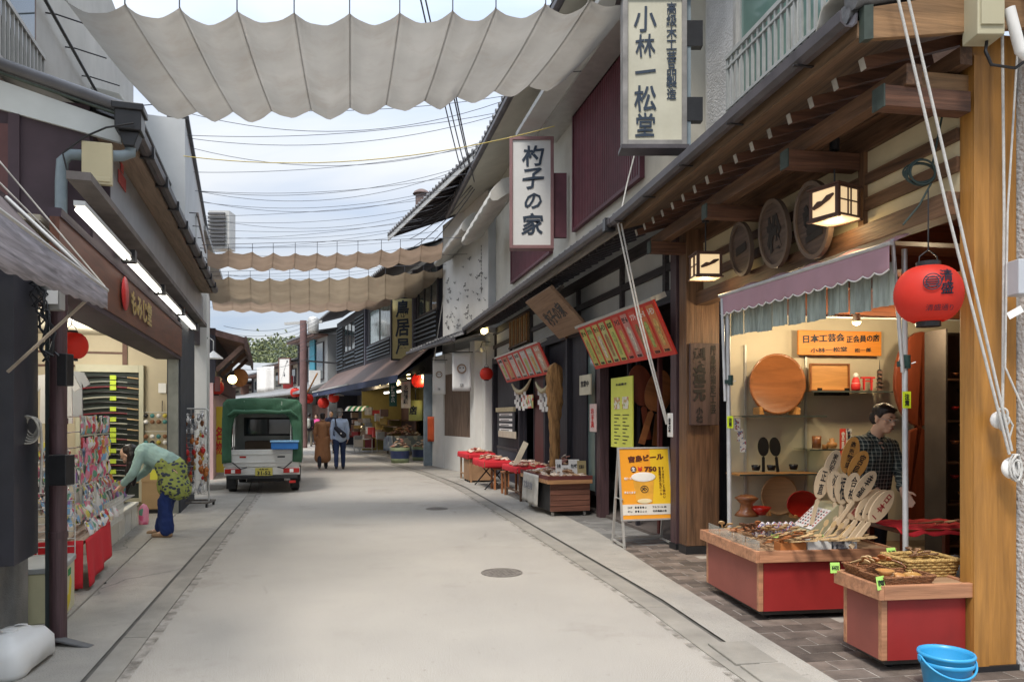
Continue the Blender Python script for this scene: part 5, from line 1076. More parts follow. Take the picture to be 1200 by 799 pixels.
for s in (-1, 1):
    for y in (0.62, 2.75):
        T = Matrix.Translation((s * 0.60, y, 0.26)) @ Euler((0, pi / 2, 0)).to_matrix().to_4x4(); mb = MB(); mb.lathe([(0.15, -0.07), (0.24, -0.075), (0.262, -0.055), (0.262, 0.055), (0.24, 0.075), (0.15, 0.07)], n=28, T=T); w_ = obj('wheel', mb, rub, tr)
        mb = MB(); mb.lathe([(0, -0.02), (0.10, -0.05), (0.155, -0.06), (0.155, 0.06), (0.10, 0.05), (0, 0.02)], n=20, T=T); obj('rim', mb, alu, w_)
    Q('mud_flap', tr, s * 0.60 - 0.09, s * 0.60 + 0.09, 0.30, 0.31, 0.08, 0.36, rub)
Q('reflector', tr, 0.50, 0.62, -0.02, -0.01, 0.20, 0.25, lens_r)
Q('spare_frame', tr, -0.3, 0.4, 0.15, 0.2, 0.22, 0.3, undr)
# cab
cb = MB(); cb.prism([(1.95, 0.45), (1.95, 1.62), (2.15, 1.74), (2.85, 1.70), (3.25, 1.05), (3.30, 0.45)], -0.70, 0.70, ax=0); cab = obj('cab', cb, tw, tr, bev=0.03)
wn = MB(); wn.bx(-0.46, 0.46, 1.93, 1.946, 1.12, 1.44); rw = obj('rear_window', wn, glass_k, cab, bev=0.004)
for r_ in ((-0.50, -0.46, 1.08, 1.48), (0.46, 0.50, 1.08, 1.48), (-0.46, 0.46, 1.44, 1.48), (-0.46, 0.46, 1.08, 1.12), (-0.02, 0.02, 1.12, 1.44)): obj('window_seal', MB().bx(r_[0], r_[1], 1.92, 1.946, r_[2], r_[3]), black, rw)
Q('head_rest', tr, -0.4, -0.12, 2.1, 2.2, 1.1, 1.42, black, bev=0.03); Q('head_rest', tr, 0.12, 0.4, 2.1, 2.2, 1.1, 1.42, black, bev=0.03)
Q('cargo_box', tr, -0.42, 0.1, 1.2, 1.7, 0.56, 0.98, mat('cardboard', (0.22, 0.15, 0.1), 0.1, 3)); 
for s in (-1,): 
    m_ = MB(); m_.tube([(s * 0.7, 2.9, 1.2), (s * 0.80, 2.95, 1.3)], 0.012, 6); arm = obj('mirror_arm', m_, black, tr); obj('mirror', MB().bx(s * 0.80 - 0.07, s * 0.80 + 0.05, 2.9, 2.95, 1.22, 1.5), black, arm, bev=0.015)
# canopy: side walls, roof, rolled rear flap with arch-shaped opening
def can_sec(t):     # cross section, t 0..1 from lower left over the roof to lower right
    P = [(-0.735, 0.60), (-0.74, 1.0), (-0.735, 1.45), (-0.72, 1.74), (-0.66, 1.83), (-0.4, 1.855), (0, 1.86), (0.4, 1.855), (0.66, 1.83), (0.72, 1.74), (0.735, 1.45), (0.74, 1.0), (0.735, 0.60)]
    s_ = t * (len(P) - 1); i = min(int(s_), len(P) - 2); f = s_ - i; return (P[i][0] * (1 - f) + P[i + 1][0] * f, P[i][1] * (1 - f) + P[i + 1][1] * f)
def fnk(u, v):
    x, z = can_sec(u); y = -0.02 + 1.95 * v; k = 0.012 * sin(v * 23 + u * 5) * sin(u * 31) + 0.012 * abs(sin(v * pi * 3)); return (x * (1 - 0.01 * k), y, z + k * (1 if z > 1.7 else 0) - 0.015 * abs(sin(v * pi * 3)) * (z > 1.8))
mb = MB(); mb.grid(fnk, 48, 24, th=0.012); cp = obj('canopy', mb, grn, tr)
def fnr(u, v):    # rear border of canvas left around the opening
    t = u; x, z = can_sec(t); 
    P = [(-0.56, 0.62), (-0.57, 0.95), (-0.56, 1.25), (-0.50, 1.48), (-0.42, 1.55), (-0.2, 1.57), (0, 1.575), (0.2, 1.57), (0.42, 1.55), (0.50, 1.48), (0.56, 1.25), (0.57, 0.95), (0.56, 0.62)]
    s_ = t * 12; i = min(int(s_), 11); f = s_ - i; xi = P[i][0] * (1 - f) + P[i + 1][0] * f; zi = P[i][1] * (1 - f) + P[i + 1][1] * f
    return (x * (1 - v) + xi * v, -0.03 - 0.02 * sin(v * pi) - 0.008 * sin(u * 60 + v * 4), z * (1 - v) + zi * v)
mb = MB(); mb.grid(fnr, 60, 8, th=0.01); obj('rear_border', mb, grn, cp)
mb = MB(); pts = [(-0.62, -0.07, 1.52), (-0.5, -0.09, 1.60), (-0.3, -0.1, 1.585), (0, -0.1, 1.60), (0.3, -0.1, 1.58), (0.52, -0.09, 1.605), (0.66, -0.07, 1.50)]
mb.tube(pts, [0.02, 0.045, 0.038, 0.045, 0.038, 0.045, 0.02], 10); obj('rolled_flap', mb, grn, cp)
for x in (-0.33, 0.36): obj('strap', MB().bx(x - 0.01, x + 0.01, -0.05, -0.04, 1.58, 1.80), mat('pale_strap', (0.3, 0.38, 0.3), 0.1, 5), cp)
mb = MB()
for s in (-1, 1): mb.tube([(s * 0.53, 0.03, 0.86), (s * 0.53, 0.03, 1.5)], 0.014, 6); 
mb.tube([(-0.53, 0.9, 1.5), (0.53, 0.9, 1.5)], 0.014, 6); obj('hoop', mb, alu, tr)
mb = MB()
for s in (-1, 1): mb.tube([(s * 0.55, -0.03, 0.62), (s * 0.40, -0.05, 0.49), (s * 0.28, -0.04, 0.52)], 0.012, 6)
obj('tie_cord', mb, black, tr, kind='stuff')
p = Vector((0.37, -0.02, 0.84)); tc_ = thing('plastic_crate', 'blue plastic crate hooked on the truck tailgate', 'crate', tuple(tr.matrix_basis @ Vector((0.42, -0.10, 0.88))), atan2(0.27, 1))
blu = mat('blue_crate', (0.02, 0.14, 0.42), 0.1, 4, 0.4); mb = MB(); mb.bx(-0.25, 0.25, -0.09, -0.075, 0, 0.13); mb.bx(-0.25, 0.25, 0.18, 0.195, 0, 0.13); mb.bx(-0.25, -0.235, -0.075, 0.18, 0, 0.13); mb.bx(0.235, 0.25, -0.075, 0.18, 0, 0.13); mb.bx(-0.25, 0.25, -0.09, 0.195, -0.012, 0.0); obj('body', mb, blu, tc_, bev=0.006)
obj('rim', MB().bx(-0.27, 0.27, -0.11, 0.215, 0.125, 0.155), mat('light_blue_rim', (0.2, 0.4, 0.6), 0.1, 4, 0.4), tc_, bev=0.006)
# ================================================================== people
skin = mat('skin', (0.60, 0.38, 0.27), 0.08, 8, 0.5); hairm = mat('black_hair', (0.018, 0.013, 0.012), 0.4, 30, 0.45)
def soft(name, prims, vox, m_, parent, it=3, noise=0.0, label=None):
    mb = MB()
    for p in prims:
        if p[0] == 'c':
            a, b, ra, rb = Vector(p[1]), Vector(p[2]), p[3], p[4]; d = b - a; L = d.length
            if L < 1e-5: continue
            pts = []; rr = []
            for k in range(5): t = k / 4 * pi / 2; pts.append(a - d / L * ra * cos(t)); rr.append(max(ra * sin(t), 1e-4))
            for k in range(5): t = k / 4 * pi / 2; pts.append(b + d / L * rb * sin(t)); rr.append(max(rb * cos(t), 1e-4))
            mb.tube(pts, rr, 14, caps=True)
        elif p[0] == 'e':
            T = Matrix.Translation(p[1]) @ (Euler(p[3]).to_matrix().to_4x4() if len(p) > 3 else Matrix()); mb.ell((0, 0, 0), p[2], 18, 12, T=T)
    me0 = mb.mesh('tmp', m_); o = bake(me0)
    r = o.modifiers.new('r', 'REMESH'); r.mode = 'VOXEL'; r.voxel_size = vox; r.use_smooth_shade = True
    s = o.modifiers.new('s', 'SMOOTH'); s.iterations = it; s.factor = 0.5
    me = baked(o); bpy.data.meshes.remove(me0); me.name = name
    if noise > 0:
        from mathutils import noise as nz_
        import numpy as np
        n_v = len(me.vertices); co = np.empty(n_v * 3, 'f'); me.vertices.foreach_get('co', co); nn_ = np.empty(n_v * 3, 'f'); me.vertices.foreach_get('normal', nn_)
        amt = np.array([nz_.noise(Vector((c[0] * 17, c[1] * 17, c[2] * 9))) * 1.3 + nz_.noise(Vector((c[0] * 30 + c[2] * 18, c[1] * 30, c[2] * 22))) * 0.8 for c in co.reshape(-1, 3).tolist()], 'f') * noise
        me.vertices.foreach_set('co', (co.reshape(-1, 3) + nn_.reshape(-1, 3) * amt[:, None]).ravel()); me.update()
    me.polygons.foreach_set('use_smooth', [True] * len(me.polygons))
    return obj(name, me, None, parent, label=label)
def hand(w, d, pn, s=1.0, curl=0.5, side=1):
    """palm and five separate fingers: w wrist, d direction, pn palm normal"""
    w = Vector(w); d = Vector(d).normalized(); pn = Vector(pn); pn = (pn - d * pn.dot(d)).normalized(); q = d.cross(pn) * side; P = []
    P.append(('c', w, w + d * 0.03 * s, 0.024 * s, 0.026 * s))
    for k in range(4):
        o_ = (k - 1.5) * 0.019 * s; base = w + d * 0.085 * s + q * o_; P.append(('c', w + d * 0.02 * s + q * o_ * 0.7, base, 0.014 * s, 0.0115 * s))
        L = (0.034, 0.042, 0.045, 0.038)[3 - k] * s; a = curl * (0.5 + 0.12 * k); p1 = base + (d * cos(a) + pn * sin(a)) * L; a2 = a + curl * 0.9; p2 = p1 + (d * cos(a2) + pn * sin(a2)) * L * 0.85
        P += [('c', base, p1, 0.0095 * s, 0.0088 * s), ('c', p1, p2, 0.0088 * s, 0.0072 * s)]
    t0 = w + d * 0.03 * s + q * 0.026 * s; t1 = t0 + (d * 0.6 + q * 0.75 + pn * 0.3).normalized() * 0.038 * s; t2 = t1 + (d * 0.9 + q * 0.25 + pn * 0.4).normalized() * 0.03 * s
    P += [('c', t0, t1, 0.013 * s, 0.0105 * s), ('c', t1, t2, 0.0105 * s, 0.0085 * s)]
    return P
def headp(c, f, up, s=1.0):
    """skull, jaw, nose, ears round centre c, looking along f"""
    c = Vector(c); f = Vector(f).normalized(); up = Vector(up); up = (up - f * up.dot(f)).normalized(); r = f.cross(up)
    M = Matrix((r, f, up)).transposed(); e = M.to_euler()
    W = lambda x, y, z: c + r * x * s + f * y * s + up * z * s
    P = [('e', W(0, -0.012, 0.03), (0.074 * s, 0.092 * s, 0.088 * s), e), ('e', W(0, 0.012, -0.035), (0.062 * s, 0.075 * s, 0.072 * s), e), ('e', W(0, 0.045, -0.088), (0.034 * s, 0.036 * s, 0.028 * s), e),
         ('c', W(0, 0.078, 0.008), W(0, 0.102, -0.030), 0.010 * s, 0.0145 * s), ('e', W(0, 0.088, -0.066), (0.025 * s, 0.010 * s, 0.009 * s), e), ('e', W(0, 0.078, 0.028), (0.052 * s, 0.014 * s, 0.012 * s), e)]
    for k in (-1, 1): P += [('e', W(k * 0.077, -0.008, -0.012), (0.010 * s, 0.018 * s, 0.030 * s), e), ('e', W(k * 0.043, 0.055, -0.022), (0.022 * s, 0.02 * s, 0.018 * s), e)]
    return P, W, e
def face(parent, W, s, e, brow=True):
    for k in (-1, 1):
        obj('eye', MB().ell((0, 0, 0), (0.013 * s, 0.006 * s, 0.006 * s), 10, 6, T=Matrix.Translation(W(k * 0.031, 0.082, 0.004)) @ e.to_matrix().to_4x4()), ink, parent)
        if brow: obj('eyebrow', MB().ell((0, 0, 0), (0.018 * s, 0.006 * s, 0.0035 * s), 10, 6, T=Matrix.Translation(W(k * 0.032, 0.090, 0.030)) @ e.to_matrix().to_4x4()), hairm, parent)
    obj('mouth', MB().ell((0, 0, 0), (0.022 * s, 0.005 * s, 0.0045 * s), 10, 6, T=Matrix.Translation(W(0, 0.098, -0.066)) @ e.to_matrix().to_4x4()), mat('lip', (0.33, 0.13, 0.10), 0.1, 5), parent)
def walker(label, X, Y, h, rz, top, leg, hair=True, coat=0.0, hat=None, step=0.12, vox=0.013, skirt=None, arms=0.06, bag=None, group=None):
    """standing or walking figure, facing +Y locally"""
    s = h / 1.7; o = thing('person', label, 'person', (X, Y, 0), rz, group); V = lambda x, y, z: Vector((x * s, y * s, z * s))
    H = headp(V(0, 0.03, 1.585), (0, 1, -0.05), (0, 0, 1), s); P = list(H[0])
    P += [('c', V(0, 0.01, 1.40), V(0, 0.02, 1.52), 0.055 * s, 0.052 * s), ('c', V(-0.08, 0, 1.32), V(0.08, 0, 1.32), 0.10 * s, 0.10 * s), ('c', V(0, 0, 0.98), V(0, 0, 1.3), 0.12 * s, 0.13 * s)]
    J = {}
    for k in (-1, 1):
        sh = V(k * 0.175, 0, 1.375); el = V(k * 0.225, -0.03 + k * arms * 0.6, 1.10); wr = V(k * 0.225, 0.03 + k * arms * 1.4, 0.87)
        hp = V(k * 0.09, 0, 0.92); kn = V(k * 0.095, k * step + 0.03, 0.50); an = V(k * 0.10, k * step * 1.2 - (0.10 if k < 0 and step > 0.05 else 0), 0.09 + (0.03 if k < 0 and step > 0.05 else 0))
        J[k] = (sh, el, wr, hp, kn, an)
        P += [('c', sh, el, 0.047 * s, 0.039 * s), ('c', el, wr, 0.037 * s, 0.024 * s), ('c', hp, kn, 0.08 * s, 0.053 * s), ('c', kn, an, 0.05 * s, 0.035 * s), ('c', an, an + V(0, 0.1, -0.04), 0.035 * s, 0.03 * s)]
        P += hand(wr, (wr - el), (-k, 0.2, 0), s, 0.5, k)
    body = soft('body', P, vox, skin, o)
    T_ = [('c', V(-0.10, 0, 1.335), V(0.10, 0, 1.335), 0.115 * s, 0.115 * s), ('c', V(0, 0, 0.92 - coat * .1), V(0, 0, 1.28), 0.155 * s, 0.15 * s), ('c', V(-0.06, 0, 0.9), V(0.06, 0, 0.9), 0.13 * s, 0.13 * s), ('c', V(0, 0.01, 1.38), V(0, 0.015, 1.45), 0.07 * s, 0.062 * s)]
    for k in (-1, 1): sh, el, wr, *_ = J[k]; T_ += [('c', sh, el, 0.068 * s, 0.058 * s), ('c', el, wr - (wr - el) * 0.06, 0.056 * s, 0.042 * s)]
    if coat > 0: T_ += [('c', V(-0.07, 0, 0.9), V(-0.10, -0.01, coat), 0.14 * s, 0.15 * s), ('c', V(0.07, 0, 0.9), V(0.10, -0.01, coat), 0.14 * s, 0.15 * s), ('c', V(0, 0, 0.9), V(0, 0, coat), 0.15 * s, 0.16 * s)]
    soft('coat' if coat > 0 else 'shirt', T_, vox, top, o, 4, 0.006)
    L_ = []
    for k in (-1, 1): *_, hp, kn, an = J[k]; L_ += [('c', hp, kn, 0.10 * s, 0.075 * s), ('c', kn, an + V(0, 0, 0.0), 0.072 * s, 0.058 * s)]
    L_ += [('c', V(-0.06, 0, 0.93), V(0.06, 0, 0.93), 0.12 * s, 0.12 * s)]; soft('trousers', L_, vox, leg, o, 3, 0.005)
    for k in (-1, 1): an = J[k][5]; soft('shoe', [('c', an + V(0, -0.03, -0.045), an + V(0, 0.13, -0.055), 0.042 * s, 0.034 * s), ('c', an, an + V(0, 0, -0.03), 0.045 * s, 0.045 * s)], 0.01, mat('dark_shoe', (0.03, 0.03, 0.03), 0.2, 5, 0.5), o)
    W = H[1]
    if hair: soft('hair', [('e', W(0, -0.03, 0.045), (0.083 * s, 0.092 * s, 0.083 * s)), ('e', W(0, -0.055, -0.01), (0.076 * s, 0.062 * s, 0.075 * s))], 0.01, hairm if hair is True else hair, o, 2, 0.006)
    if hat: 
        mb = MB(); c = W(0, -0.01, 0.075); mb.lathe([(0.14 * s, -0.005), (0.138 * s, 0.004), (0.088 * s, 0.012), (0.085 * s, 0.06), (0.06 * s, 0.085), (0, 0.09)], tuple(c), 22); obj('hat', mb, hat, o)
    return o, J, s
coatm = mat('tan_coat', (0.33, 0.155, 0.07), 0.15, 3, 0.85); shirtb = mat('pale_blue_shirt', (0.42, 0.52, 0.68), 0.08, 3, 0.8); jean = mat('navy_trousers', (0.025, 0.04, 0.10), 0.2, 4, 0.85); drk = mat('dark_clothes', (0.03, 0.03, 0.04), 0.3, 4, 0.85)
g = GP(378, 549.5); walker('woman in a long tan coat walking away beside the man in pale blue', g.x, g.y, 1.60, 0.28, coatm, drk, True, 0.34, step=0.08, arms=0.03)
g = GP(398, 550); o, J, s = walker('man in a pale blue shirt and grey cap with a black sling bag, walking away', g.x, g.y, 1.69, 0.25, shirtb, jean, mat('grey_hair', (0.25, 0.24, 0.23), 0.2, 20), hat=mat('grey_brown_cap', (0.16, 0.14, 0.12), 0.2, 9))
bagm = mat('black_bag', (0.015, 0.018, 0.03), 0.2, 9, 0.6); bg_ = soft('sling_bag', [('c', (-0.10, -0.19, 1.17), (0.10, -0.20, 0.98), 0.065, 0.085)], 0.012, bagm, o); obj('strap', MB().bar((-0.10, -0.172, 1.2), (-0.13, -0.06, 1.47), 0.035, 0.008, up=(0, -1, 0.3)), bagm, bg_); obj('badge', MB().ell((0.03, -0.285, 1.03), (0.022, 0.004, 0.022)), white_p, bg_)
g = GP(362, 523); o, J, s = walker('person in dark jacket and khaki trousers with a pale backpack beyond the truck', g.x, g.y, 1.66, 0.1, drk, mat('khaki', (0.2, 0.18, 0.14), 0.1, 4), True, step=0.07); soft('backpack', [('c', (0, -0.2, 1.05), (0, -0.2, 1.3), 0.13, 0.11)], 0.014, mat('pale_backpack', (0.38, 0.4, 0.36), 0.1, 5), o)
g = GP(388, 531); walker('person in navy clothes coming up the street behind the couple', g.x, g.y, 1.72, pi, mat('navy_top', (0.02, 0.025, 0.06), 0.2, 4), drk, True, step=0.05)
g = GP(371, 521); walker('person in a bright pink top far down the street', g.x, g.y, 1.6, 2.6, mat('pink_top', (0.65, 0.08, 0.28), 0.1, 4), drk, True, step=0.05)
g = GP(378, 517); walker('small distant person in a dark hat between the pink top and the couple', g.x, g.y, 1.65, 2.9, mat('brown_top', (0.16, 0.09, 0.06), 0.1, 4), drk, False, hat=drk, step=0.05)
# ---------------------------------------------------- woman bending over the goods
wo = thing('person', 'long-haired woman in mint cardigan and patterned skirt bending over the goods', 'person', (-4.36, 9.25, 0))
V = Vector; hc = V((-0.43, -0.02, 1.02)); H = headp(hc, (-0.72, 0.05, -0.70), (-0.7, 0, 0.72), 0.95); P = list(H[0])
shl, shr = V((-0.20, -0.15, 1.05)), V((-0.20, 0.16, 1.07)); ell_, elr = V((-0.28, -0.20, 0.80)), V((-0.30, 0.2, 0.82)); wl, wr_ = V((-0.46, -0.13, 0.64)), V((-0.47, 0.10, 0.66))
P += [('c', (-0.24, 0, 1.07), (-0.36, 0, 1.04), 0.052, 0.05), ('c', (-0.2, -.07, 1.05), (-0.2, .07, 1.05), 0.09, 0.09), ('c', (-0.15, 0, 1.0), (0.12, 0, 0.84), 0.10, 0.11),
      ('c', shl, ell_, 0.042, 0.036), ('c', ell_, wl, 0.034, 0.023), ('c', shr, elr, 0.042, 0.036), ('c', elr, wr_, 0.034, 0.023)]
P += hand(wl, V((-0.8, 0.1, -0.45)), (0.2, 0.3, -1), 0.95, 0.5, 1) + hand(wr_, V((-0.8, -0.2, -0.5)), (0.2, -0.3, -1), 0.95, 0.5, -1)
LG = []
for k, (kx, fx_) in ((-1, (0.03, 0.04)), (1, (-0.02, -0.12))):
    hp, kn, an = V((0.16, k * 0.09, 0.80)), V((kx + 0.03, k * 0.10, 0.44)), V((fx_ + 0.05, k * 0.10, 0.09)); P += [('c', hp, kn, 0.078, 0.05), ('c', kn, an, 0.047, 0.033), ('c', an, an + V((-0.11, 0, -0.045)), 0.032, 0.026)]; LG += [('c', hp - V((0, 0, .12)), kn, 0.085, 0.08), ('c', kn, an + V((0, 0, 0.01)), 0.083, 0.082)]
    soft('shoe', [('c', an + V((0.03, 0, -0.05)), an + V((-0.16, 0, -0.058)), 0.040, 0.032), ('c', an, an + V((0, 0, -0.03)), 0.04, 0.04)], 0.009, mat('tan_shoe', (0.30, 0.19, 0.11), 0.15, 5, 0.7), wo)
soft('body', P, 0.007, skin, wo, 3)
soft('trousers', LG, 0.012, mat('deep_blue_trousers', (0.012, 0.03, 0.13), 0.2, 4, 0.85), wo, 3, 0.008)
mint = mat('mint_knit', (0.34, 0.50, 0.46), 0.08, 6, 0.9, 0.4, 200)
soft('cardigan', [('c', (-0.2, -.08, 1.055), (-0.2, .08, 1.06), 0.108, 0.108), ('c', (-0.17, 0, 1.02), (0.10, 0, 0.90), 0.125, 0.135), ('c', (-0.2, -.03, 1.05), (0.06, -.03, 0.93), 0.13, 0.14), ('c', shl, ell_, 0.062, 0.055), ('c', ell_, ell_ + (wl - ell_) * 0.7, 0.053, 0.045), ('c', shr, elr, 0.062, 0.055), ('c', elr, elr + (wr_ - elr) * 0.7, 0.053, 0.045)], 0.009, mint, wo, 4, 0.006)
sk = mat('patterned_skirt', (0.45, 0.50, 0.10), 0.1, 4, 0.85); t_ = sk.node_tree; nn = t_.nodes; v_ = nn.new('ShaderNodeTexVoronoi'); v_.inputs['Scale'].default_value = 17; v_.feature = 'F1'; mpp = nn.new('ShaderNodeMapping'); mpp.inputs['Scale'].default_value = (1, 1, 1.5); tcx_ = nn.new('ShaderNodeTexCoord'); t_.links.new(tcx_.outputs['Object'], mpp.inputs[0]); t_.links.new(mpp.outputs[0], v_.inputs['Vector'])
rr_ = nn.new('ShaderNodeValToRGB'); rr_.color_ramp.interpolation = 'CONSTANT'; rr_.color_ramp.elements[0].color = (0.05, 0.06, 0.09, 1); rr_.color_ramp.elements[1].position = 0.42; rr_.color_ramp.elements[1].color = (0.30, 0.35, 0.09, 1); t_.links.new(v_.outputs['Distance'], rr_.inputs[0]); t_.links.new(rr_.outputs[0], nn['Principled BSDF'].inputs['Base Color'])
soft('skirt', [('c', (0.05, -0.05, 0.91), (0.17, -0.07, 0.62), 0.13, 0.15), ('c', (0.05, 0.05, 0.91), (0.17, 0.06, 0.60), 0.13, 0.15), ('c', (0.14, 0, 0.84), (0.10, 0, 0.62), 0.155, 0.165)], 0.011, sk, wo, 4, 0.012)
soft('hair', [('e', hc + V((0.03, 0, 0.055)), (0.10, 0.09, 0.085)), ('e', hc + V((0.06, 0, 0.0)), (0.075, 0.085, 0.09)), ('c', hc + V((0.07, -0.055, 0.0)), hc + V((0.05, -0.075, -0.26)), 0.052, 0.045), ('c', hc + V((0.05, -0.075, -0.26)), hc + V((0.02, -0.06, -0.46)), 0.045, 0.018), ('c', hc + V((0.07, 0.05, 0.0)), hc + V((0.03, 0.07, -0.38)), 0.05, 0.022)], 0.009, hairm, wo, 2, 0.008)
face(wo, H[1], 0.95, H[2])
# ---------------------------------------------------- shopkeeper
sp = WP(1024, 488, 6.35); sk_ = thing('person', 'man with glasses in a dark checked shirt reaching down behind the stall', 'person', (sp.x, sp.y, 0.1), 0.25)
hc = V((0.02, -0.10, 1.38)); f = V((0.16, -0.97, -0.18)); H = headp(hc, f, (0.05, 0, 1), 1.0); P = list(H[0])
shl, shr = V((-0.17, 0.02, 1.17)), V((0.17, 0.0, 1.15)); el1, el2 = V((-0.25, -0.04, 0.92)), V((0.19, -0.10, 0.93)); w1, w2 = V((-0.18, -0.24, 0.80)), V((0.0, -0.33, 0.80))
P += [('c', (0, 0.0, 1.2), (0.01, -0.06, 1.31), 0.058, 0.055), ('c', (-0.08, 0.02, 1.12), (0.08, 0.02, 1.12), 0.1, 0.1), ('c', (0, 0.06, 0.85), (0, 0.02, 1.1), 0.12, 0.13), ('c', shl, el1, 0.045, 0.038), ('c', el1, w1, 0.036, 0.026), ('c', shr, el2, 0.045, 0.038), ('c', el2, w2, 0.036, 0.026)]
for k in (-1, 1): P += [('c', (k * 0.09, 0.08, 0.8), (k * 0.1, 0.06, 0.42), 0.08, 0.055), ('c', (k * 0.1, 0.06, 0.42), (k * 0.1, 0.08, 0.06), 0.05, 0.035), ('c', (k * 0.1, 0.08, 0.05), (k * 0.1, -0.05, 0.03), 0.035, 0.03)]
P += hand(w1, V((0.3, -0.6, -0.5)), (0, 0, -1), 1, 0.5, 1) + hand(w2, V((0.1, -0.5, -0.8)), (0, -0.5, -0.6), 1.0, 0.4, -1); soft('body', P, 0.0065, skin, sk_, 3)
ck = mat('checked_shirt', (0.035, 0.055, 0.05), 0.1, 4, 0.85); t_ = ck.node_tree; nn = t_.nodes; tcx_ = nn.new('ShaderNodeTexCoord'); sx_ = nn.new('ShaderNodeSeparateXYZ'); t_.links.new(tcx_.outputs['Object'], sx_.inputs[0]); outs = []
for ax_ in (0, 2):
    a1 = nn.new('ShaderNodeMath'); a1.operation = 'MULTIPLY'; a1.inputs[1].default_value = 30.0; t_.links.new(sx_.outputs[ax_], a1.inputs[0]); a2 = nn.new('ShaderNodeMath'); a2.operation = 'FRACT'; t_.links.new(a1.outputs[0], a2.inputs[0]); a3 = nn.new('ShaderNodeMath'); a3.operation = 'LESS_THAN'; a3.inputs[1].default_value = 0.22; t_.links.new(a2.outputs[0], a3.inputs[0]); outs.append(a3.outputs[0])
ad_ = nn.new('ShaderNodeMath'); ad_.operation = 'ADD'; t_.links.new(outs[0], ad_.inputs[0]); t_.links.new(outs[1], ad_.inputs[1]); rr_ = nn.new('ShaderNodeValToRGB'); rr_.color_ramp.elements[0].color = (0.022, 0.035, 0.035, 1); rr_.color_ramp.elements[1].color = (0.33, 0.36, 0.31, 1)
hv_ = nn.new('ShaderNodeMath'); hv_.operation = 'MULTIPLY'; hv_.inputs[1].default_value = 0.5; t_.links.new(ad_.outputs[0], hv_.inputs[0]); t_.links.new(hv_.outputs[0], rr_.inputs[0]); t_.links.new(rr_.outputs[0], nn['Principled BSDF'].inputs['Base Color'])
soft('shirt', [('c', (-0.11, 0.02, 1.135), (0.11, 0.02, 1.125), 0.112, 0.112), ('c', (0, 0.08, 0.75), (0, 0.03, 1.08), 0.15, 0.15), ('c', (-0.05, 0.07, 0.75), (-0.05, 0.03, 1.05), 0.13, 0.14), ('c', (0.06, 0.07, 0.75), (0.06, 0.03, 1.05), 0.13, 0.14), ('c', (0, 0.02, 1.17), (0.0, -0.01, 1.23), 0.075, 0.068), ('c', shl, el1, 0.066, 0.056), ('c', el1, el1 + (w1 - el1) * 0.85, 0.054, 0.045), ('c', shr, el2, 0.066, 0.056), ('c', el2, el2 + (w2 - el2) * 0.85, 0.054, 0.045)], 0.009, ck, sk_, 4, 0.006)
cl_ = MB()
for k in (-1, 1): cl_.add([(k * 0.012, -0.085, 1.20), (k * 0.085, -0.02, 1.255), (k * 0.09, -0.045, 1.21), (k * 0.045, -0.105, 1.165)], [(0, 1, 2, 3)]); cl_.add([(k * 0.012, -0.08, 1.20), (k * 0.085, -0.015, 1.255), (k * 0.09, -0.04, 1.21), (k * 0.045, -0.10, 1.165)], [(0, 1, 2, 3)])
obj('collar', cl_, ck, sk_)
W = H[1]; soft('hair', [('e', W(0, -0.025, 0.062), (0.086, 0.098, 0.072)), ('e', W(0, -0.055, 0.01), (0.080, 0.065, 0.08)), ('e', W(0.0, 0.045, 0.082), (0.062, 0.042, 0.028)), ('e', W(-0.068, 0.0, 0.035), (0.02, 0.03, 0.035)), ('e', W(0.068, 0.0, 0.035), (0.02, 0.03, 0.035))], 0.0075, hairm, sk_, 2, 0.006)
face(sk_, W, 1.0, H[2])
gl = MB(); 
for k in (-1, 1): gl.tube([W(k * 0.032 + 0.022 * cos(a_), 0.098, 0.003 + 0.015 * sin(a_)) for a_ in [j * pi / 8 for j in range(16)]], 0.0015, 5, closed=True); gl.tube([W(k * 0.054, 0.097, 0.005), W(k * 0.077, 0.0, 0.005)], 0.0015, 5)
gl.tube([W(-0.01, 0.1, 0.006), W(0.01, 0.1, 0.006)], 0.0015, 5); obj('glasses', gl, alu, sk_)
soft('trousers', [('c', (k * 0.09, 0.08, 0.82), (k * 0.1, 0.06, 0.42), 0.1, 0.075) for k in (-1, 1)] + [('c', (k * 0.1, 0.06, 0.42), (k * 0.1, 0.08, 0.08), 0.072, 0.06) for k in (-1, 1)], 0.014, drk, sk_)
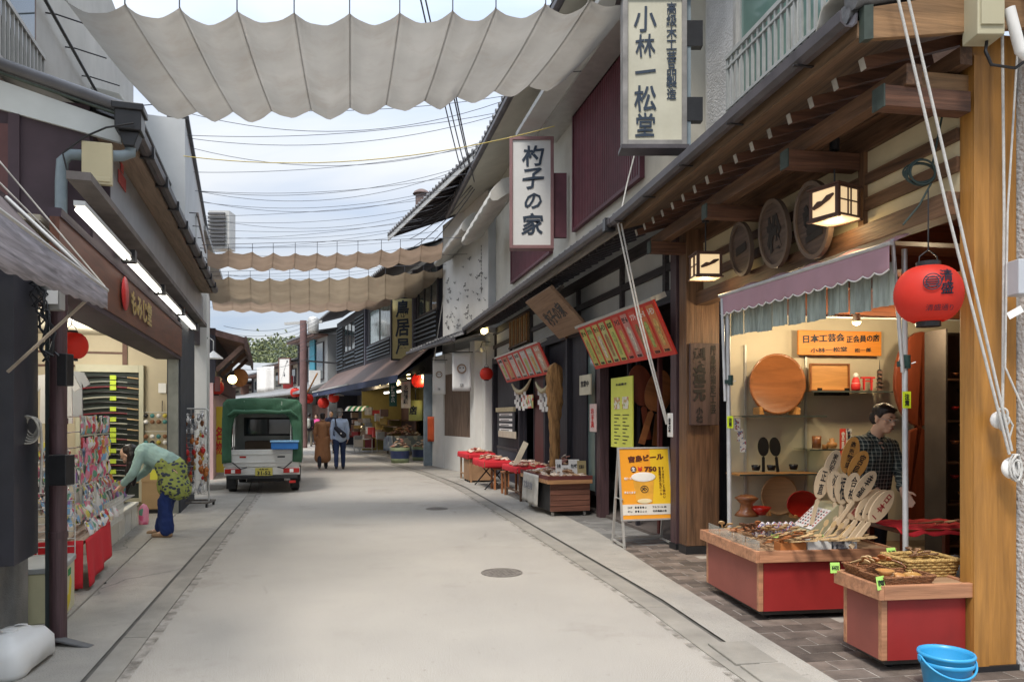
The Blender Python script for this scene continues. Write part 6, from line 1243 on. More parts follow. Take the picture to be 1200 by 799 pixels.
# ================================================================== goods of the craft shop
RZ1 = F1.rz - pi / 2        # things that look down the street towards the viewer in the craft shop
RS1 = F1.rz + pi / 2 + pi / 2   # things that look across the street from the right row: local -Y faces the street
def faceS(Fr): return Fr.rz + pi
def D(px, py, d=0.1):
    t = (px - CX) / FL; Y = (FX - d + F1.o.x * F1.d.x + F1.o.y * F1.d.y) / (t * F1.d.x + F1.d.y); return WP(px, py, Y)
tray_w = mat('red_brown_turned_wood', (0.24, 0.085, 0.028), 0.25, 2.4, 0.35, 0.1, 9, wood=0, stretch=4, coat=0.3); tray_l = mat('amber_wood', (0.46, 0.22, 0.07), 0.2, 2.6, 0.4, 0.05, 9, wood=0, stretch=5); dkwood = mat('dark_red_wood', (0.16, 0.035, 0.015), 0.25, 2.2, 0.35, 0.05, 9, wood=2, stretch=3, coat=0.3)
orangeb = mat('orange_board', (0.62, 0.22, 0.03), 0.12, 2.5, 0.45, wood=0); pale_w = mat('pale_paddle_wood', (0.60, 0.46, 0.30), 0.10, 3, 0.6, wood=2, randv=0.12); orange_w = mat('orange_paddle_wood', (0.55, 0.27, 0.07), 0.12, 3, 0.5, wood=2, randv=0.1); lacq = mat('black_lacquer', (0.015, 0.015, 0.016), 0.1, 4, 0.15); redl = mat('red_lacquer', (0.33, 0.015, 0.01), 0.1, 4, 0.2)
glass_sh = glassmat('shelf_glass', (0.75, 0.85, 0.82), 0.3)
def dish(px, py, r, d, m_, label, cat='tray', sx=1.0, stand=True):
    p = D(px, py, d); o = thing('round_tray', label, cat, tuple(p), RZ1); T = Euler((pi / 2 + 0.0, 0, 0)).to_matrix().to_4x4()
    mb = MB(); mb.lathe([(0, 0.02), (r * 0.8, 0.02), (r * 0.93, 0.045), (r, 0.05), (r, 0.035), (r * .85, 0.0), (0, 0.0)], n=48, T=Matrix.Diagonal((sx, 1, 1, 1)) @ T); obj('dish', mb, m_, o)
    if stand:
        for k in (-1, 1): mb = MB(); mb.prism([(k * r * .55, -r), (k * r * .72, -r), (k * r * .72, -r * .78), (k * r * .62, -r * .75)], -0.09, 0.05); obj('stand_arm', mb, tray_l, o)
    return o
dish(909, 450, 0.325, 0.16, tray_w, 'large reddish brown round wooden tray standing on the middle glass shelf')
dish(911, 580, 0.21, 0.16, mat('plain_wood_disc', (0.42, 0.25, 0.12), 0.15, 2, 0.5, wood=0), 'plain round wooden tray leaning on the lowest display level')
o = dish(938, 590, 0.14, 0.45, redl, 'dark red lacquered tray leaning in front of the plain round one', sx=1.25)
p = D(972, 442, 0.14); o = thing('rectangular_tray', 'rectangular amber wooden tray with rounded corners on a black stand', 'tray', tuple(p), RZ1); mb = MB(); mb.bx(-0.235, 0.235, 0.0, 0.02, -0.15, 0.15); obj('board', mb, tray_l, o, bev=0.02)
for (a, b, c, d) in ((-0.235, 0.235, 0.135, 0.15), (-0.235, 0.235, -0.15, -0.135), (-0.235, -0.22, -0.135, 0.135), (0.22, 0.235, -0.135, 0.135)): obj('rim', MB().bx(a, b, -0.02, 0.0, c, d), tray_w, o)
obj('stand', MB().bx(-0.17, 0.17, -0.08, 0.02, -0.2, -0.165).bx(-0.18, -0.14, -0.09, -0.06, -0.2, -0.12).bx(0.14, 0.18, -0.09, -0.06, -0.2, -0.12), lacq, o)
p = D(985, 402, 0.10); o = thing('shop_name_board', 'orange wooden board with black brush writing above the display shelves', 'sign', tuple(p), RZ1); obj('board', MB().bx(-0.50, 0.50, 0, 0.03, -0.135, 0.135), orangeb, o, bev=0.004)
text(o, '日本工芸会', (-0.2, -0.004, 0.05), (0.5, 0.115), ink, brush=0.05, bold=0.03); text(o, '正会員の店', (0.27, -0.004, 0.055), (0.40, 0.10), ink, brush=0.05, bold=0.025, seed=3); text(o, '小林一松堂', (-0.14, -0.004, -0.075), (0.44, 0.075), ink, brush=0.07, bold=0.02); text(o, '松一郎', (0.27, -0.004, -0.075), (0.2, 0.055), ink, brush=0.08, bold=0.015)
# shelves: glass sheets on standards
for i, (py, pa, pb, lab) in enumerate(((458, 950, 1045, 'short upper glass shelf under the figurines'), (487, 868, 968, 'glass shelf carrying the big round tray'), (526, 948, 985, 'small glass shelf with wooden cups'), (555, 866, 960, 'wooden shelf with black cups and paddles'))):
    a, b = D(pa, py, 0.32), D(pb, py, 0.32); L = (b - a).length; o = thing('display_shelf', lab, 'shelf', tuple((a + b) / 2), RZ1); obj('shelf_board', MB().bx(-L / 2, L / 2, -0.02, 0.30, -0.016 if i == 3 else -0.008, 0), tray_l if i == 3 else glass_sh, o)
    obj('edge', MB().bx(-L / 2, L / 2, -0.024, -0.02, -0.016, 0.0), mat('shelf_edge_dark', (0.05, 0.06, 0.055), 0.1, 4, 0.3), o)
for i, px in enumerate((874, 945)): a = D(px, 404, 0.03); b = D(px, 604, 0.03); mb = MB(); mb.bx(-0.012, 0.012, 0, 0.02, 0, a.z - b.z); tagit(obj('shelf_standard', mb, alu, loc=b, rot=(0, 0, RZ1)), ['metal shelf standard behind the big round tray', 'metal shelf standard beside the rectangular tray'][i], 'shelf standard')
# paddles
def paddle_mesh(L=0.3, w=0.1, th=0.008, hw=0.022, frac=0.55):
    pts = []; n = 14; bl = L * frac; cy = L - bl / 2
    for i in range(n + 1): a = -pi / 2 * 1.15 + (pi * 1.15) * i / n + pi / 2 * 0.0; pts.append((w / 2 * cos(a + 0) * 1.0, cy + bl / 2 * sin(a)))
    right = [p for p in pts if p[0] >= 0]; right.sort(key=lambda p: p[1]); P = [(hw / 2, 0), (hw / 2 * 0.9, L - bl * 1.05)] + right; P = [p for p in P]; left = [(-x, y) for x, y in reversed(P)]
    return MB().prism(P + left[(1 if abs(P[-1][0]) < 1e-4 else 0):], 0, th)
PM = {}
def paddle(p, L, w, m_, rot, label, group=None, txt=None, tcol=None, seed=0, frac=0.55, name='rice_paddle', hw=None):
    k = (round(L, 3), round(w, 3), frac, m_.name)
    if k not in PM: PM[k] = paddle_mesh(L, w, max(0.006, L * 0.025), hw or w * 0.26, frac).mesh('blade', m_)
    o = thing(name, label, 'rice paddle', tuple(p), rot, group); obj('paddle_body', PM[k], None, o)
    if txt: text(o, txt, (0, -0.002, L * (1 - frac / 2)), (w * 0.36, L * frac * 0.74), tcol or ink, vertical=True, brush=0.1, bold=0.005, seed=seed)
    return o
for i, (px, py) in enumerate(((895, 553), (912, 553))):
    p = D(px, py, 0.30); paddle(p, 0.37, 0.125, lacq, (-0.12, 0.06 * (1 - 2 * i), RZ1), ['black lacquered rice paddle standing on the shelf, under the tray', 'black lacquered rice paddle standing on the shelf, nearer the small wooden cups'][i], 'black lacquered paddles')
p = D(1074, 612, 0.42); o = thing('giant_paddle', 'giant dark red wooden rice paddle leaning on the end wall', 'rice paddle', tuple(p), (0, 0.04, RZ1)); obj('paddle_body', paddle_mesh(2.05, 0.62, 0.05, 0.26, 0.5), dkwood, o, bev=0.012)
p = D(1135, 600, 0.5); o = thing('giant_paddle', 'second giant wooden paddle half hidden by the yellow pillar', 'rice paddle', tuple(p), (0, 0, RZ1)); obj('paddle_body', paddle_mesh(1.95, 0.6, 0.05, 0.22, 0.5), tray_w, o, bev=0.012)
p = D(1121, 606, 0.9); o = thing('shelf_unit', 'dark shelf unit in the gloom beside the pillar', 'shelf', tuple(p), RZ1)
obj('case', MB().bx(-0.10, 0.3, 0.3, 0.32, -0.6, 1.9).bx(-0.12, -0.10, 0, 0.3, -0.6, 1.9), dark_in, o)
for k in range(5): 
    obj('shelf', MB().bx(-0.10, 0.3, 0, 0.3, -0.3 + k * 0.42, -0.28 + k * 0.42), wood_m, o)
for k in range(8):
    q = D(1119 + (k % 2) * 9, 440 + k * 20, 0.85); rr_ = U(0.03, 0.06); tagit(obj('bowl', MB().lathe([(0.0, 0.0), (rr_ * .5, 0), (rr_, rr_ * .7), (rr_ * .9, rr_ * .7), (rr_ * .45, 0.01), (0, 0.01)], n=16), [tray_w, lacq, redl, tray_l][k % 4], loc=q), ['small brown bowl', 'small black bowl', 'small red bowl', 'small amber bowl'][k % 4] + ' on the dark shelf unit, ' + ('upper half' if k < 4 else 'lower half'), 'bowl', 'bowls on the dark shelf unit')
# small pieces on the shelves
def turned(px, py, d, prof, m_, name, label, cat):
    p = D(px, py, d); return tagit(obj(name, MB().lathe(prof, n=20), m_, loc=p, rot=(0, 0, RZ1)), label, cat)
cup = [(0, 0), (0.035, 0), (0.045, 0.035), (0.047, 0.055), (0.043, 0.055), (0.04, 0.01), (0, 0.01)]
for i, (px, py) in enumerate(((886, 551), (904, 551), (930, 550))): turned(px, py, 0.34, cup, lacq, 'lacquer_cup', ['black lacquered cup at the pillar end of the shelf', 'black lacquered cup between the two black paddles', 'black lacquered cup standing apart on the shelf'][i], 'cup')
turned(957, 525, 0.26, [(0, 0), (0.045, 0), (0.048, 0.13), (0.042, 0.13), (0.04, 0.01), (0, 0.01)], tray_w, 'wooden_mug', 'turned reddish wooden mug on the small glass shelf', 'mug')
turned(975, 525, 0.26, [(0, 0), (0.04, 0), (0.055, 0.03), (0.05, 0.06), (0.02, 0.07), (0.03, 0.1), (0, 0.11)], tray_l, 'wooden_pot', 'small round wooden pot beside the wooden mug', 'pot')
turned(967, 526, 0.2, [(0, 0), (0.03, 0), (0.03, 0.05), (0, 0.05)], tray_l, 'wooden_box', 'little wooden cup behind the mug and pot', 'cup')
turned(875, 604, 0.5, [(0, 0), (0.12, 0), (0.10, 0.03), (0.07, 0.06), (0.06, 0.12), (0.1, 0.16), (0.12, 0.18), (0.06, 0.21), (0, 0.2)], tray_w, 'incense_stand', 'brown turned wooden stand beside the awning pole', 'stand')
turned(891, 603, 0.55, [(0, 0), (0.05, 0), (0.11, 0.08), (0.10, 0.08), (0.04, 0.015), (0, 0.015)], redl, 'red_bowl', 'red lacquered bowl next to the brown turned stand', 'bowl')
p = D(1003, 457, 0.2); o = thing('doll', 'small red and white doll figurine next to the toy gate', 'figurine', tuple(p), RZ1); obj('robe', MB().lathe([(0, 0), (0.045, 0), (0.05, 0.05), (0.035, 0.12), (0.02, 0.14)], n=14), redp, o); obj('head', MB().ell((0, 0, 0.16), (0.028, 0.028, 0.03)), white_p, o); obj('sash', MB().lathe([(0.049, 0.04), (0.045, 0.075)], n=14), white_p, o)
p = D(1017, 457, 0.2); o = thing('toy_gate', 'small red shrine gate model on the upper shelf', 'figurine', tuple(p), RZ1)
for k in (-1, 1): obj('pillar', MB().bx(k * 0.045 - 0.008, k * 0.045 + 0.008, -0.01, 0.01, 0, 0.13), redp, o)
obj('beam', MB().bx(-0.08, 0.08, -0.015, 0.015, 0.125, 0.145), redp, o); obj('tie', MB().bx(-0.06, 0.06, -0.01, 0.01, 0.09, 0.103), redp, o)
p = D(1031, 457, 0.2); o = thing('toy_pagoda', 'small dark five-storey pagoda model on the upper shelf', 'figurine', tuple(p), RZ1)
for k in range(5): obj('roof', MB().lathe([(0.055 - .006 * k, 0.03 + .045 * k), (0.02, 0.045 + .045 * k)], n=4), black, o); obj('storey', MB().bx(-0.02, 0.02, -0.02, 0.02, .045 * k, 0.032 + .045 * k), brownm, o)
obj('spire', MB().tube([(0, 0, 0.22), (0, 0, 0.33)], [0.006, 0.002], 6), black, o)
for i, (px, m_, tx) in enumerate(((988, mat('red_card', (0.6, 0.06, 0.04), 0.05, 4), '宮島'), (995, ppaper('white_card', (0.62, 0.6, 0.56), [(0.3, 0.1, 0.1), (0.15, 0.2, 0.3)], 60, 0.3), '記念'))):
    p = D(px, 535, 0.3); o = tagit(obj('display_card', MB().bx(-0.032, 0.032, 0, 0.012, 0, 0.30), m_, loc=p, rot=(0, 0, RZ1)), ['narrow red card standing behind the paddles', 'narrow printed white card standing behind the paddles'][i], 'card')
    text(o, tx, (0, -0.003, 0.17), (0.035, 0.2), ink if i else white_p, vertical=True)
# plaques over the lintel
plq = mat('plaque_wood', (0.085, 0.055, 0.04), 0.35, 3, 0.6, 0.3, 9, wood=0); plqr = mat('plaque_rim', (0.13, 0.09, 0.065), 0.3, 3, 0.6)
for i, (px, py, r, s_) in enumerate(((875, 292, 0.20, '一'), (914, 274, 0.235, '松'), (960, 258, 0.24, '堂'))):
    x, y, z = F1.p(px, py, 0.06); o = thing('round_plaque', ['round dark wooden plaque carved with one stroke, nearest the big brown pillar', 'middle round wooden plaque carved with a brush character', 'third round wooden plaque behind the hanging lattice lantern'][i], 'plaque', F1.w(x, 0.10, z), (0.10, 0, faceS(F1)), 'round plaques over the lintel')
    T = Euler((pi / 2, 0, 0)).to_matrix().to_4x4(); sc_ = Matrix.Diagonal((1, 1, 1.22, 1))
    obj('disc', MB().lathe([(0, 0.012), (r * .9, 0.012), (r * .9, 0), (0, 0)], n=40, T=sc_ @ T, sm=False), plq, o); obj('rim', MB().lathe([(r * .88, 0.03), (r, 0.03), (r, -0.01), (r * .88, -0.01), (r * .88, 0.03)], n=40, T=sc_ @ T, sm=False), plqr, o)
    text(o, s_, (0, -0.016, 0), (r * 1.0, r * (0.5 if i == 0 else 1.3)), mat('black_carving', (0.02, 0.016, 0.014), 0.2, 4, 0.7), bold=0.05, brush=0.09, seed=i)
# lattice lanterns
lanf = mat('lantern_frame', (0.09, 0.045, 0.03), 0.3, 5, 0.6)
def andon(px, py, y, s_, label, rz, hang=None):
    x, _, z = F1.p(px, py, y); o = thing('lattice_lantern', label, 'lantern', F1.w(x, y, z), rz); h = s_ * 0.5
    for i, (a, b) in enumerate(((0, -1), (1, 0), (0, 1), (-1, 0))):
        T = Euler((0, 0, i * pi / 2)).to_matrix().to_4x4(); mb = MB(); mb.bx(-h + .012, h - .012, -h + .006, -h + .010, -h * .8, h * .8, 0, T); obj('paper_pane', mb, glow_warm, o)
        fr = MB(); fr.bx(-h, h, -h - .004, -h + .012, h * .78, h * .92, 0, T).bx(-h, h, -h - .004, -h + .012, -h * .92, -h * .78, 0, T).bx(-h, -h + .022, -h - .004, -h + .012, -h * .78, h * .78, 0, T).bx(h - .022, h, -h - .004, -h + .012, -h * .78, h * .78, 0, T)
        if i % 2: fr.bx(-.012, -.004, -h - .002, -h + .006, -h * .78, h * .78, 0, T).bx(.02, .028, -h - .002, -h + .006, -h * .78, h * .78, 0, T).bx(-h, h, -h - .002, -h + .006, .0, .008, 0, T)
        obj('frame', fr, lanf, o)
        if i % 2 == 0:
            br = MB(); pts = [(-h * .7, -h - .006, -h * .25), (-h * .3, -h - .006, -h * .05), (0, -h - .006, 0.0), (h * .35, -h - .006, h * .2), (h * .72, -h - .006, h * .35)]; pts = [T @ Vector(q) for q in pts]; br.tube(pts, [0.012, 0.022, 0.014, 0.02, 0.008], 6); obj('branch_cutout', br, lanf, o)
    obj('roof_plate', MB().bx(-h * 1.12, h * 1.12, -h * 1.12, h * 1.12, h * .92, h * 1.0), lanf, o); obj('base_plate', MB().bx(-h * 1.05, h * 1.05, -h * 1.05, h * 1.05, -h * 1.0, -h * .92), glow_warm, o)
    obj('base_frame', MB().bx(-h * 1.12, h * 1.12, -h * 1.12, -h * 0.9, -h * 1.06, -h * .93).bx(-h * 1.12, h * 1.12, h * 0.9, h * 1.12, -h * 1.06, -h * .93), lanf, o)
    glow(o, (0, 0, -h * 1.3), 1.2, 0.05, (1, .75, .4))
    if hang: obj('cord', MB().tube([(0, 0, h), (0, 0, h + hang)], 0.006, 6), black, o); obj('ceiling_cap', MB().cyl((0, 0, h + hang), 0.035, 0.08, 14), black, o)
    return o
andon(978, 240, 0.16, 0.235, 'lit square lattice lantern hanging under the rafters on a cord', F1.rz + 0.35, 0.27); andon(827, 312, 0.30, 0.235, 'lit small lattice lantern hanging in front of the big brown pillar', RZ1 - 0.1, 0.3)
# carved board on the brown pillar
p = WP(826, 450, 7.93); o = thing('carved_board', 'tall dark wooden board with black carved characters on the brown pillar', 'sign', (p.x, p.y, p.z), RZ1); obj('board', MB().bx(-0.165, 0.165, 0, 0.035, -0.44, 0.44), mat('dark_board', (0.075, 0.045, 0.04), 0.3, 3, 0.6, wood=2), o, bev=0.006)
text(o, '製造元', (-0.06, -0.004, 0.10), (0.15, 0.58), mat('black_carving', (0.02, 0.016, 0.014)), vertical=True, bold=0.05, brush=0.05); text(o, '厳島彫指定工芸', (0.095, -0.004, 0.05), (0.065, 0.74), mat('black_carving', (0.02, 0.016, 0.014)), vertical=True, bold=0.03)
text(o, '小林', (-0.06, -0.004, -0.33), (0.08, 0.17), mat('black_carving', (0.02, 0.016, 0.014)), vertical=True, bold=0.03)
# ---- pink awning, cloth strips, poles
pink = mat('faded_pink_vinyl', (0.42, 0.25, 0.29), 0.08, 2, 0.55, dirt=0.2, dirtcol=(0.28, 0.15, 0.17)); grngrey = mat('grey_green_cloth', (0.30, 0.34, 0.30), 0.3, 6, 0.9, dirt=0.3, dirtcol=(0.34, 0.36, 0.33), wood=2, stretch=4)
NA = Vector((2.40, 4.70, 2.60)); FA_ = Vector((1.92, 6.81, 2.61)); AD = (FA_ - NA); aw = thing('shop_awning', 'folded pink vinyl awning with white scalloped edge over the stall', 'awning')
nrm = Vector((-AD.y, AD.x, 0)).normalized(); nrm = nrm if nrm.x < 0 else -nrm
def fa(u, v):
    if v < 0.5: q = v * 2; return NA + AD * u - nrm * (0.16 * (1 - q)) + Vector((0, 0, 0.075 * (1 - q) + 0.012 * sin(u * 30) * (1 - q)))
    q = (v - 0.5) * 2; sc = 0.022 * abs(sin(u * 17 * pi)) ; return NA + AD * u + nrm * (0.004 + 0.008 * sin(u * 43) * q) + Vector((0, 0, -(0.165 + sc) * q))
mb = MB(); mb.grid(fa, 17 * 8, 10, th=0.003); obj('vinyl', mb, pink, aw)
mb = MB(); mb.tube([fa(i / 136, 1.0) for i in range(137)], 0.0055, 5); obj('edge_piping', mb, white_p, aw)
mb = MB(); mb.tube([NA - AD * 0.008, FA_ + AD * 0.008], 0.016, 8); obj('front_bar', mb, galv, aw)
cl_ = thing('cloth_valance', 'row of grey-green patterned cloth strips behind the pink awning', 'cloth')
for k in range(9):
    u0 = 0.015 + k * 0.108; u1 = u0 + 0.107
    def fc(u, v, u0=u0, u1=u1, k=k): return NA + AD * (u0 + (u1 - u0) * u) - nrm * (0.07 + 0.012 * sin(u * 7 + k) + 0.01 * sin(u * 21)) + Vector((0, 0, -0.10 - (0.28 + 0.012 * sin(k * 2.3)) * v))
    mb = MB(); mb.grid(fc, 14, 5); obj('cloth_strip', mb, grngrey, cl_)
clampm = mat('green_black_clamp', (0.02, 0.05, 0.045), 0.2, 5, 0.5)
for i, (a, b, r, lab) in enumerate(((WP(1060, 292, 4.9), GP(1071, 745), 0.018, 'grey steel awning pole in front of the giant paddle'), (WP(853, 368, 6.75), WP(859, 652, 6.75), 0.020, 'grey steel awning pole at the pillar end of the stall'))):
    b = Vector(b); b.z = 0.012; 
    if i == 0: b = Vector((a.x + 0.01, a.y, 0.02))
    else: b = Vector((a.x + 0.02, a.y, 0.02))
    o = thing('awning_pole', lab, 'pole', tuple(b)); obj('tube', MB().tube([(0, 0, 0), a - b], r, 14), galv, o); zc = [WP(0, 430, 4.9).z, WP(0, 455 - 5, 6.75).z][i]; obj('clamp', MB().tube([(0, 0, zc - .03), (0, 0, zc + .06)], r + .01, 12).bc((-0.03, -0.01, zc), (0.05, 0.04, 0.035)), clampm, o)
    obj('clamp_screw', MB().tube([(0.02, -0.03, zc), (0.045, -0.035, zc + .01)], 0.005, 6), galv, o)
    a2, b2 = [(WP(1046, 280, 4.75), WP(1058, 436, 4.88)), (WP(846, 350, 6.78), WP(850, 470, 6.74))][i]; obj('arm', MB().tube([a2 - b, b2 - b], r * .72, 12), galv, o)
    obj('foot', MB().cyl((0, 0, -0.005), 0.05, 0.01, 16), galv, o)
    zl = [WP(0, 472, 4.9).z, WP(0, 497, 6.75).z][i]; obj('yellow_tag', MB().bx(-0.033, 0.022, -r - .004, -r - .001, zl - .055, zl + .055), mat('neon_yellow', (0.6, 0.75, 0.02), 0.05, 5), o); text(o, '注意', (-0.006, -r - .008, zl), (0.03, 0.08), ink, vertical=True)
p = WP(868, 510, 7.0)
for k in range(3): tagit(obj('paper_slip', MB().bx(-0.03, 0.03, 0, 0.002, -0.06, 0.06), ppaper('white_card', (0.6, 0.6, 0.6), [(0.2, 0.2, 0.3)]), loc=p + Vector((-0.03 + 0.03 * k, 0.01 * k, 0.10 - 0.1 * k)), rot=(0, 0, 0.2)), ['uppermost', 'middle', 'lowest'][k] + ' of the small paper slips taped by the far awning pole', 'paper slip')
# ---- red paper lantern
def lantern(p, r, label, group=None, chars=None, squash=0.93, hang=0.35, rzl=0.0, cap=True):
    o = thing('paper_lantern', label, 'lantern', tuple(p), rzl, group); mb = MB(); n = 22; pr_ = []
    for i in range(n * 2 + 1): a = -1.22 + 2.44 * i / (n * 2); rr_ = r * cos(a) ** 0.72; pr_.append((rr_ * (1.0 if i % 2 else 0.985), r * squash * sin(a) / sin(1.22) * 0.93))
    mb.lathe(pr_, n=40); obj('paper_body', mb, mat('red_lantern_paper', (0.75, 0.05, 0.03), 0.06, 3, 0.55, trans=0.35), o)
    for s_ in (-1, 1): obj('end_ring', MB().cyl((0, 0, s_ * r * squash * 0.93 - (0.0 if s_ > 0 else r * .16)), r * 0.36, r * .16, 24), black, o)
    if hang: obj('hanger', MB().tube([(-r * .3, 0, r * .95), (-r * .28, 0, r * 1.2), (0, 0, r * 1.42), (r * .28, 0, r * 1.2), (r * .3, 0, r * .95)], 0.004, 5).tube([(0, 0, r * 1.42), (0, 0, r * 1.42 + hang)], 0.004, 5), black, o)
    return o
pL = WP(1088, 345, 4.35); o = lantern(pL, 0.185, 'large red paper lantern with round crest hanging by the yellow pillar', chars=True)
def wrap(o, mesh_fn_list, r, sq):
    for (s_, a0, z0, fit, vert, bo) in mesh_fn_list:
        mb = text_mesh(s_, vert, bo, 0.06); W_ = max(v[0] for v in mb.v) - min(v[0] for v in mb.v); H_ = max(v[2] for v in mb.v) - min(v[2] for v in mb.v); out_ = []
        for v in mb.v:
            x = v[0] * fit[0] / W_; z = z0 + v[2] * fit[1] / H_; rr_ = r * max(0.3, cos(asin_(z / (r * sq * .99)) * 1.0)) ** 0.72 * 1.012 + 0.002; a = a0 + x / rr_; out_.append((rr_ * sin(a), -rr_ * cos(a), z))
        mb.v = out_; obj('lettering', mb, inkb, o)
asin_ = lambda t: math.asin(max(-1, min(1, t))) * 1.22 / (pi / 2)
wrap(o, [('清盛', 0.02, 0.045, (0.075, 0.145), True, 0.02), ('清盛通り', -0.15, -0.10, (0.15, 0.035), False, 0.0)], 0.185, 0.93)
mb = MB()
for k in range(3): mb.tube([(0, 0, 0)] * 2, 0.001, 3) if False else None
cr = MB()
for rr_ in (0.045, 0.03): cr.tube([(rr_ * cos(a_), 0, rr_ * sin(a_)) for a_ in [j * pi / 12 for j in range(24)]], 0.003, 5, closed=True)
for k in range(-2, 3): cr.tube([(-0.038, 0, k * 0.013), (0.038, 0, k * 0.013)], 0.003, 4)
obj('crest', cr, inkb, o, loc=(-0.075, -0.176, 0.045), rot=(0, 0, -0.42))
# ---- stalls
redpan = mat('red_stall_panel', (0.26, 0.018, 0.016), 0.14, 2.5, 0.55, dirt=0.25, dirtcol=(0.16, 0.03, 0.025)); redfade = mat('faded_red_panel', (0.26, 0.075, 0.055), 0.12, 2.5, 0.65, dirt=0.3, dirtcol=(0.18, 0.06, 0.05)); edgew = mat('worn_table_edge', (0.40, 0.19, 0.10), 0.3, 3, 0.55, 0.2, 9, wood=1, stretch=6); topw = mat('table_top_wood', (0.34, 0.21, 0.12), 0.25, 3, 0.6, wood=1)
S1 = Frame(1.755, 5.32, -0.13); S2 = Frame(2.105, 4.235, -0.13)
def stall(Fr, dep, wid, label, zt=0.53, th=0.085):
    o = thing('sales_stall', label, 'stall', Fr.w(0, 0), Fr.rz)
    obj('tabletop', MB().bx(0.03, dep - 0.03, -wid + 0.03, -0.03, zt - 0.03, zt - 0.012), topw, o)
    for b_ in ((0, dep, -0.03, 0.0), (0, dep, -wid, -wid + 0.03), (0, 0.03, -wid + 0.03, -0.03), (dep - 0.03, dep, -wid + 0.03, -0.03)): obj('top_rail', MB().bx(b_[0], b_[1], b_[2], b_[3], zt - th, zt), edgew, o, bev=0.004)
    i = 0.045; obj('side_panel', MB().bx(i + .02, dep - i - .02, -i - .02, -i, 0.085, zt - th), redfade, o); obj('front_panel', MB().bx(i, i + .02, -wid + i, -i - .035, 0.085, zt - th), redpan, o); obj('back_panel', MB().bx(dep - i - .02, dep - i, -wid + i, -i, 0.085, zt - th), redpan, o); obj('side_panel', MB().bx(i + .02, dep - i - .02, -wid + i, -wid + i + .02, 0.085, zt - th), redfade, o)
    for (x, y) in ((i - .003, -i + .003), (dep - i - .03, -i + .003)): obj('corner_post', MB().bx(x, x + .035, y - .035, y, 0.085, zt - th), edgew, o, bev=0.003)
    obj('plinth', MB().bx(i + .05, dep - i - .05, -wid + i + .04, -i - .05, 0.045, 0.085), mat('dark_plinth', (0.06, 0.055, 0.05), 0.3, 5), o)
    for x in (i + .12, dep - i - .12):
        for y in (-i - .12, -wid + i + .12):
            T = Matrix.Translation((x, y, 0.03)) @ Euler((pi / 2, 0, 0)).to_matrix().to_4x4(); w_ = obj('caster', MB().lathe([(0, -.012), (.025, -.012), (.028, -.006), (.028, .006), (.025, .012), (0, .012)], n=16, T=T), black, o); obj('bracket', MB().bc((x, y, 0.045), (0.03, 0.04, 0.03)), iron, w_)
    return o
stall(S1, 1.06, 1.10, 'long red stall with a wooden top holding spatulas and rice paddles'); stall(S2, 0.47, 0.62, 'smaller red stall on casters holding baskets beside the blue bucket')
ZT = 0.532
def onS(Fr, x, y, z=0.0): return Vector(Fr.w(x, y, ZT - 0.012 + z))
# clear plastic dividers at the left rail
cleark = mat('clear_plastic', (0.5, 0.52, 0.47), 0.1, 4, 0.2); _t = cleark.node_tree; _tr = _t.nodes.new('ShaderNodeBsdfTransparent'); _mx = _t.nodes.new('ShaderNodeMixShader'); _mx.inputs[0].default_value = 0.3; _t.links.new(_tr.outputs[0], _mx.inputs[1]); _t.links.new(_t.nodes['Principled BSDF'].outputs[0], _mx.inputs[2]); _t.links.new(_mx.outputs[0], _t.nodes['Material Output'].inputs[0])
for i in range(4): p = onS(S1, 0.05 + i * 0.24, -0.05); tagit(obj('plastic_divider', MB().bx(0, 0.22, -0.003, 0, 0, 0.075), cleark, loc=p, rot=(0, 0, S1.rz)), ['clear plastic divider at the near corner of the long stall', 'clear plastic divider second from the near corner', 'clear plastic divider third from the near corner', 'clear plastic divider at the pillar end of the long stall'][i], 'divider')
# batches of spatulas and chopsticks
stickm = [mat('bamboo_pale', (0.50, 0.34, 0.17), 0.15, 4, 0.5, randv=0.15), mat('cherry_wood', (0.36, 0.13, 0.04), 0.2, 4, 0.45, randv=0.2), mat('dark_walnut', (0.14, 0.06, 0.03), 0.2, 4, 0.45, randv=0.2)]
spat_me = [paddle_mesh(0.25, 0.05, 0.007, 0.014, 0.4).mesh('spatula', m_) for m_ in stickm]; spo_me = [paddle_mesh(0.20, 0.04, 0.006, 0.012, 0.34).mesh('spoon', m_) for m_ in stickm]
k = 0; rnd = random.Random(8)
spots = []
for row, (xr, yr, n_) in enumerate(((0.92, -0.10, 11), (0.74, -0.12, 11), (0.55, -0.10, 13), (0.36, -0.12, 13), (0.20, -0.14, 9), (0.62, -0.36, 10), (0.42, -0.38, 8))):
    for j in range(n_):
        mi = (row + (j > n_ // 2)) % 3 if row < 5 else 0; me = (spat_me if row % 2 == 0 else spo_me)[mi]
        p = onS(S1, xr + rnd.uniform(-.02, .02), yr - j * 0.034 - rnd.uniform(0, .01), 0.03 + 0.009 * (j % 3) + 0.025 * (row in (2, 5)))
        o = obj('wooden_spatula' if row % 2 == 0 else 'wooden_spoon', me, None, loc=p, rot=(pi / 2 - 0.16 - 0.2 * rnd.random(), 0, S1.rz - pi / 2 + rnd.uniform(-.7, .05) + 0.1))
        tagit(o, '%s wooden %s lying in the %s row of the long stall' % (('pale', 'reddish', 'dark')[mi], 'spatula' if row % 2 == 0 else 'spoon', ('pillar-end', 'second', 'third', 'fourth', 'near-corner', 'inner back', 'inner front')[row]), 'kitchen utensil', 'utensils in the %s row of the long stall' % ('pillar-end', 'second', 'third', 'fourth', 'near-corner', 'inner back', 'inner front')[row])
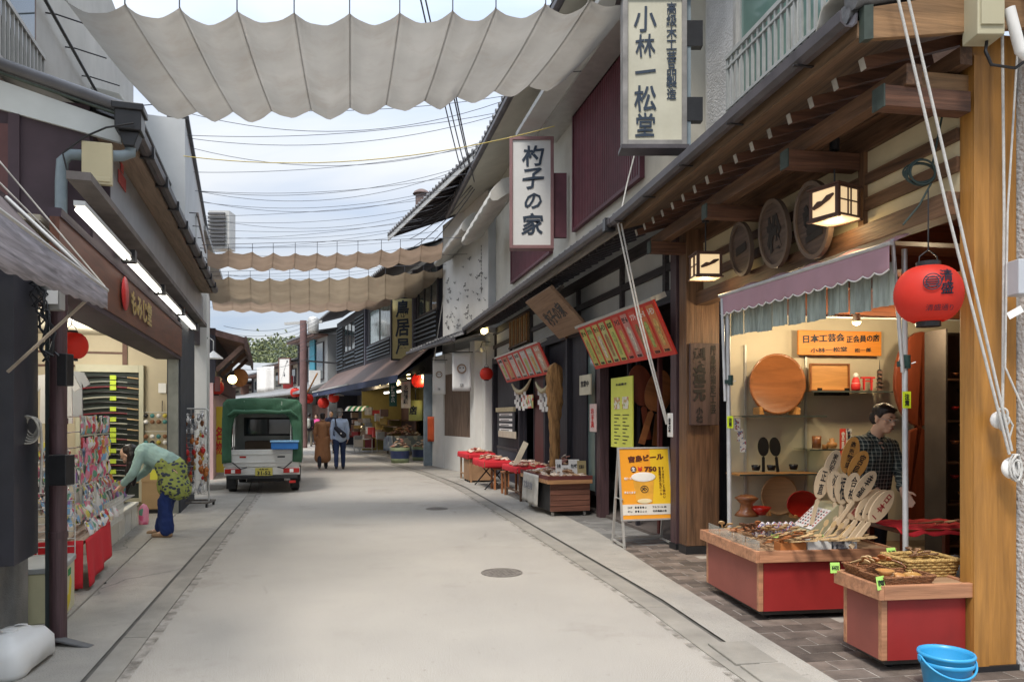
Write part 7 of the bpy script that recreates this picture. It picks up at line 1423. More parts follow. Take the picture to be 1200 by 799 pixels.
def sbox(Fr, x, y, d, m_, name, label, cat='box', z=0.0, rz=0.0, bev=0.003, fill=None):
    p = onS(Fr, x, y, z); o = thing(name, label, cat, tuple(p), Fr.rz + rz); t = 0.006; a, b, h = d
    obj('base', MB().bx(-a / 2, a / 2, -b / 2, b / 2, 0, t), m_, o)
    for q in ((-a / 2, a / 2, -b / 2, -b / 2 + t), (-a / 2, a / 2, b / 2 - t, b / 2), (-a / 2, -a / 2 + t, -b / 2 + t, b / 2 - t), (a / 2 - t, a / 2, -b / 2 + t, b / 2 - t)): obj('side', MB().bx(q[0], q[1], q[2], q[3], t, h), m_, o)
    return o
whitebox = mat('white_card_box', (0.60, 0.60, 0.57), 0.06, 4, 0.7); greybox = ppaper('newsprint_box', (0.45, 0.46, 0.46), [(0.12, 0.13, 0.15), (0.25, 0.26, 0.3)], 50, 0.5)
sbox(S1, 0.075, -0.30, (0.10, 0.20, 0.062), mat('orange_box_wood', (0.42, 0.15, 0.04), 0.15, 3), 'wooden_box', 'open orange wooden box at the near edge of the long stall')
for i, (y, m_, lab) in enumerate(((-0.50, whitebox, 'white cardboard box with pale wood pieces at the near edge of the stall'), (-0.70, greybox, 'box wrapped in printed newspaper at the near edge of the stall'))):
    sbox(S1, 0.085, y, (0.13, 0.185, 0.075), m_, 'cardboard_box', lab)
rnd = random.Random(12)
for y0, nn_, nm in ((-0.30, 9, 'orange wooden box'), (-0.50, 10, 'white cardboard box'), (-0.70, 9, 'newspaper covered box')):
    for j in range(nn_): tagit(obj('wooden_spoon', spo_me[0], None, loc=onS(S1, 0.07 + rnd.uniform(-.03, .03), y0 + rnd.uniform(-.07, .07), 0.06 + 0.006 * (j % 3)), rot=(pi / 2 - 0.15, 0, rnd.uniform(-1.2, 1.2) + S1.rz - 0.3)), 'pale wooden spoon heaped on the %s' % nm, 'kitchen utensil', 'spoons on the %s' % nm)
tagm = mat('neon_green_card', (0.42, 0.72, 0.16), 0.05, 5, 0.6)
def price(p, rz, s_, label, w_=0.07, h_=0.05, tilt=-0.3):
    o = thing('price_card', label, 'price card', tuple(p), (tilt, 0, rz)); obj('card', MB().bx(-w_ / 2, w_ / 2, 0, 0.002, 0, h_), tagm, o); text(o, s_, (0, -0.002, h_ * .5), (w_ * .75, h_ * .45), ink, bold=0.0); return o
price(onS(S1, 0.34, -0.33, 0.05), 0.2, '¥500', 'yellow green price card among the spatulas', 0.06, 0.035, -0.9); price(onS(S1, 0.20, -0.62, 0.06), 0.1, '¥800', 'yellow green price card beside the white box', 0.05, 0.035, -0.8)
# slanted display block carrying name tags and paddles
olive = mat('olive_board', (0.36, 0.33, 0.20), 0.1, 2, 0.7); p = onS(S1, 0.50, -0.83); o = thing('display_block', 'olive slanted display block behind the spatulas', 'display block', tuple(p), 0.10)
mb = MB(); mb.prism([(-0.30, 0.0), (0.17, 0.0), (0.17, 0.29), (0.02, 0.29)], -0.14, 0.16); obj('block', mb, olive, o, bev=0.004)
ang = math.atan2(0.29, 0.32)
for j in range(7):
    q = Vector(p) + Euler((0, 0, 0.10)).to_matrix() @ Vector((-0.20, -0.125 + j * 0.04, 0.10)); tg_ = thing('name_tag', 'white wooden name tag lying on the olive slanted block', 'name tag', tuple(q), (0, pi / 2 - ang, 0.10), 'white name tags on the slanted block')
    obj('tag_body', MB().bx(-0.003, 0.005, -0.017, 0.017, 0.0, 0.22), mat('white_tag', (0.66, 0.62, 0.58), 0.08, 5), tg_)
    for z_ in range(6): obj('lettering', MB().bx(-0.0045, -0.003, -0.009, 0.009, 0.03 + z_ * 0.03, 0.046 + z_ * 0.03), ink if j % 2 else mat('red_ink', (0.3, 0.03, 0.03), 0.1, 5), tg_)
names = ['商売繁盛', '家内安全', '正直', '宮島', '必勝', '福', '合格', '幸福']; 
for j, (px, py, an, m_, L, w, Yd) in enumerate(((1001, 533, 20, orange_w, 0.42, 0.118, 5.86), (979, 545, 25, pale_w, 0.36, 0.10, 5.84), (967, 566, 18, pale_w, 0.36, 0.10, 5.80), (1010, 545, 34, orange_w, 0.36, 0.115, 5.83), (982, 570, 4, pale_w, 0.34, 0.115, 5.77), (991, 573, 8, pale_w, 0.34, 0.11, 5.74), (1003, 572, 17, pale_w, 0.34, 0.11, 5.71), (1018, 570, 40, pale_w, 0.40, 0.10, 5.68))):
    a = radians(an); c = WP(px, py, Yd); ax_ = Vector((sin(a), 0, cos(a))); base = c - ax_ * L * 0.72
    L *= 1.32; w *= 1.12; base = c - ax_ * L * 0.72; paddle(base, L, w, m_, (-0.15, a, 0.0), ['orange rice paddle rising highest above the slanted block', 'pale lettered paddle leaning at the upper corner of the fan', 'pale lettered paddle lowest at the pillar side of the fan', 'orange lettered paddle second from the shopkeeper', 'pale paddle in the middle of the fan, more upright', 'pale paddle beside the upright one in the fan', 'pale paddle overlapping the upright ones', 'pale slanting paddle closest to the shopkeeper in the fan'][j], 'lettered rice paddles fanned behind the slanted block', names[j], None if j % 3 else ink, j)
for j, (px, py) in enumerate(((998, 612), (1008, 619), (1018, 627), (1027, 635), (1034, 645))):
    a = radians(50); Yd = 5.62 - 0.05 * j; L = 0.66; c = WP(px + 4, py - 10, Yd); base = c - Vector((sin(a), 0, cos(a))) * L * 0.5; base.z = max(base.z, ZT + .01)
    paddle(base, L, 0.13, pale_w, (-0.45, a, 0.0), 'long pale lettered paddle of the slanting sheaf, number %s from the slanted block' % ('one', 'two', 'three', 'four', 'five')[j], 'long paddles in the slanting sheaf', ['宮島名物', '大願成就', '夫婦円満', '無病息災', '日本一'][j], [ink, mat('red_ink', (0.3, 0.03, 0.03)), ink, ink, mat('red_ink', (0.3, 0.03, 0.03))][j], j)
for j in range(6):
    a = radians(38 + 5 * j); c = WP(955 + 7 * j, 628, 5.55); paddle(c - Vector((0, 0, 0.05)), 0.22, 0.03, mat('pale_stick', (0.52, 0.36, 0.18), 0.1, 4), (-0.3, a, 0), 'thin bamboo stick leaning at the foot of the slanted block', 'bamboo sticks at the foot of the block', frac=0.3, name='bamboo_stick')
for j in range(9):   # small packaged souvenirs at the back
    px = 893 + j * 9; p = onS(S1, 0.62, -0.28 - 0.05 * j, 0.02); o = tagit(obj('charm_packet', MB().bx(-0.02, 0.02, -0.018, 0.018, 0, 0.13), ppaper('charm_paper', (0.6, 0.57, 0.55), [(0.4, 0.1, 0.1), (0.1, 0.12, 0.3), (0.25, 0.2, 0.18)], 90, 0.5), loc=p, rot=(0.1, 0.75, 0.25)), 'small printed charm packet leaning in a row behind the spatulas', 'packet', 'charm packets behind the spatulas')
# red cloth table inside
p = WP(1080, 610, 5.9); o = thing('display_table', 'brown table with red cloth inside the craft shop', 'table', (p.x, p.y, 0.1), 0.1)
obj('tabletop', MB().bx(-0.3, 0.45, -0.2, 0.3, 0.50, 0.53), dkwood, o)
for x in (-0.27, 0.40): 
    for y in (-0.17, 0.27): obj('leg', MB().bx(x, x + .04, y, y + .04, 0, 0.5), dkwood, o)
def fcl(u, v): x = -0.33 + 0.7 * u; y = -0.24 + 0.5 * v; e = 0.035 if v < 0.12 else 0; return (x, y, 0.545 - e * (1 - v / .12) - 0.02 * abs(sin(u * 11)) * (v < .2) + 0.004 * sin(u * 30 + v * 11))
mb = MB(); mb.grid(fcl, 30, 16, th=0.004); tagit(obj('red_cloth', mb, mat('bright_red_cloth', (0.55, 0.02, 0.03), 0.08, 4, 0.85), loc=(p.x, p.y, 0.1), rot=(0, 0, 0.1)), 'bright red cloth spread on the inner display table', 'cloth')
for j in range(5): q = Vector((p.x - 0.2 + 0.12 * j, p.y - 0.12 + 0.03 * (j % 2), 0.66)); paddle(q, 0.2, 0.05, [dkwood, tray_w, stickm[0]][j % 3], (pi / 2 - .1, 0, 1.2 + j * .3), ['dark paddle at the shopkeeper end of the red cloth', 'brown paddle lying on the red cloth', 'pale paddle lying on the red cloth', 'dark paddle in the middle of the red cloth', 'brown paddle at the pillar end of the red cloth'][j])
mb = MB(); rnd = random.Random(2)
mb.grid(lambda u, v: (-0.28 + 0.6 * u, 0.02 * sin(u * 19 + v * 7) - 0.1 * sin(v * pi), 0.03 + 0.26 * v + 0.02 * sin(u * 13)), 24, 10); tagit(obj('plastic_bag', mb, mat('grey_plastic_sheet', (0.27, 0.29, 0.29), 0.5, 8, 0.25, spec=0.8), loc=(p.x + 0.02, p.y - 0.26, 0.14), rot=(0, 0, 0.1)), 'crumpled grey plastic bag under the red cloth table', 'plastic bag')
# ---- small stall: baskets, trays, bowls
wick = mat('pale_wicker', (0.47, 0.30, 0.10), 0.3, 60, 0.7, 0.8, 90); wickb = mat('brown_wicker', (0.26, 0.11, 0.045), 0.35, 60, 0.7, 0.8, 90)
def basket(Fr, x, y, a, b, h, m_, label, rz=0.0, flare=0.02, z=0.0, rows=6):
    o = thing('wicker_basket', label, 'basket', tuple(onS(Fr, x, y, z)), Fr.rz + rz); obj('base', MB().bx(-a / 2 + .01, a / 2 - .01, -b / 2 + .01, b / 2 - .01, 0.0, 0.006), m_, o)
    for r_ in range(rows):
        t = r_ / (rows - 1); e = flare * t; z_ = 0.006 + (h - 0.01) * t; pts = []
        A, B = a / 2 + e, b / 2 + e; n = 10
        for (sx, sy, ex, ey) in ((-A, -B, A, -B), (A, -B, A, B), (A, B, -A, B), (-A, B, -A, -B)):
            for k in range(n): u = k / n; wv = 0.0022 * (1 if (k + r_) % 2 else -1); pts.append((sx + (ex - sx) * u + (wv if sx == ex else 0), sy + (ey - sy) * u + (wv if sy == ey else 0), z_))
        mb = MB(); mb.tube(pts, (h / rows) * 0.62 if r_ < rows - 1 else h / rows * 0.8, 5, closed=True); obj('weave_band' if r_ < rows - 1 else 'rim', mb, m_, o)
    return o
basket(S2, 0.34, -0.13, 0.17, 0.13, 0.06, wickb, 'small brown wicker basket of spoons at the corner of the small stall'); basket(S2, 0.34, -0.50, 0.22, 0.30, 0.105, wick, 'large pale wicker basket beside the yellow pillar')
o = basket(S2, 0.13, -0.20, 0.18, 0.30, 0.055, wickb, 'brown shallow tray basket with turned bowls at the near edge of the small stall', 0.08)
basket(S2, 0.42, -0.33, 0.12, 0.14, 0.07, wick, 'small pale basket behind the tray of bowls')
bowlp = lambda r: [(0, 0), (r * .45, 0), (r * .5, r * .08), (r, r * .62), (r * .95, r * .62), (r * .45, r * .14), (0, r * .12)]
eggp = lambda r: [(0, 0), (r * .6, r * .05), (r, r * .4), (r * .85, r * .7), (r * .4, r * .86), (0, r * .9)]
for j, (x, y, r, z, pr_, m_, lab) in enumerate(((0.14, -0.13, 0.055, 0.01, bowlp, tray_w, 'turned reddish bowl in the shallow tray'), (0.15, -0.135, 0.053, 0.035, bowlp, tray_l, 'turned amber bowl stacked in the reddish one'), (0.15, -0.215, 0.045, 0.01, eggp, tray_l, 'rounded amber wooden piece in the middle of the tray'), (0.12, -0.29, 0.055, 0.01, eggp, mat('gold_brown_wood', (0.42, 0.22, 0.06), 0.2, 3, 0.35), 'smooth golden brown wooden piece at the far side of the tray'))): tagit(obj('wooden_bowl', MB().lathe(pr_(r), n=22), m_, loc=onS(S2, x, y, z)), lab, 'bowl')
for j in range(12): tagit(obj('wooden_spoon', spo_me[j % 2], None, loc=onS(S2, 0.37 + U(-.03, .03), -0.07 - 0.01 * j, 0.06 + .004 * (j % 4)), rot=(1.15 + U(-.1, .1), 0.6, S2.rz - 1.9 + U(-.2, .2))), 'spoon sticking out of the small brown basket', 'kitchen utensil', 'spoons in the small brown basket')
for j in range(4): tagit(obj('black_spoon', spo_me[2], None, loc=onS(S2, 0.33 + .02 * j, -0.42 - .03 * j, 0.108), rot=(pi / 2 - .05, 0, S2.rz + .4 * j)), 'dark utensil lying over the large pale basket', 'kitchen utensil', 'dark utensils over the pale basket')
mb = MB(); mb.tube([(0.0 + 0.14 * cos(a_), 0.0, 0.02 + 0.07 * sin(a_)) for a_ in [pi * j / 12 for j in range(13)]], 0.005, 6); tagit(obj('basket_handle', mb, tray_w, loc=onS(S2, 0.24, -0.18, 0.05), rot=(0.9, 0, S2.rz + 1.3)), 'thin bent wooden hoop lying over the baskets', 'hoop')
price(onS(S2, 0.43, -0.02, -0.035) + Vector((-.03, 0, 0.03)), 0.1, '¥400', 'green price card at the outer corner of the small stall', 0.062, 0.065, -0.1); price(onS(S2, 0.05, -0.02, -0.01) + Vector((0.0, -0.05, 0.0)), 0.55, '¥900', 'green price card on the shallow tray of bowls', 0.075, 0.075, -0.15); price(onS(S2, 0.46, -0.40, 0.08), 0.3, '¥1,200', 'green price card behind the large pale basket', 0.07, 0.06, -0.3)
# ---- blue bucket
bkb = mat('blue_bucket_plastic', (0.03, 0.30, 0.58), 0.05, 3, 0.35, spec=0.5); g = GP(1101, 815); o = thing('bucket', 'light blue plastic bucket with handle standing by the yellow pillar', 'bucket', (2.36, 4.02, 0.0)); o.scale = (.84, .84, .86)
obj('body', MB().lathe([(0, 0.01), (0.115, 0.01), (0.12, 0.0), (0.125, 0.02), (0.158, 0.235), (0.168, 0.238), (0.170, 0.25), (0.165, 0.26), (0.154, 0.258), (0.148, 0.235), (0.115, 0.02), (0, 0.018)], n=48), bkb, o)
obj('rim_band', MB().lathe([(0.153, 0.18), (0.160, 0.185), (0.163, 0.205), (0.156, 0.21)], n=48), bkb, o); hp_ = [(0.168 * cos(a_), -0.012 - 0.155 * sin(a_) * .96, 0.235 - 0.10 * sin(a_)) for a_ in [pi * j / 20 for j in range(21)]]; obj('handle', MB().tube(hp_, 0.007, 8), bkb, o)
for k in (-1, 1): obj('handle_lug', MB().bc((k * 0.168, 0, 0.225), (0.02, 0.035, 0.035)), bkb, o, bev=0.004)
obj('water', MB().cyl((0, 0, 0.12), 0.135, 0.002, 36), mat('bucket_water', (0.08, 0.2, 0.22), 0.1, 3, 0.05), o)
mb = MB(); rnd = random.Random(1)
for j in range(14): mb.ell((0.03 + rnd.gauss(0, .03), rnd.gauss(0, .03), 0.13), (0.03, 0.025, 0.02), 8, 5)
tagit(obj('floor_cloth', mb, mat('wet_grey_cloth', (0.16, 0.19, 0.17), 0.3, 20, 0.9), loc=(2.36, 4.02, 0.0)), 'wet grey cloth floating in the blue bucket', 'cloth')
# ================================================================== second shop: signs and goods
SF2 = F2.rz + pi
def facing(Fr, pa, pb, pta, pba, ya, yb, name, label, cat):
    """board facing the street between image columns pa (far) and pb (near); top edge stands out ya, bottom edge yb"""
    x0 = Fr.fx(pa, ya); x1 = Fr.fx(pb, ya); zt_ = Fr.fz(pa, pta, ya); zb_ = Fr.fz(pa + (0 if abs(ya - yb) < .02 else (yb - ya) * -40), pba, yb); H_ = sqrt((zt_ - zb_) ** 2 + (ya - yb) ** 2); til = atan2(ya - yb, zt_ - zb_)
    o = thing(name, label, cat, Fr.w((x0 + x1) / 2, (ya + yb) / 2, (zt_ + zb_) / 2), (til, 0, Fr.rz + pi)); return o, abs(x0 - x1), H_
redf = mat('red_frame_paint', (0.62, 0.04, 0.025), 0.1, 4, 0.5)
foodc = [(0.55, 0.50, 0.12), (0.42, 0.50, 0.14), (0.60, 0.48, 0.15), (0.50, 0.50, 0.20), (0.52, 0.52, 0.14), (0.60, 0.12, 0.08), (0.55, 0.25, 0.22), (0.60, 0.08, 0.05), (0.62, 0.14, 0.04), (0.6, 0.2, 0.06)]
def menu(o, L, H_, n, cols, pics, names):
    obj('frame', MB().bx(-L / 2, L / 2, 0.0, 0.02, -H_ / 2, H_ / 2), redf, o); obj('top_rail', MB().bx(-L / 2 - .02, L / 2 + .02, -0.03, 0.03, H_ / 2, H_ / 2 + 0.035), alu, o)
    for e in (-1, 1): obj('end_bracket', MB().bx(e * L / 2 - .02, e * L / 2 + .02, 0.02, 0.16, H_ / 2 - .03, H_ / 2 + .03), alu, o)
    w_ = (L - 0.04) / n
    for i in range(n):
        x = -L / 2 + 0.02 + w_ * (i + .5); c = cols[i % len(cols)]; m_ = mat('menu_sheet_%s' % ''.join('%02d' % int(v * 99) for v in c), c, 0.12, 5, 0.4); m_.name = m_.name
        q = obj('menu_sheet', MB().bx(x - w_ * .36, x + w_ * .36, -0.006, -0.002, -H_ / 2 + .05, H_ / 2 - .04), m_, o)
        pm = mat('food_print_%d' % (i % 4), pics[i % 4], 0.5, 26, 0.4)
        cup_ = MB(); cup_.prism([(x - w_ * .12, -H_ * .30), (x + w_ * .12, -H_ * .30), (x + w_ * .2, H_ * .10), (x + w_ * .1, H_ * .19), (x - w_ * .1, H_ * .19), (x - w_ * .2, H_ * .10)], -0.009, -0.006); obj('picture', cup_, pm, q)
        text(q, names[i % len(names)], (x, -0.008, H_ * .33), (w_ * .6, H_ * .11), ink if i < n - 3 else white_p, bold=0.02, seed=i); text(q, ['¥350', '¥400', '¥500', '¥650'][i % 4], (x, -0.008, -H_ * .39), (w_ * .5, H_ * .055), ink, bold=0.02)
pics = [(0.35, 0.42, 0.10), (0.55, 0.35, 0.1), (0.6, 0.55, 0.45), (0.3, 0.16, 0.06)]
o, L, H_ = facing(F2, 678, 783, 388, 431, 0.36, 0.12, 'menu_board', 'long tilted red menu board of drinks and snacks above the shop door', 'menu board'); o.location = Vector(o.location) + F2.d.to_3d() * 0.17; L -= 0.36; menu(o, L, 0.66, 10, foodc, pics, ['生ビール', 'ソフト', 'ジュース', 'レモン', '抹茶', 'アイス'])
o, L, H_ = facing(F2, 582, 632, 422, 447, 0.34, 0.12, 'menu_board', 'shorter tilted red menu board beside the carved wooden pole', 'menu board'); menu(o, L, 0.60, 7, [(0.5, 0.42, 0.4), (0.48, 0.22, 0.12), (0.55, 0.45, 0.42), (0.5, 0.5, 0.42), (0.5, 0.46, 0.46), (0.42, 0.5, 0.4), (0.55, 0.3, 0.2)], pics, ['焼き牡蠣', 'あなご', 'もみじ', 'お茶'])
# tilted wooden name board
o, L, H_ = facing(F2, 617, 649, 358, 400, 0.66, 0.14, 'wooden_sign', 'big tilted wooden name board with black brush writing under the eave', 'sign')
boardw = mat('weathered_name_board', (0.30, 0.19, 0.12), 0.22, 2.5, 0.7, wood=0); L = 1.55; Hb = 0.86
obj('board', MB().bx(-L / 2, L / 2, 0.0, 0.05, -Hb / 2, Hb / 2), boardw, o, bev=0.006); text(o, '杓子の家', (0, -0.004, 0.0), (1.1, 0.36), ink, brush=0.12, bold=0.02, seed=7)
for k in (-1, 1): obj('hanger', MB().bx(k * L * .35 - .015, k * L * .35 + .015, 0.05, 0.25, Hb * .3, Hb * .36), iron, o)
for k in (-1, 1): obj('support', MB().bx(k * L * .3 - .02, k * L * .3 + .02, 0.0, 0.12, -Hb / 2 - .04, -Hb / 2), wood_m, o)
# bamboo lattice window
x0 = F2.fx(620, 0.03); x1 = F2.fx(598, 0.03); o = thing('lattice_window', 'small bamboo barred window in the plaster band under the eave', 'window', F2.w((x0 + x1) / 2, 0.03, 3.02), F2.rz)
Lw = x1 - x0; obj('backing', MB().bx(-Lw / 2, Lw / 2, -0.01, 0.0, 0, 0.62), mat('lit_room_brown', (0.25, 0.16, 0.08), 0.3, 3), o)
for z in (0.0, 0.59): obj('rail', MB().bx(-Lw / 2, Lw / 2, 0, 0.05, z, z + .035), wood_m, o)
for k in range(9): x = -Lw / 2 + Lw * (k + .5) / 9; obj('bar', MB().tube([(x, 0.03, 0.0), (x, 0.03, 0.6)], 0.02, 8), stickm[0] if k % 2 else tray_l, o)
# carved paddle pole
g = WP(650, 542, 12.4); o = thing('carved_pole', 'tall carved wooden paddle-shaped pole standing between the tables', 'carved pole', (g.x, g.y, 0.05), (0, 0.0, 0.25))
cw = mat('carved_gold_wood', (0.36, 0.19, 0.07), 0.45, 6, 0.6, 1.0, 16, wood=2, stretch=3)
mb = MB()
def fcp(u, v):
    a = u * 2 * pi; z = 2.35 * v; w_ = 0.085 + 0.055 * (1 / (1 + math.exp(-(z - 1.5) * 9))); 
    if z > 2.15: w_ *= sqrt(max(0.0, 1 - ((z - 2.15) / 0.2) ** 2)) + 0.001
    k = 1 + 0.09 * sin(a * 5 + z * 9) + 0.07 * sin(z * 31 + a * 2); return (w_ * cos(a) * k, 0.055 * sin(a) * k, z)
mb.grid(fcp, 26, 60); obj('pole_body', mb, cw, o); obj('foot_block', MB().bx(-.15, .15, -.12, .12, -0.04, 0.0), wood_m, o)
# sacred ropes
straw = mat('straw_rope', (0.44, 0.38, 0.24), 0.2, 30, 0.9, 0.6, 120)
for i, (pa, pb, pc) in enumerate((((600, 450), (622, 444), (610, 456)), ((628, 448), (648, 440), (638, 453)))):
    y = 0.10; A = Vector(F2.w(*F2.p(pa[0], pa[1], y)[0:1], y, F2.p(pa[0], pa[1], y)[2])); B = Vector(F2.w(F2.fx(pb[0], y), y, F2.fz(pb[0], pb[1], y))); 
    o = thing('sacred_rope', ['twisted straw rope with white paper streamers under the shorter menu board, farther one', 'twisted straw rope with white paper streamers next to the carved pole'][i], 'straw rope', tuple((A + B) / 2)); c = (A + B) / 2
    pts = [(A - c) + (B - A) * t + Vector((0, 0, -0.22 * 4 * t * (1 - t))) for t in [k / 14 for k in range(15)]]; obj('rope_body', MB().tube(pts, [0.018 + 0.035 * sin(pi * k / 14) for k in range(15)], 8), straw, o)
    for k in range(4): 
        q = pts[3 + k * 2 + (k > 1)] + Vector((0, 0, -0.03)); mb = MB()
        for z_ in range(4): mb.bx(q.x - .03 + .03 * (z_ % 2), q.x + .02 + .03 * (z_ % 2), q.y - .002, q.y + .002, q.z - .09 * (z_ + 1), q.z - .09 * z_)
        obj('paper_streamer', mb, white_p, o)
# notices, posters
def notice(pa, pb, pt, pbm, y, m_, label, rows=0, name='notice', hdr=None, txt=None, dep=0.02, rowm=None):
    x0 = F2.fx(pa, y); x1 = F2.fx(pb, y); zt_ = F2.fz(pa, pt, y); zb_ = F2.fz(pa, pbm, y); L = abs(x0 - x1); H_ = zt_ - zb_; o = thing(name, label, 'notice', F2.w((x0 + x1) / 2, y, zb_), SF2)
    obj('board', MB().bx(-L / 2, L / 2, 0, dep, 0, H_), m_, o, bev=0.003)
    if hdr: obj('header', MB().bx(-L / 2 - .03, L / 2 + .03, -0.04, dep, H_, H_ + .1), hdr, o)
    for r_ in range(rows): 
        z = H_ * (1 - (r_ + .8) / (rows + .6)); obj('printed_line', MB().bx(-L * .38, L * .38, -0.003, -0.001, z, z + H_ * .42 / rows), rowm or white_p, o); obj('lettering', MB().bx(-L * .28, L * .2, -0.005, -0.0035, z + H_ * .1 / rows, z + H_ * .22 / rows), ink, o)
    if txt: text(o, txt[0], (0, -0.004, H_ * txt[1]), (L * txt[2], H_ * txt[3]), txt[4], vertical=txt[5], bold=0.02)
    return o
notice(603, 583, 482, 511, 0.06, ink, 'black price notice under a small scalloped roof on the dark wall', 4, hdr=straw)
notice(604, 584, 506, 514, 0.08, mat('cream_paper', (0.55, 0.5, 0.38), 0.1, 4), 'small cream notice strip below the black price notice', 0)
notice(624, 611, 462, 478, 0.06, ppaper('red_poster', (0.60, 0.08, 0.06), [(0.6, 0.55, 0.2), (0.6, 0.6, 0.55), (0.1, 0.3, 0.1)], 14, 0.5), 'small red and yellow poster beside the sliding door')
notice(692, 679, 438, 462, 0.10, mat('cream_paper', (0.55, 0.5, 0.38)), 'cream notice with black writing on the dark panel', txt=('営業中', 0.55, 0.7, 0.3, ink, False)); notice(698, 691, 473, 506, 0.13, mat('pink_white_card', (0.6, 0.45, 0.42), 0.15, 8), 'narrow pink and white slip on the plum post', txt=('お手洗', 0.5, 0.5, 0.7, redp, True))
o = notice(741, 716, 440, 526, 0.05, mat('yellow_green_sheet', (0.60, 0.62, 0.10), 0.08, 2, 0.5), 'tall yellow green menu poster in the shop doorway', txt=('お品書き', 0.90, 0.5, 0.035, ink, False))
Lw = abs(F2.fx(741, .05) - F2.fx(716, .05)); Hh = F2.fz(741, 440, .05) - F2.fz(741, 526, .05)
for k in (-1, 1):
    obj('picture', MB().bx(k * Lw * .2 - Lw * .14, k * Lw * .2 + Lw * .14, -0.004, -0.001, Hh * .55, Hh * .72), ppaper('menu_picture', (0.62, 0.6, 0.5), [(0.45, 0.3, 0.1), (0.3, 0.4, 0.1), (0.5, 0.2, 0.1)], 25, 0.6), o)
    for r_ in range(9): obj('printed_line', MB().bx(k * Lw * .2 - Lw * .13, k * Lw * .2 + Lw * .08 * (r_ % 3), -0.003, -0.001, Hh * (.06 + r_ * .05), Hh * (.06 + r_ * .05) + .012), ink, o)
notice(788, 782, 484, 512, 0.108, white_p, 'small white slip on the corner post above the beer sign', txt=('禁煙', 0.5, 0.4, 0.6, ink, True))
for j, (px, py, an) in enumerate(((752, 520, 0.3), (760, 515, -0.15), (768, 522, 0.1))):
    p = WP(px, py, 9.6 + .2 * j); paddle(p, 1.0, 0.32, [tray_w, dkwood, wood_m][j] if j < 2 else stickm[1], (0, an, 0.1), ['large reddish paddle leaning inside the dark doorway', 'large dark paddle leaning inside the dark doorway', 'third paddle leaning at the door edge in the gloom'][j])
# ---- beer sign
o = thing('beer_sign', 'orange A-frame beer advertisement with a full glass and the price 750', 'sign board', (1.56, 8.38, 0.012), 0.22); W_, H_ = 0.60, 0.80; lean = 0.16
fr = Vector((0, 0, 1))
pan = obj('panel', MB().bx(-W_ / 2, W_ / 2, 0, 0.015, 0.33, 0.33 + H_), mat('beer_orange', (0.80, 0.33, 0.03), 0.05, 1.5, 0.35), o, rot=(-lean, 0, 0))
for (a, b, c, d) in ((-W_ / 2 - .018, -W_ / 2, 0.31, 0.35 + H_), (W_ / 2, W_ / 2 + .018, 0.31, 0.35 + H_), (-W_ / 2, W_ / 2, 0.31, 0.33), (-W_ / 2, W_ / 2, .33 + H_, .35 + H_)): obj('frame', MB().bx(a, b, -0.008, 0.022, c, d), alu, pan)
for k in (-1, 1): obj('front_leg', MB().bx(k * W_ / 2 - .012, k * W_ / 2 + .012, 0.0, 0.02, 0, 0.31), alu, pan)
bk = obj('rear_frame', MB().bx(-W_ / 2 - .016, -W_ / 2 + .01, 0.0, 0.02, 0.04, 1.13).bx(W_ / 2 - .01, W_ / 2 + .016, 0.0, 0.02, 0.04, 1.13).bx(-W_ / 2, W_ / 2, 0.0, 0.02, 0.06, 0.09), alu, o, rot=(0.17, 0, 0), loc=(0, 0.37, -0.01))
obj('spreader', MB().bar((-W_ / 2, 0.06, 0.55), (-W_ / 2, 0.30, 0.55), 0.015, 0.01).bar((W_ / 2, 0.06, 0.55), (W_ / 2, 0.30, 0.55), 0.015, 0.01).bar((-W_ / 2, 0.0, 0.03), (-W_ / 2, 0.38, 0.05), 0.02, 0.02).bar((W_ / 2, 0.0, 0.03), (W_ / 2, 0.38, 0.05), 0.02, 0.02), alu, o)
zb_ = 0.33; obj('side_field', MB().bx(W_ * .12, W_ / 2, -0.0015, -0.0005, zb_ + .16, zb_ + H_), mat('amber_field', (0.80, 0.50, 0.03), 0.05, 1.5, 0.35), pan); obj('white_field', MB().bx(-W_ / 2, W_ / 2, -0.003, -0.0015, zb_ + .045, zb_ + .165), mat('poster_white', (0.68, 0.64, 0.56), 0.05, 2, 0.4), pan)
text(pan, '宮島ビール', (0.02, -0.004, zb_ + H_ - .11), (0.44, 0.10), mat('brown_ink', (0.10, 0.02, 0.01), 0.1, 5), bold=0.05, brush=0.07); text(pan, '¥', (-0.06, -0.004, zb_ + H_ - .235), (0.06, 0.05), redp, bold=0.05); text(pan, '750', (0.07, -0.004, zb_ + H_ - .235), (0.15, 0.06), mat('brown_ink', (0.10, 0.02, 0.01)), bold=0.05)
text(pan, '生', (-0.14, -0.006, zb_ + H_ - .235), (0.045, 0.045), white_p, bold=0.03); obj('badge', MB().lathe([(0, 0), (0.036, 0), (0.036, .002), (0, .002)], n=24, T=Matrix.Translation((-0.14, -0.0025, zb_ + H_ - .235)) @ Euler((pi / 2, 0, 0)).to_matrix().to_4x4()), mat('brown_ink', (0.1, 0.02, 0.01)), pan)
gx = -0.02; obj('glass_print', MB().prism([(gx - .105, zb_ + .19), (gx + .095, zb_ + .19), (gx + .125, zb_ + .46), (gx - .135, zb_ + .46)], -0.004, -0.002), mat('beer_amber', (0.72, 0.36, 0.05), 0.12, 8, 0.3), pan)
obj('glass_base', MB().ell((gx - .005, -0.004, zb_ + .20), (0.09, 0.002, 0.028), 24, 8), mat('pale_beer', (0.78, 0.66, 0.4), 0.05, 5, 0.3), pan); obj('foam', MB().ell((gx - .005, -0.0065, zb_ + .475), (0.15, 0.003, 0.055), 28, 8), mat('foam_white', (0.80, 0.76, 0.68), 0.05, 9, 0.6), pan)
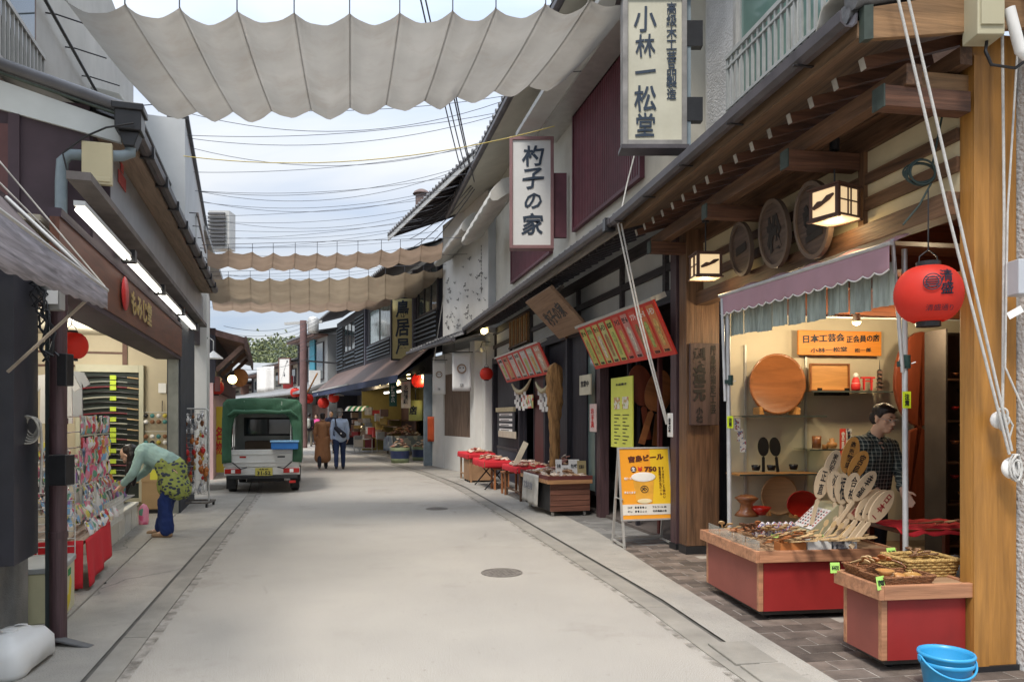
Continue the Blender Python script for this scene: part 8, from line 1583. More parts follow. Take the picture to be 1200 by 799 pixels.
lg = MB(); lg.tube([(gx + 0.045 * cos(a_) * 1.0, -0.0055, zb_ + .335 + 0.038 * sin(a_)) for a_ in [j * pi / 12 for j in range(24)]], 0.004, 5, closed=True); lg.tube([(gx - .03, -.0055, zb_ + .32), (gx, -.0055, zb_ + .355), (gx + .03, -.0055, zb_ + .33)], 0.006, 5); lg.tube([(gx - .025, -.0055, zb_ + .35), (gx + .01, -.0055, zb_ + .318)], 0.006, 5); obj('emblem', lg, ink, pan)
for r_ in range(2):
    for k in range(5): obj('star', MB().lathe([(0, 0), (0.013, 0), (0.013, .001), (0, .001)], n=5, T=Matrix.Translation((-0.14 + k * .03, -0.0045, zb_ + .13 - r_ * .045)) @ Euler((pi / 2, 0, 0)).to_matrix().to_4x4()), ink if (k < 4 - r_ * 2) else mat('hollow_star', (0.4, 0.38, 0.34), 0.1, 5), pan)
    text(pan, ['コク', 'キレ'][r_], (-0.21, -0.0045, zb_ + .13 - r_ * .045), (0.055, 0.024), ink, bold=0.02); text(pan, ['アルコール 5%', '世界遺産の島'][r_], (0.15, -0.0045, zb_ + .13 - r_ * .045), (0.17, 0.022), ink, bold=0.02)
text(pan, 'すっきりとした味わい|宮島限定の生ビール', (0.2, -0.004, zb_ + .41), (0.07, 0.36), mat('brown_ink', (0.1, 0.02, 0.01)), vertical=True, bold=0.01); text(pan, '地ビール', (-0.215, -0.004, zb_ + .46), (0.09, 0.03), white_p, bold=0.03); text(pan, '冷えてます', (-0.20, -0.004, zb_ + .30), (0.14, 0.03), white_p, bold=0.03)
# ---- plank stall and tables further down
plankm = mat('reddish_plank', (0.17, 0.07, 0.045), 0.35, 3, 0.65, 0.2, 9, wood=1); S3 = Frame(0.53, 10.9, -0.26)
o = thing('plank_stall', 'dark plank-sided stall with a light wood edge and heaps of dried snacks', 'stall', S3.w(0, 0), S3.rz)
obj('tabletop', MB().bx(0, 1.55, -0.70, 0.0, 0.50, 0.56), mat('light_table_edge', (0.42, 0.22, 0.10), 0.3, 3, 0.6, wood=1), o, bev=0.005); obj('tray_rim', MB().bx(0.0, 1.55, -0.02, 0.0, 0.562, 0.62).bx(0.0, 0.02, -0.70, -0.02, 0.562, 0.62), mat('dark_red_rim', (0.12, 0.03, 0.025), 0.3, 4), o)
for k in range(5): obj('plank', MB().bx(0.06 + U(0, .004), 0.09, -0.68, -0.06, 0.09 + k * .082, 0.165 + k * .082), plankm, o)
obj('side_panel', MB().bx(0.09, 1.45, -0.085, -0.06, 0.09, 0.5), dark, o); 
for x in (0.15, 1.35): 
    for y in (-0.12, -0.62): obj('caster', MB().lathe([(0, -.015), (.04, -.015), (.042, .0), (.04, .015), (0, .015)], n=14, T=Matrix.Translation((x, y, 0.045)) @ Euler((pi / 2, 0, 0)).to_matrix().to_4x4()), white_end, o)
def fclo(u, v): return (0.45 + 0.85 * u, 0.012 + 0.02 * sin(u * 15) * v + .02 * v, 0.60 - 0.46 * v - 0.02 * sin(u * 3 + 1) * v)
mb = MB(); mb.grid(fclo, 24, 10, th=0.004); cb_ = tagit(obj('printed_cloth', mb, mat('printed_white_cloth', (0.50, 0.47, 0.42), 0.15, 7, 0.85), loc=S3.w(0, 0), rot=(0, 0, S3.rz)), 'pale printed cloth hanging over the street side of the plank stall', 'cloth')
text(cb_, '宮島名物', (0.88, 0.06, 0.42), (0.5, 0.12), mat('grey_print', (0.2, 0.2, 0.22), 0.1, 5), rz=pi, bold=0.02)
snack = [mat('dried_snack_pink', (0.42, 0.20, 0.15), 0.3, 20, 0.6, 0.3, 50, randv=0.2), mat('dried_snack_tan', (0.46, 0.29, 0.17), 0.3, 20, 0.6, 0.3, 50, randv=0.2), mat('dried_snack_pale', (0.55, 0.45, 0.36), 0.2, 20, 0.5, 0.2, 50, randv=0.2)]
pk = MB(); pk.ell((0, 0, 0.02), (0.075, 0.05, 0.022), 10, 6); pk.bx(-0.085, -0.07, -0.03, 0.03, 0.012, 0.026); pk_me = [pk.mesh('packet', m_) for m_ in snack]
rnd = random.Random(77)
def heap(Fr, x0, x1, y0, y1, z, n, where, hgt=0.09):
    for k in range(n):
        u, v = rnd.random(), rnd.random(); h = hgt * (1 - (2 * u - 1) ** 2) * (1 - (2 * v - 1) ** 2); mi = rnd.randrange(3)
        tagit(obj('snack_packet', pk_me[mi], None, loc=Fr.w(x0 + (x1 - x0) * u, y0 + (y1 - y0) * v, z + h * rnd.random() + h * .3), rot=(rnd.uniform(-.35, .35), rnd.uniform(-.35, .35), rnd.random() * 6)), '%s dried snack packet in the heap on %s' % (('reddish', 'tan', 'pale')[mi], where), 'snack packet', 'snack packets on ' + where)
heap(S3, 0.1, 1.5, -0.65, -0.06, 0.57, 70, 'the plank stall')
for i, (px, py, w_, h_, m_, lab) in enumerate(((655, 553, 0.10, 0.26, white_p, 'tall white card standing on the plank stall near the carved pole'), (663, 553, 0.12, 0.17, white_p, 'small white card standing on the plank stall'), (673, 555, 0.17, 0.26, white_p, 'wide white card standing on the plank stall'), (682, 555, 0.14, 0.24, mat('tan_card', (0.42, 0.33, 0.16), 0.1, 4), 'tan card standing on the plank stall beside the plum post'))):
    p = WP(px, py, 11.6); o = thing('standing_card', lab, 'card', (p.x, p.y, 0.57), (-0.15, 0, 0.1)); obj('card', MB().bx(-w_ / 2, w_ / 2, 0, 0.01, 0, h_), m_, o); text(o, ['名物', '¥500', '牡蠣', '焼菓子'][i], (0, -0.004, h_ * .6), (w_ * .6, h_ * .25), ink)
# raised crate of snacks behind
S3b = Frame(0.75, 12.35, -0.26); o = thing('wooden_crate', 'dark wooden crate stand with a mound of dried snacks behind the plank stall', 'crate', S3b.w(0, 0), S3b.rz); 
for k in range(3): obj('plank', MB().bx(0, 0.02, -0.62, 0.0, 0.42 + k * .09, 0.50 + k * .09), plankm, o)
obj('body', MB().bx(0.02, 0.6, -0.60, -0.02, 0.0, 0.68), plankm, o); heap(S3b, 0.02, 0.58, -0.58, -0.04, 0.69, 26, 'the raised crate', 0.16)
redcl = mat('bright_red_cloth', (0.55, 0.02, 0.03)); orw = mat('orange_stool_wood', (0.33, 0.13, 0.05), 0.3, 3, 0.5, wood=2)
def redtable(X, Y, sl, a, b, h, label, legm, goods, n, drop=0.10, fold=False):
    Fr = Frame(X, Y, sl); o = thing('display_table', label, 'table', Fr.w(0, 0), Fr.rz); obj('tabletop', MB().bx(0, a, -b, 0, h - .03, h), legm, o)
    def f(u, v):
        x = a * u; 
        if v < .3: return (x, 0.012, h + .006 - drop * (1 - v / .3) - .008 * sin(u * 20) * (1 - v / .3))
        return (x, -b * (v - .3) / .7, h + .006)
    mb = MB(); mb.grid(f, 16, 10, th=0.003); mb.grid(lambda u, v: (-0.012, -b * u, h + .006 - drop * v), 10, 3, th=0.003); obj('cloth', mb, redcl, o)
    if fold:
        for x in (0.1, a - .1): obj('leg', MB().bar((x, -.02, 0.02), (x, -b + .05, h - .03), .025, .025), black, o); obj('leg', MB().bar((x, -b + .02, 0.02), (x, -.05, h - .03), .025, .025), black, o)
    else:
        for x in (0.03, a - .07):
            for y in (-.05, -b + .02): obj('leg', MB().bx(x, x + .04, y - .04, y, 0, h - .03), legm, o)
        obj('stretcher', MB().bx(.07, a - .07, -.07, -.05, .15, .18), legm, o)
    heap(Fr, .05, a - .05, -b + .05, -.05, h + .01, n, goods, .06); return o
redtable(0.10, 12.9, -0.24, 1.2, 0.62, 0.60, 'dark legged table with red cloth and snacks beyond the plank stall', wood_m, 'the dark legged table', 26)
redtable(-0.55, 14.9, -0.24, 1.3, 0.55, 0.60, 'folding table with bright red cloth in front of the dark wall', wood_m, 'the folding table', 20, 0.14, True)
redtable(-0.98, 16.6, -0.26, 1.3, 0.62, 0.66, 'boxed table with red top at the far end of the snack tables', mat('tan_box_side', (0.33, 0.19, 0.10), 0.2, 3), 'the far boxed table', 20, 0.12)
o = thing('box', 'tan wooden box under the far red topped table', 'box', Frame(-0.98, 16.6, -0.26).w(0, 0), Frame(-0.98, 16.6, -0.26).rz); obj('body', MB().bx(0.04, 0.7, -0.56, -0.03, 0.06, 0.60), mat('tan_box_side', (0.33, 0.19, 0.10)), o)
for k in range(3): obj('caster', MB().bx(0.08 + .25 * k, .12 + .25 * k, -.07, -.03, 0, .06), black, o)
for i, (X, Y) in enumerate(((-0.02, 14.2), (-0.25, 15.2))):
    o = thing('wooden_stool', ['orange brown wooden stool beside the folding table', 'orange brown wooden stool farther back between the red tables'][i], 'stool', (X, Y, 0.0), 0.25); obj('seat', MB().bx(-.17, .17, -.17, .17, .42, .45), orw, o, bev=.004)
    for sx in (-1, 1):
        for sy in (-1, 1): obj('leg', MB().bx(sx * .14 - .02, sx * .14 + .02, sy * .14 - .02, sy * .14 + .02, 0, .42), orw, o)
o = tagit(obj('slanted_board', MB().bx(-.05, .05, 0, .02, 0, .5), mat('cream_paper', (0.55, 0.5, 0.38)), loc=(0.05, 13.4, 0.6), rot=(-.2, .5, .2)), 'pale paddle-shaped board leaning on the dark legged table', 'board')
# ================================================================== white corner building: banners, lantern
for i, (px, pt, pb_, w_, Y) in enumerate(((514.5, 422, 462, 15, 20.6), (541, 413, 458, 22, 18.9))):
    a = WP(px - w_ / 2, pb_, Y); b = WP(px + w_ / 2, pt, Y); W_ = b.x - a.x; H_ = b.z - a.z; o = thing('hanging_banner', ['smaller white banner with a round face emblem hanging under the eave', 'larger white banner with a round face emblem nearest the white pillar'][i], 'banner', ((a.x + b.x) / 2, Y, a.z), 0.05)
    obj('sheet', MB().grid(lambda u, v: (-W_ / 2 + W_ * u, 0.012 * sin(u * 5), H_ * v), 8, 8, th=.006), mat('banner_white', (0.66, 0.66, 0.64), 0.05, 2, 0.7), o); r_ = W_ * .22
    obj('emblem_ring', MB().tube([(r_ * cos(q), -.014, H_ * .58 + r_ * sin(q)) for q in [j * pi / 12 for j in range(24)]], W_ * .035, 6, closed=True), mat('tan_ring', (0.3, 0.2, 0.12), 0.2, 5), o)
    for k in (-1, 1): obj('emblem_eye', MB().ell((k * r_ * .4, -.014, H_ * .60), (r_ * .16, .004, r_ * .16), 8, 6), ink, o)
    text(o, '茶房', (0, -.014, H_ * .15), (W_ * .2, H_ * .07), ink); obj('hanging_rod', MB().tube([(-W_ / 2 - .05, 0, H_ + .01), (W_ / 2 + .05, 0, H_ + .01)], .012, 6), black, o)
    for k in (-1, 1): obj('hanger', MB().tube([(k * W_ * .4, 0, H_), (k * W_ * .4, 0, H_ + .25)], .006, 5), black, o)
lantern(WP(570, 438, 18.2), 0.165, 'small red paper lantern beside the dark framed corner of the snack shop'); o = thing('gooseneck_lamp', 'small shaded lamp above the red lantern at the white pillar', 'lamp', tuple(WP(563, 412, 18.6))); obj('shade', MB().lathe([(.03, .1), (.14, 0), (.15, -.01)], n=16), alu, o); obj('arm', MB().tube([(0, 0, .1), (.05, .0, .25), (.25, .1, .25)], .01, 5), black, o)
o = thing('bulb_lamp', 'small lit bulb under the eave corner above the white pillar', 'lamp', tuple(WP(567, 388, 18.5))); obj('bulb', MB().ell((0, 0, 0), (.08, .08, .08), 12, 8), glow_bulb, o); obj('cap', MB().cyl((0, 0, .06), .04, .12, 10), black, o)
# ================================================================== lit souvenir shop further down
for i, (px, py, Y) in enumerate(((420, 452, 31), (428, 451, 30), (436, 450, 29), (445, 449, 28), (455, 447, 27), (466, 448, 26), (479, 441, 24.5), (497, 441, 23))):
    o = thing('bulb_lamp', 'round lit bulb in the row under the blue awning, number %s from the far end' % ('one', 'two', 'three', 'four', 'five', 'six', 'seven', 'eight')[i], 'lamp', tuple(WP(px, py, Y)), 0, 'bulbs under the blue awning'); obj('bulb', MB().ell((0, 0, 0), (.085, .085, .085), 12, 8), glow_bulb, o); obj('cord', MB().tube([(0, 0, .08), (0, 0, .3)], .008, 5), black, o)
    if i % 3 == 1: glow(o, (0, 0, -.15), 14, .1, (1, .8, .5))
for i, (px, py, Y, L) in enumerate(((455, 460, 26.5, 1.2), (466, 459, 25, 1.0))):
    p = WP(px, py, Y); o = thing('tube_lamp', ['lit fluorescent tube inside the far shop, farther one', 'lit fluorescent tube inside the far shop behind the green banner'][i], 'lamp', tuple(p), F3.rz); obj('tube', MB().tube([(-L / 2, 0, 0), (L / 2, 0, 0)], .03, 8), glow_white, o); obj('fitting', MB().bx(-L / 2, L / 2, -.04, .04, .03, .07), white_p, o)
lantern(WP(491, 446, 23.2), 0.24, 'red paper lantern hanging beside the cream banner of the far shop')
def hbanner(px0, px1, py0, py1, Y, m_, label, txt, tm):
    a = WP(px0, py1, Y); b = WP(px1, py0, Y); W_ = b.x - a.x; H_ = b.z - a.z; o = thing('hanging_banner', label, 'banner', ((a.x + b.x) / 2, Y, a.z)); obj('sheet', MB().bx(-W_ / 2, W_ / 2, 0, .01, 0, H_), m_, o); obj('rod', MB().tube([(-W_ / 2 - .04, 0, H_), (W_ / 2 + .04, 0, H_)], .015, 6), black, o)
    if txt: text(o, txt, (0, -.006, H_ * .5), (W_ * .5, H_ * .7), tm, vertical=True)
hbanner(456, 465, 447, 476, 24.0, mat('dark_green_cloth', (0.02, 0.08, 0.06), 0.1, 4), 'narrow dark green banner in the far shop front', '抹茶', white_p); hbanner(470, 481, 446, 478, 23.4, mat('cream_cloth', (0.5, 0.44, 0.36), 0.1, 4), 'cream banner with a red seal in the far shop front', '名物饅頭', ink)
p = WP(487, 480, 23.8); o = thing('round_sign', 'yellow green drum shaped sign with a black character in the far shop', 'sign', (p.x, p.y, p.z - .35)); obj('drum', MB().lathe([(0, 0), (.22, 0), (.22, .65), (0, .65)], n=24), mat('yellow_green_drum', (0.42, 0.42, 0.12), 0.1, 3), o); text(o, '店', (-.05, -.225, .33), (.25, .3), ink, bold=.04); obj('hanger', MB().tube([(0, 0, .65), (0, 0, 1.2)], .015, 5), black, o)
barg = mat('barrel_green', (0.18, 0.22, 0.12), 0.2, 5, 0.6); barn = mat('barrel_navy', (0.02, 0.03, 0.08), 0.2, 5, 0.5)
for i, (px, py) in enumerate(((467, 543), (492, 541))):
    g = GP(px, py); o = thing('barrel', ['green and navy barrel tub heaped with packets, next to the grey cloth', 'green and navy barrel tub heaped with packets, nearer the corner post'][i], 'barrel', (g.x, g.y + .3, 0)); obj('tub', MB().lathe([(0, 0), (.28, 0), (.30, .14), (.30, .15)], n=24), barg, o); obj('band', MB().lathe([(.30, .15), (.31, .40)], n=24), barn, o); obj('rim', MB().lathe([(.31, .40), (.32, .5), (.29, .5), (.27, .42), (0, .42)], n=24), barg, o)
    Fb = Frame(g.x + .3, g.y, 0); heap(Fb, 0.05, .55, 0.05, .55, .48, 24, ['the barrel tub next to the grey cloth', 'the barrel tub nearer the corner post'][i], .25)
g = GP(450, 534); Fb = Frame(g.x + .35, g.y, -.42); o = thing('display_table', 'table under a grey blue printed cloth in front of the far shop', 'table', Fb.w(0, 0), Fb.rz); obj('tabletop', MB().bx(0, 1.5, -1.2, 0, .72, .75), wood_m, o)
mb = MB(); mb.grid(lambda u, v: (1.5 * u, .02 + .02 * sin(u * 14) * v, .76 - .6 * v), 16, 6, th=.005); mb.grid(lambda u, v: (-.02, -1.2 * u, .76 - .6 * v), 12, 6, th=.005); obj('cloth', mb, ppaper('grey_blue_print', (0.18, 0.23, 0.28), [(0.4, 0.42, 0.42), (0.1, 0.12, 0.18)], 6, 0.4), o)
for x in (.05, 1.4):
    for y in (-.1, -1.1): obj('leg', MB().bx(x, x + .05, y - .05, y, 0, .72), wood_m, o)
heap(Fb, .05, 1.45, -1.15, -.05, .77, 46, 'the cloth covered table of the far shop', .35)
g = GP(428, 531); o = thing('steel_counter', 'steel counter on wheels with a glass bowl in front of the far shop', 'counter', (g.x, g.y + .4, 0), -.2)
obj('top', MB().bx(-.5, .35, -.3, .3, .88, .92), white_p, o); obj('shelf', MB().bx(-.5, .35, -.3, .3, .2, .22), alu, o)
for x in (-.48, .31):
    for y in (-.28, .26): obj('leg', MB().bx(x, x + .03, y, y + .03, 0.0, .88), alu, o)
obj('cloth_panel', MB().bx(-.45, -.05, -.31, -.30, .25, .85), mat('cream_cloth', (0.5, 0.44, 0.36)), o); obj('bin', MB().bx(0.0, .3, -.25, .1, .22, .6), mat('dark_red_bin', (0.14, 0.02, 0.03), 0.2, 4), o)
tagit(obj('dome_cover', MB().lathe([(.26, 0), (.24, .12), (.15, .23), (0, .27)], n=20), mat('steel_dome', (0.5, 0.5, 0.5), 0.1, 4, 0.2, metal=.7), loc=(g.x - .25, g.y + .4, .92)), 'shiny domed cover on the steel counter', 'dome cover')
p = WP(417, 480, 30.5); o = thing('shop_awning', 'small green and white striped awning beyond the steel counter', 'awning', tuple(p), -.2)
for k in range(8): obj('stripe', MB().grid(lambda u, v, k=k: (-.45 + .115 * (k + u), .35 - .45 * v, .15 - .2 * v * v), 2, 5, th=.004), mat('awning_green', (0.03, 0.2, 0.08), .1, 4) if k % 2 else white_p, o)
rnd = random.Random(21)
for k in range(34):    # stacked goods under the hanging bulbs
    px = rnd.uniform(408, 456); Y = 31 - (px - 408) / 48 * 5 + rnd.uniform(0, .6); py = rnd.uniform(486, 515); p = WP(px, py, Y); c = [brownm, mat('cardboard', (0.22, 0.15, 0.1)), white_end, redpan, mat('goods_grey', (0.25, 0.25, 0.24), .2, 4), mat('goods_ochre', (0.4, 0.27, 0.08), .2, 4)][k % 6]
    tagit(obj('goods_box', MB().bx(-.14, .14, -.1, .1, 0, U(.14, .3)), c, loc=p, rot=(0, 0, rnd.uniform(-.5, .5))), ['brown', 'cardboard', 'pale', 'red', 'grey', 'ochre'][k % 6] + ' box among the goods heaped in the far shop', 'box', 'boxes heaped in the far shop')
Fg = Frame(-3.9, 25.4, -.42); o = thing('goods_shelf', 'brown tiered shelf full of boxes in the far shop', 'shelf', F3.w(F3.fx(455, -.6), -.6, 0), F3.rz)
for k in range(4): obj('shelf_board', MB().bx(0, 4.2, -.6 - .15 * k, .0 - .15 * k, .5 + .28 * k, .53 + .28 * k), wood_m, o)
obj('back', MB().bx(0, 4.2, -1.2, -1.15, 0, 1.9), brownm, o)
tagit(obj('hanging_apron', MB().grid(lambda u, v: (.25 * u, .03 * sin(u * 7), -.75 * v), 6, 8, th=.01), mat('orange_red_cloth', (0.5, 0.08, 0.02), .1, 4), loc=WP(501, 488, 22.3)), 'orange red cloth hanging by the blue grey corner post', 'cloth')
# far lanterns and things down the street
lantern(WP(332.0 + 29, 467, 36), 0.25, 'far red lantern near the utility pole, above the pink top'); lantern(WP(379, 472, 36.5), 0.28, 'far red lantern above the heads of the walkers')
lantern(WP(346, 460, 40), 0.27, 'far red lantern peeping over the truck canopy'); lantern(WP(391, 466, 35), 0.25, 'far red lantern by the dark slatted house')
tagit(obj('bamboo_pole', MB().tube([WP(359, 462, 36), WP(372, 437, 36)], .04, 6), tray_l), 'slanting wooden pole carrying the far red lantern', 'pole')
for i, (px, py) in enumerate(((378, 462), (396, 463), (412, 453))): tagit(obj('lamp_shade', MB().lathe([(.05, .1), (.28, 0), (.29, -.02)], n=16), white_p, loc=WP(px, py, 37 - i * 2)), ['white saucer lamp shade above the far lantern', 'white saucer lamp shade over the couple', 'white saucer lamp shade by the dark slatted house'][i], 'lamp shade')
# ================================================================== souvenir shop goods
SFL = FLf.rz      # local -Y faces the street for the left row
lantern(WP(84, 405, 6.4), 0.128, 'red paper lantern hanging behind the corner post', hang=0.25); lantern(WP(232, 415, 14.9), 0.155, 'red paper lantern in front of the white pillar', hang=0.3); lantern(WP(253, 454, 17.8), 0.185, 'red paper lantern beneath the lit bulb of the low timber house', hang=0.3)
tagit(obj('lantern_arm', MB().tube([WP(212, 402, 14.7), WP(243, 396, 15.0)], .02, 6), black), 'black arm holding the lantern at the white pillar', 'arm')
# white base block and rubber flap
o = thing('sign_base', 'white plastic water-filled base standing by the concrete plinth', 'sign base', (-2.86, 4.40, 0.0), FLf.rz - .1)
wp_ = mat('white_polyethylene', (0.66, 0.66, 0.64), 0.05, 2, 0.45, dirt=.2, dirtcol=(.5, .48, .42))
mb = MB(); sec = [(0, 0, .0), (.33, .19, .0), (.335, .20, .03), (.33, .195, .13), (.28, .15, .19), (.18, .09, .205), (.17, .085, .22), (0, 0, .22)]
vs = []; n = 28
for (a, b, z) in sec:
    for j in range(n):
        t = 2 * pi * j / n; cx_, cy_ = cos(t), sin(t); e = 0.42; x = a * (abs(cx_) ** e) * (1 if cx_ > 0 else -1); y = b * (abs(cy_) ** e) * (1 if cy_ > 0 else -1); zz = z + (.03 if (z < .02 and abs(x) < .2 and y < 0 and a > 0) else 0); vs.append((x, y, zz))
mb.add(vs, [(i * n + j, i * n + (j + 1) % n, (i + 1) * n + (j + 1) % n, (i + 1) * n + j) for i in range(len(sec) - 1) for j in range(n)], 0, True); obj('tank', mb, wp_, o); obj('cap', MB().cyl((0.0, 0, .215), .05, .02, 18), wp_, o); obj('socket', MB().cyl((.18, 0, .19), .04, .03, 16), wp_, o)
o.location = (-2.99, 4.40, 0.012); o.scale = (.85, .9, .95)
g = GP(86, 757); tagit(obj('rubber_flap', MB().grid(lambda u, v: (-.12 + .26 * u, -.05 + .1 * v * (1 - .4 * u), .012 + .045 * (1 - u) * (1 - .2 * v)), 8, 4, th=.01), mat('grey_rubber', (0.12, 0.12, 0.12), .2, 5, .7), loc=(g.x, g.y, 0), rot=(0, 0, -.1)), 'grey rubber foot flap lying on the pavement at the green post', 'rubber foot')
# yellow freezer box
Ff = Frame(-3.24, 5.31, -0.40); o = thing('freezer', 'low cream freezer box with a yellow picture on its street side', 'freezer', Ff.w(0, 0), Ff.rz); crm = mat('cream_enamel', (0.55, 0.52, 0.33), .08, 3, .4)
obj('body', MB().bx(0, .56, 0, .45, .02, .38), crm, o, bev=.01); obj('lid', MB().bx(-.01, .57, -.01, .46, .38, .42), mat('grey_lid', (.33, .34, .33), .1, 3), o, bev=.006)
obj('picture', MB().prism([(.10, .06), (.22, .04), (.36, .10), (.42, .24), (.36, .30), (.30, .17), (.16, .14)], -.003, -.001), mat('picture_yellow', (.62, .50, .04), .1, 6), o); obj('picture_leaf', MB().bx(.28, .38, -.004, -.001, .30, .35), mat('picture_green', (.03, .25, .08), .1, 6), o)
# red cloth table
Fr_ = Frame(-3.62, 6.25, -0.36); o = thing('display_table', 'table with bright red cloth falling to the pavement, loaded with souvenirs', 'table', Fr_.w(0, 0), Fr_.rz); obj('tabletop', MB().bx(0, 1.2, .0, .8, .42, .45), wood_m, o)
for x in (.04, 1.1):
    for y in (.05, .7): obj('leg', MB().bx(x, x + .05, y, y + .05, 0, .42), wood_m, o)
mb = MB(); mb.grid(lambda u, v: (1.2 * u, -.012 - .03 * v - .014 * sin(u * 17) * v, .457 - (.40 - .1 * u) * v), 26, 12, th=.004); mb.grid(lambda u, v: (-.012 - .02 * v, .5 * u, .457 - .40 * v), 10, 8, th=.004); obj('cloth', mb, redcl, o)
# white bins with tiered goods
binm = mat('off_white_bin', (0.68, 0.66, 0.58), .06, 3, .5); Fb = Frame(-4.42, 8.0, -0.33)
for k in range(5):
    o = thing('storage_bin', 'white plastic goods bin standing along the shop edge, number %s from the red cloth' % ('one', 'two', 'three', 'four', 'five')[k], 'bin', Fb.w(k * .44, 0), Fb.rz, 'white goods bins along the shop edge'); mb = MB(); mb.prism([(.03, 0.0), (.37, 0.0), (.41, .30), (-.01, .30)], 0.0, .5); obj('body', mb, binm, o, bev=.012); obj('rim', MB().bx(-.02, .42, -.02, .52, .30, .345), binm, o, bev=.006)
# souvenirs: packets of many colours in racks and trays
pc = [('pink', (0.62, 0.22, 0.30)), ('white', (0.62, 0.60, 0.58)), ('red', (0.55, 0.06, 0.07)), ('purple', (0.28, 0.15, 0.42)), ('pale blue', (0.35, 0.45, 0.55)), ('cream', (0.58, 0.50, 0.36)), ('orange', (0.60, 0.24, 0.06)), ('silver grey', (0.40, 0.41, 0.42)), ('black', (0.05, 0.05, 0.06))]
pmat = [ppaper('packet_' + n_.replace(' ', '_'), c, [(0.7, 0.7, 0.68), (0.7, 0.68, 0.66), (0.6, 0.1, 0.2), (0.2, 0.4, 0.6), (0.62, 0.56, 0.12), (0.12, 0.3, 0.2)], 15, .5) for n_, c in pc]
def pmesh(m_, w, h, d):
    mb = MB(); 
    def f(u, v): b = sin(pi * u) * sin(pi * v); return (-w / 2 + w * u, -d * b * (1 + .2 * sin(u * 9 + v * 7)), h * v)
    mb.grid(f, 6, 6); mb.bx(-w / 2, w / 2, 0.0, .003, 0, h); mb.bx(-w * .5, w * .5, -.004, .004, h, h * 1.18); return mb.mesh('packet', m_)
PK = [[pmesh(m_, w, h, .02) for m_ in pmat] for w, h in ((.10, .14), (.13, .20), (.08, .10))]
rnd = random.Random(31)
def packets(x0, x1, y, z, size, where, grp, step=None, tilt=0.0, jit=.02, pal=None):
    w = (.10, .13, .08)[size]; x = x0; step = step or w * 1.05
    while x < x1:
        ci = rnd.choice(pal) if pal else rnd.randrange(len(pc)); o = obj('souvenir_packet', PK[size][ci], None, loc=FLf.w(x, y + rnd.uniform(-jit, jit), z + rnd.uniform(-.012, .012)), rot=(tilt + rnd.uniform(-.12, .12), rnd.uniform(-.06, .06), FLf.rz + rnd.uniform(-.25, .25)))
        tagit(o, '%s souvenir packet %s' % (pc[ci][0], where), 'souvenir', grp); x += step * rnd.uniform(.85, 1.2)
# wire rack near the corner: hooks with rows of hanging packets (faces the viewer down the street)
wirem = mat('white_wire', (0.55, 0.55, 0.52), .08, 6, .4); rk = thing('wire_rack', 'white wire rack with rows of hanging souvenir packets behind the red cloth table', 'rack', FLf.w(2.15, .40), FLf.rz)
for x in (0, .6, 1.2): obj('upright', MB().tube([(x, 0, 0), (x, 0, 1.52)], .012, 6), wirem, rk)
for z in (.6, .8, 1.0, 1.2, 1.35, 1.5): obj('crossbar', MB().tube([(0, 0, z), (1.2, 0, z)], .007, 5), wirem, rk)
for r_, z in enumerate((1.36, 1.20, 1.05, .9)):
    packets(2.15, 3.35, .26, z - .02, [0, 2, 0, 0][r_], 'hanging in the %s row of the wire rack' % ('top', 'second', 'third', 'fourth')[r_], 'packets in the %s row of the wire rack' % ('top', 'second', 'third', 'fourth')[r_], step=.075, pal=[0, 1, 5, 6, 0, 7, 2])
# stepped stand along the shop edge
st = thing('stepped_stand', 'grey stepped display stand full of souvenirs along the shop edge', 'display stand', FLf.w(3.2, .42), FLf.rz)
for k in range(5): obj('step', MB().bx(0, 2.6, .18 * k, .18 * k + .2, .40 + .14 * k, .415 + .14 * k), mat('grey_tray', (.25, .25, .25), .2, 4), st); obj('riser', MB().bx(0, 2.6, .18 * k + .19, .18 * k + .2, .3 + .14 * k, .54 + .14 * k), mat('grey_tray', (.25, .25, .25)), st)
for k in range(5): packets(3.22, 5.75, .48 + .18 * k, .42 + .14 * k, [1, 0, 1, 0, 2][k], 'on the %s step of the display stand' % ('lowest', 'second', 'third', 'fourth', 'top')[k], 'packets on the %s step' % ('lowest', 'second', 'third', 'fourth', 'top')[k], tilt=-.25, pal=[0, 1, 2, 3, 0, 1, 4, 6, 7] if k < 3 else None)
# things on the red table
for r_ in range(4): packets(1.72 + .02 * r_, 2.85, .10 + .16 * r_, .47 + .05 * r_, [2, 0, 1, 0][r_], 'in the %s row on the red cloth table' % ('street-side', 'second', 'third', 'back')[r_], 'packets in the %s row on the red cloth' % ('street-side', 'second', 'third', 'back')[r_], tilt=-.35, pal=[1, 5, 0, 2, 7, 1])
# wire grid basket in front
gb = thing('wire_basket', 'white wire grid basket hooked on the edge of the display stand', 'basket', FLf.w(3.1, .26), FLf.rz)
for k in range(8): obj('wire', MB().tube([(.0, 0, .3 + .04 * k), (1.0, 0, .3 + .04 * k)], .004, 4), wirem, gb)
for k in range(18): obj('wire', MB().tube([(.0 + k * .058, 0, .3), (.0 + k * .058, 0, .58)], .004, 4), wirem, gb)
gc = thing('wire_basket', 'white wire grid panel at the near end of the red cloth table', 'basket', FLf.w(1.0, .05), FLf.rz)
for k in range(12): obj('wire', MB().tube([(0, 0, .42 + .06 * k), (0, .55, .42 + .06 * k)], .004, 4), wirem, gc)
for k in range(9): obj('wire', MB().tube([(0, k * .065, .42), (0, k * .065, 1.1)], .004, 4), wirem, gc)
for r_ in range(4): packets(.98, 1.4, .18, .50 + .15 * r_, 0, 'pegged in the %s row of the near wire panel' % ('lowest', 'second', 'third', 'top')[r_], 'packets on the near wire panel, %s row' % ('lowest', 'second', 'third', 'top')[r_], step=.09)
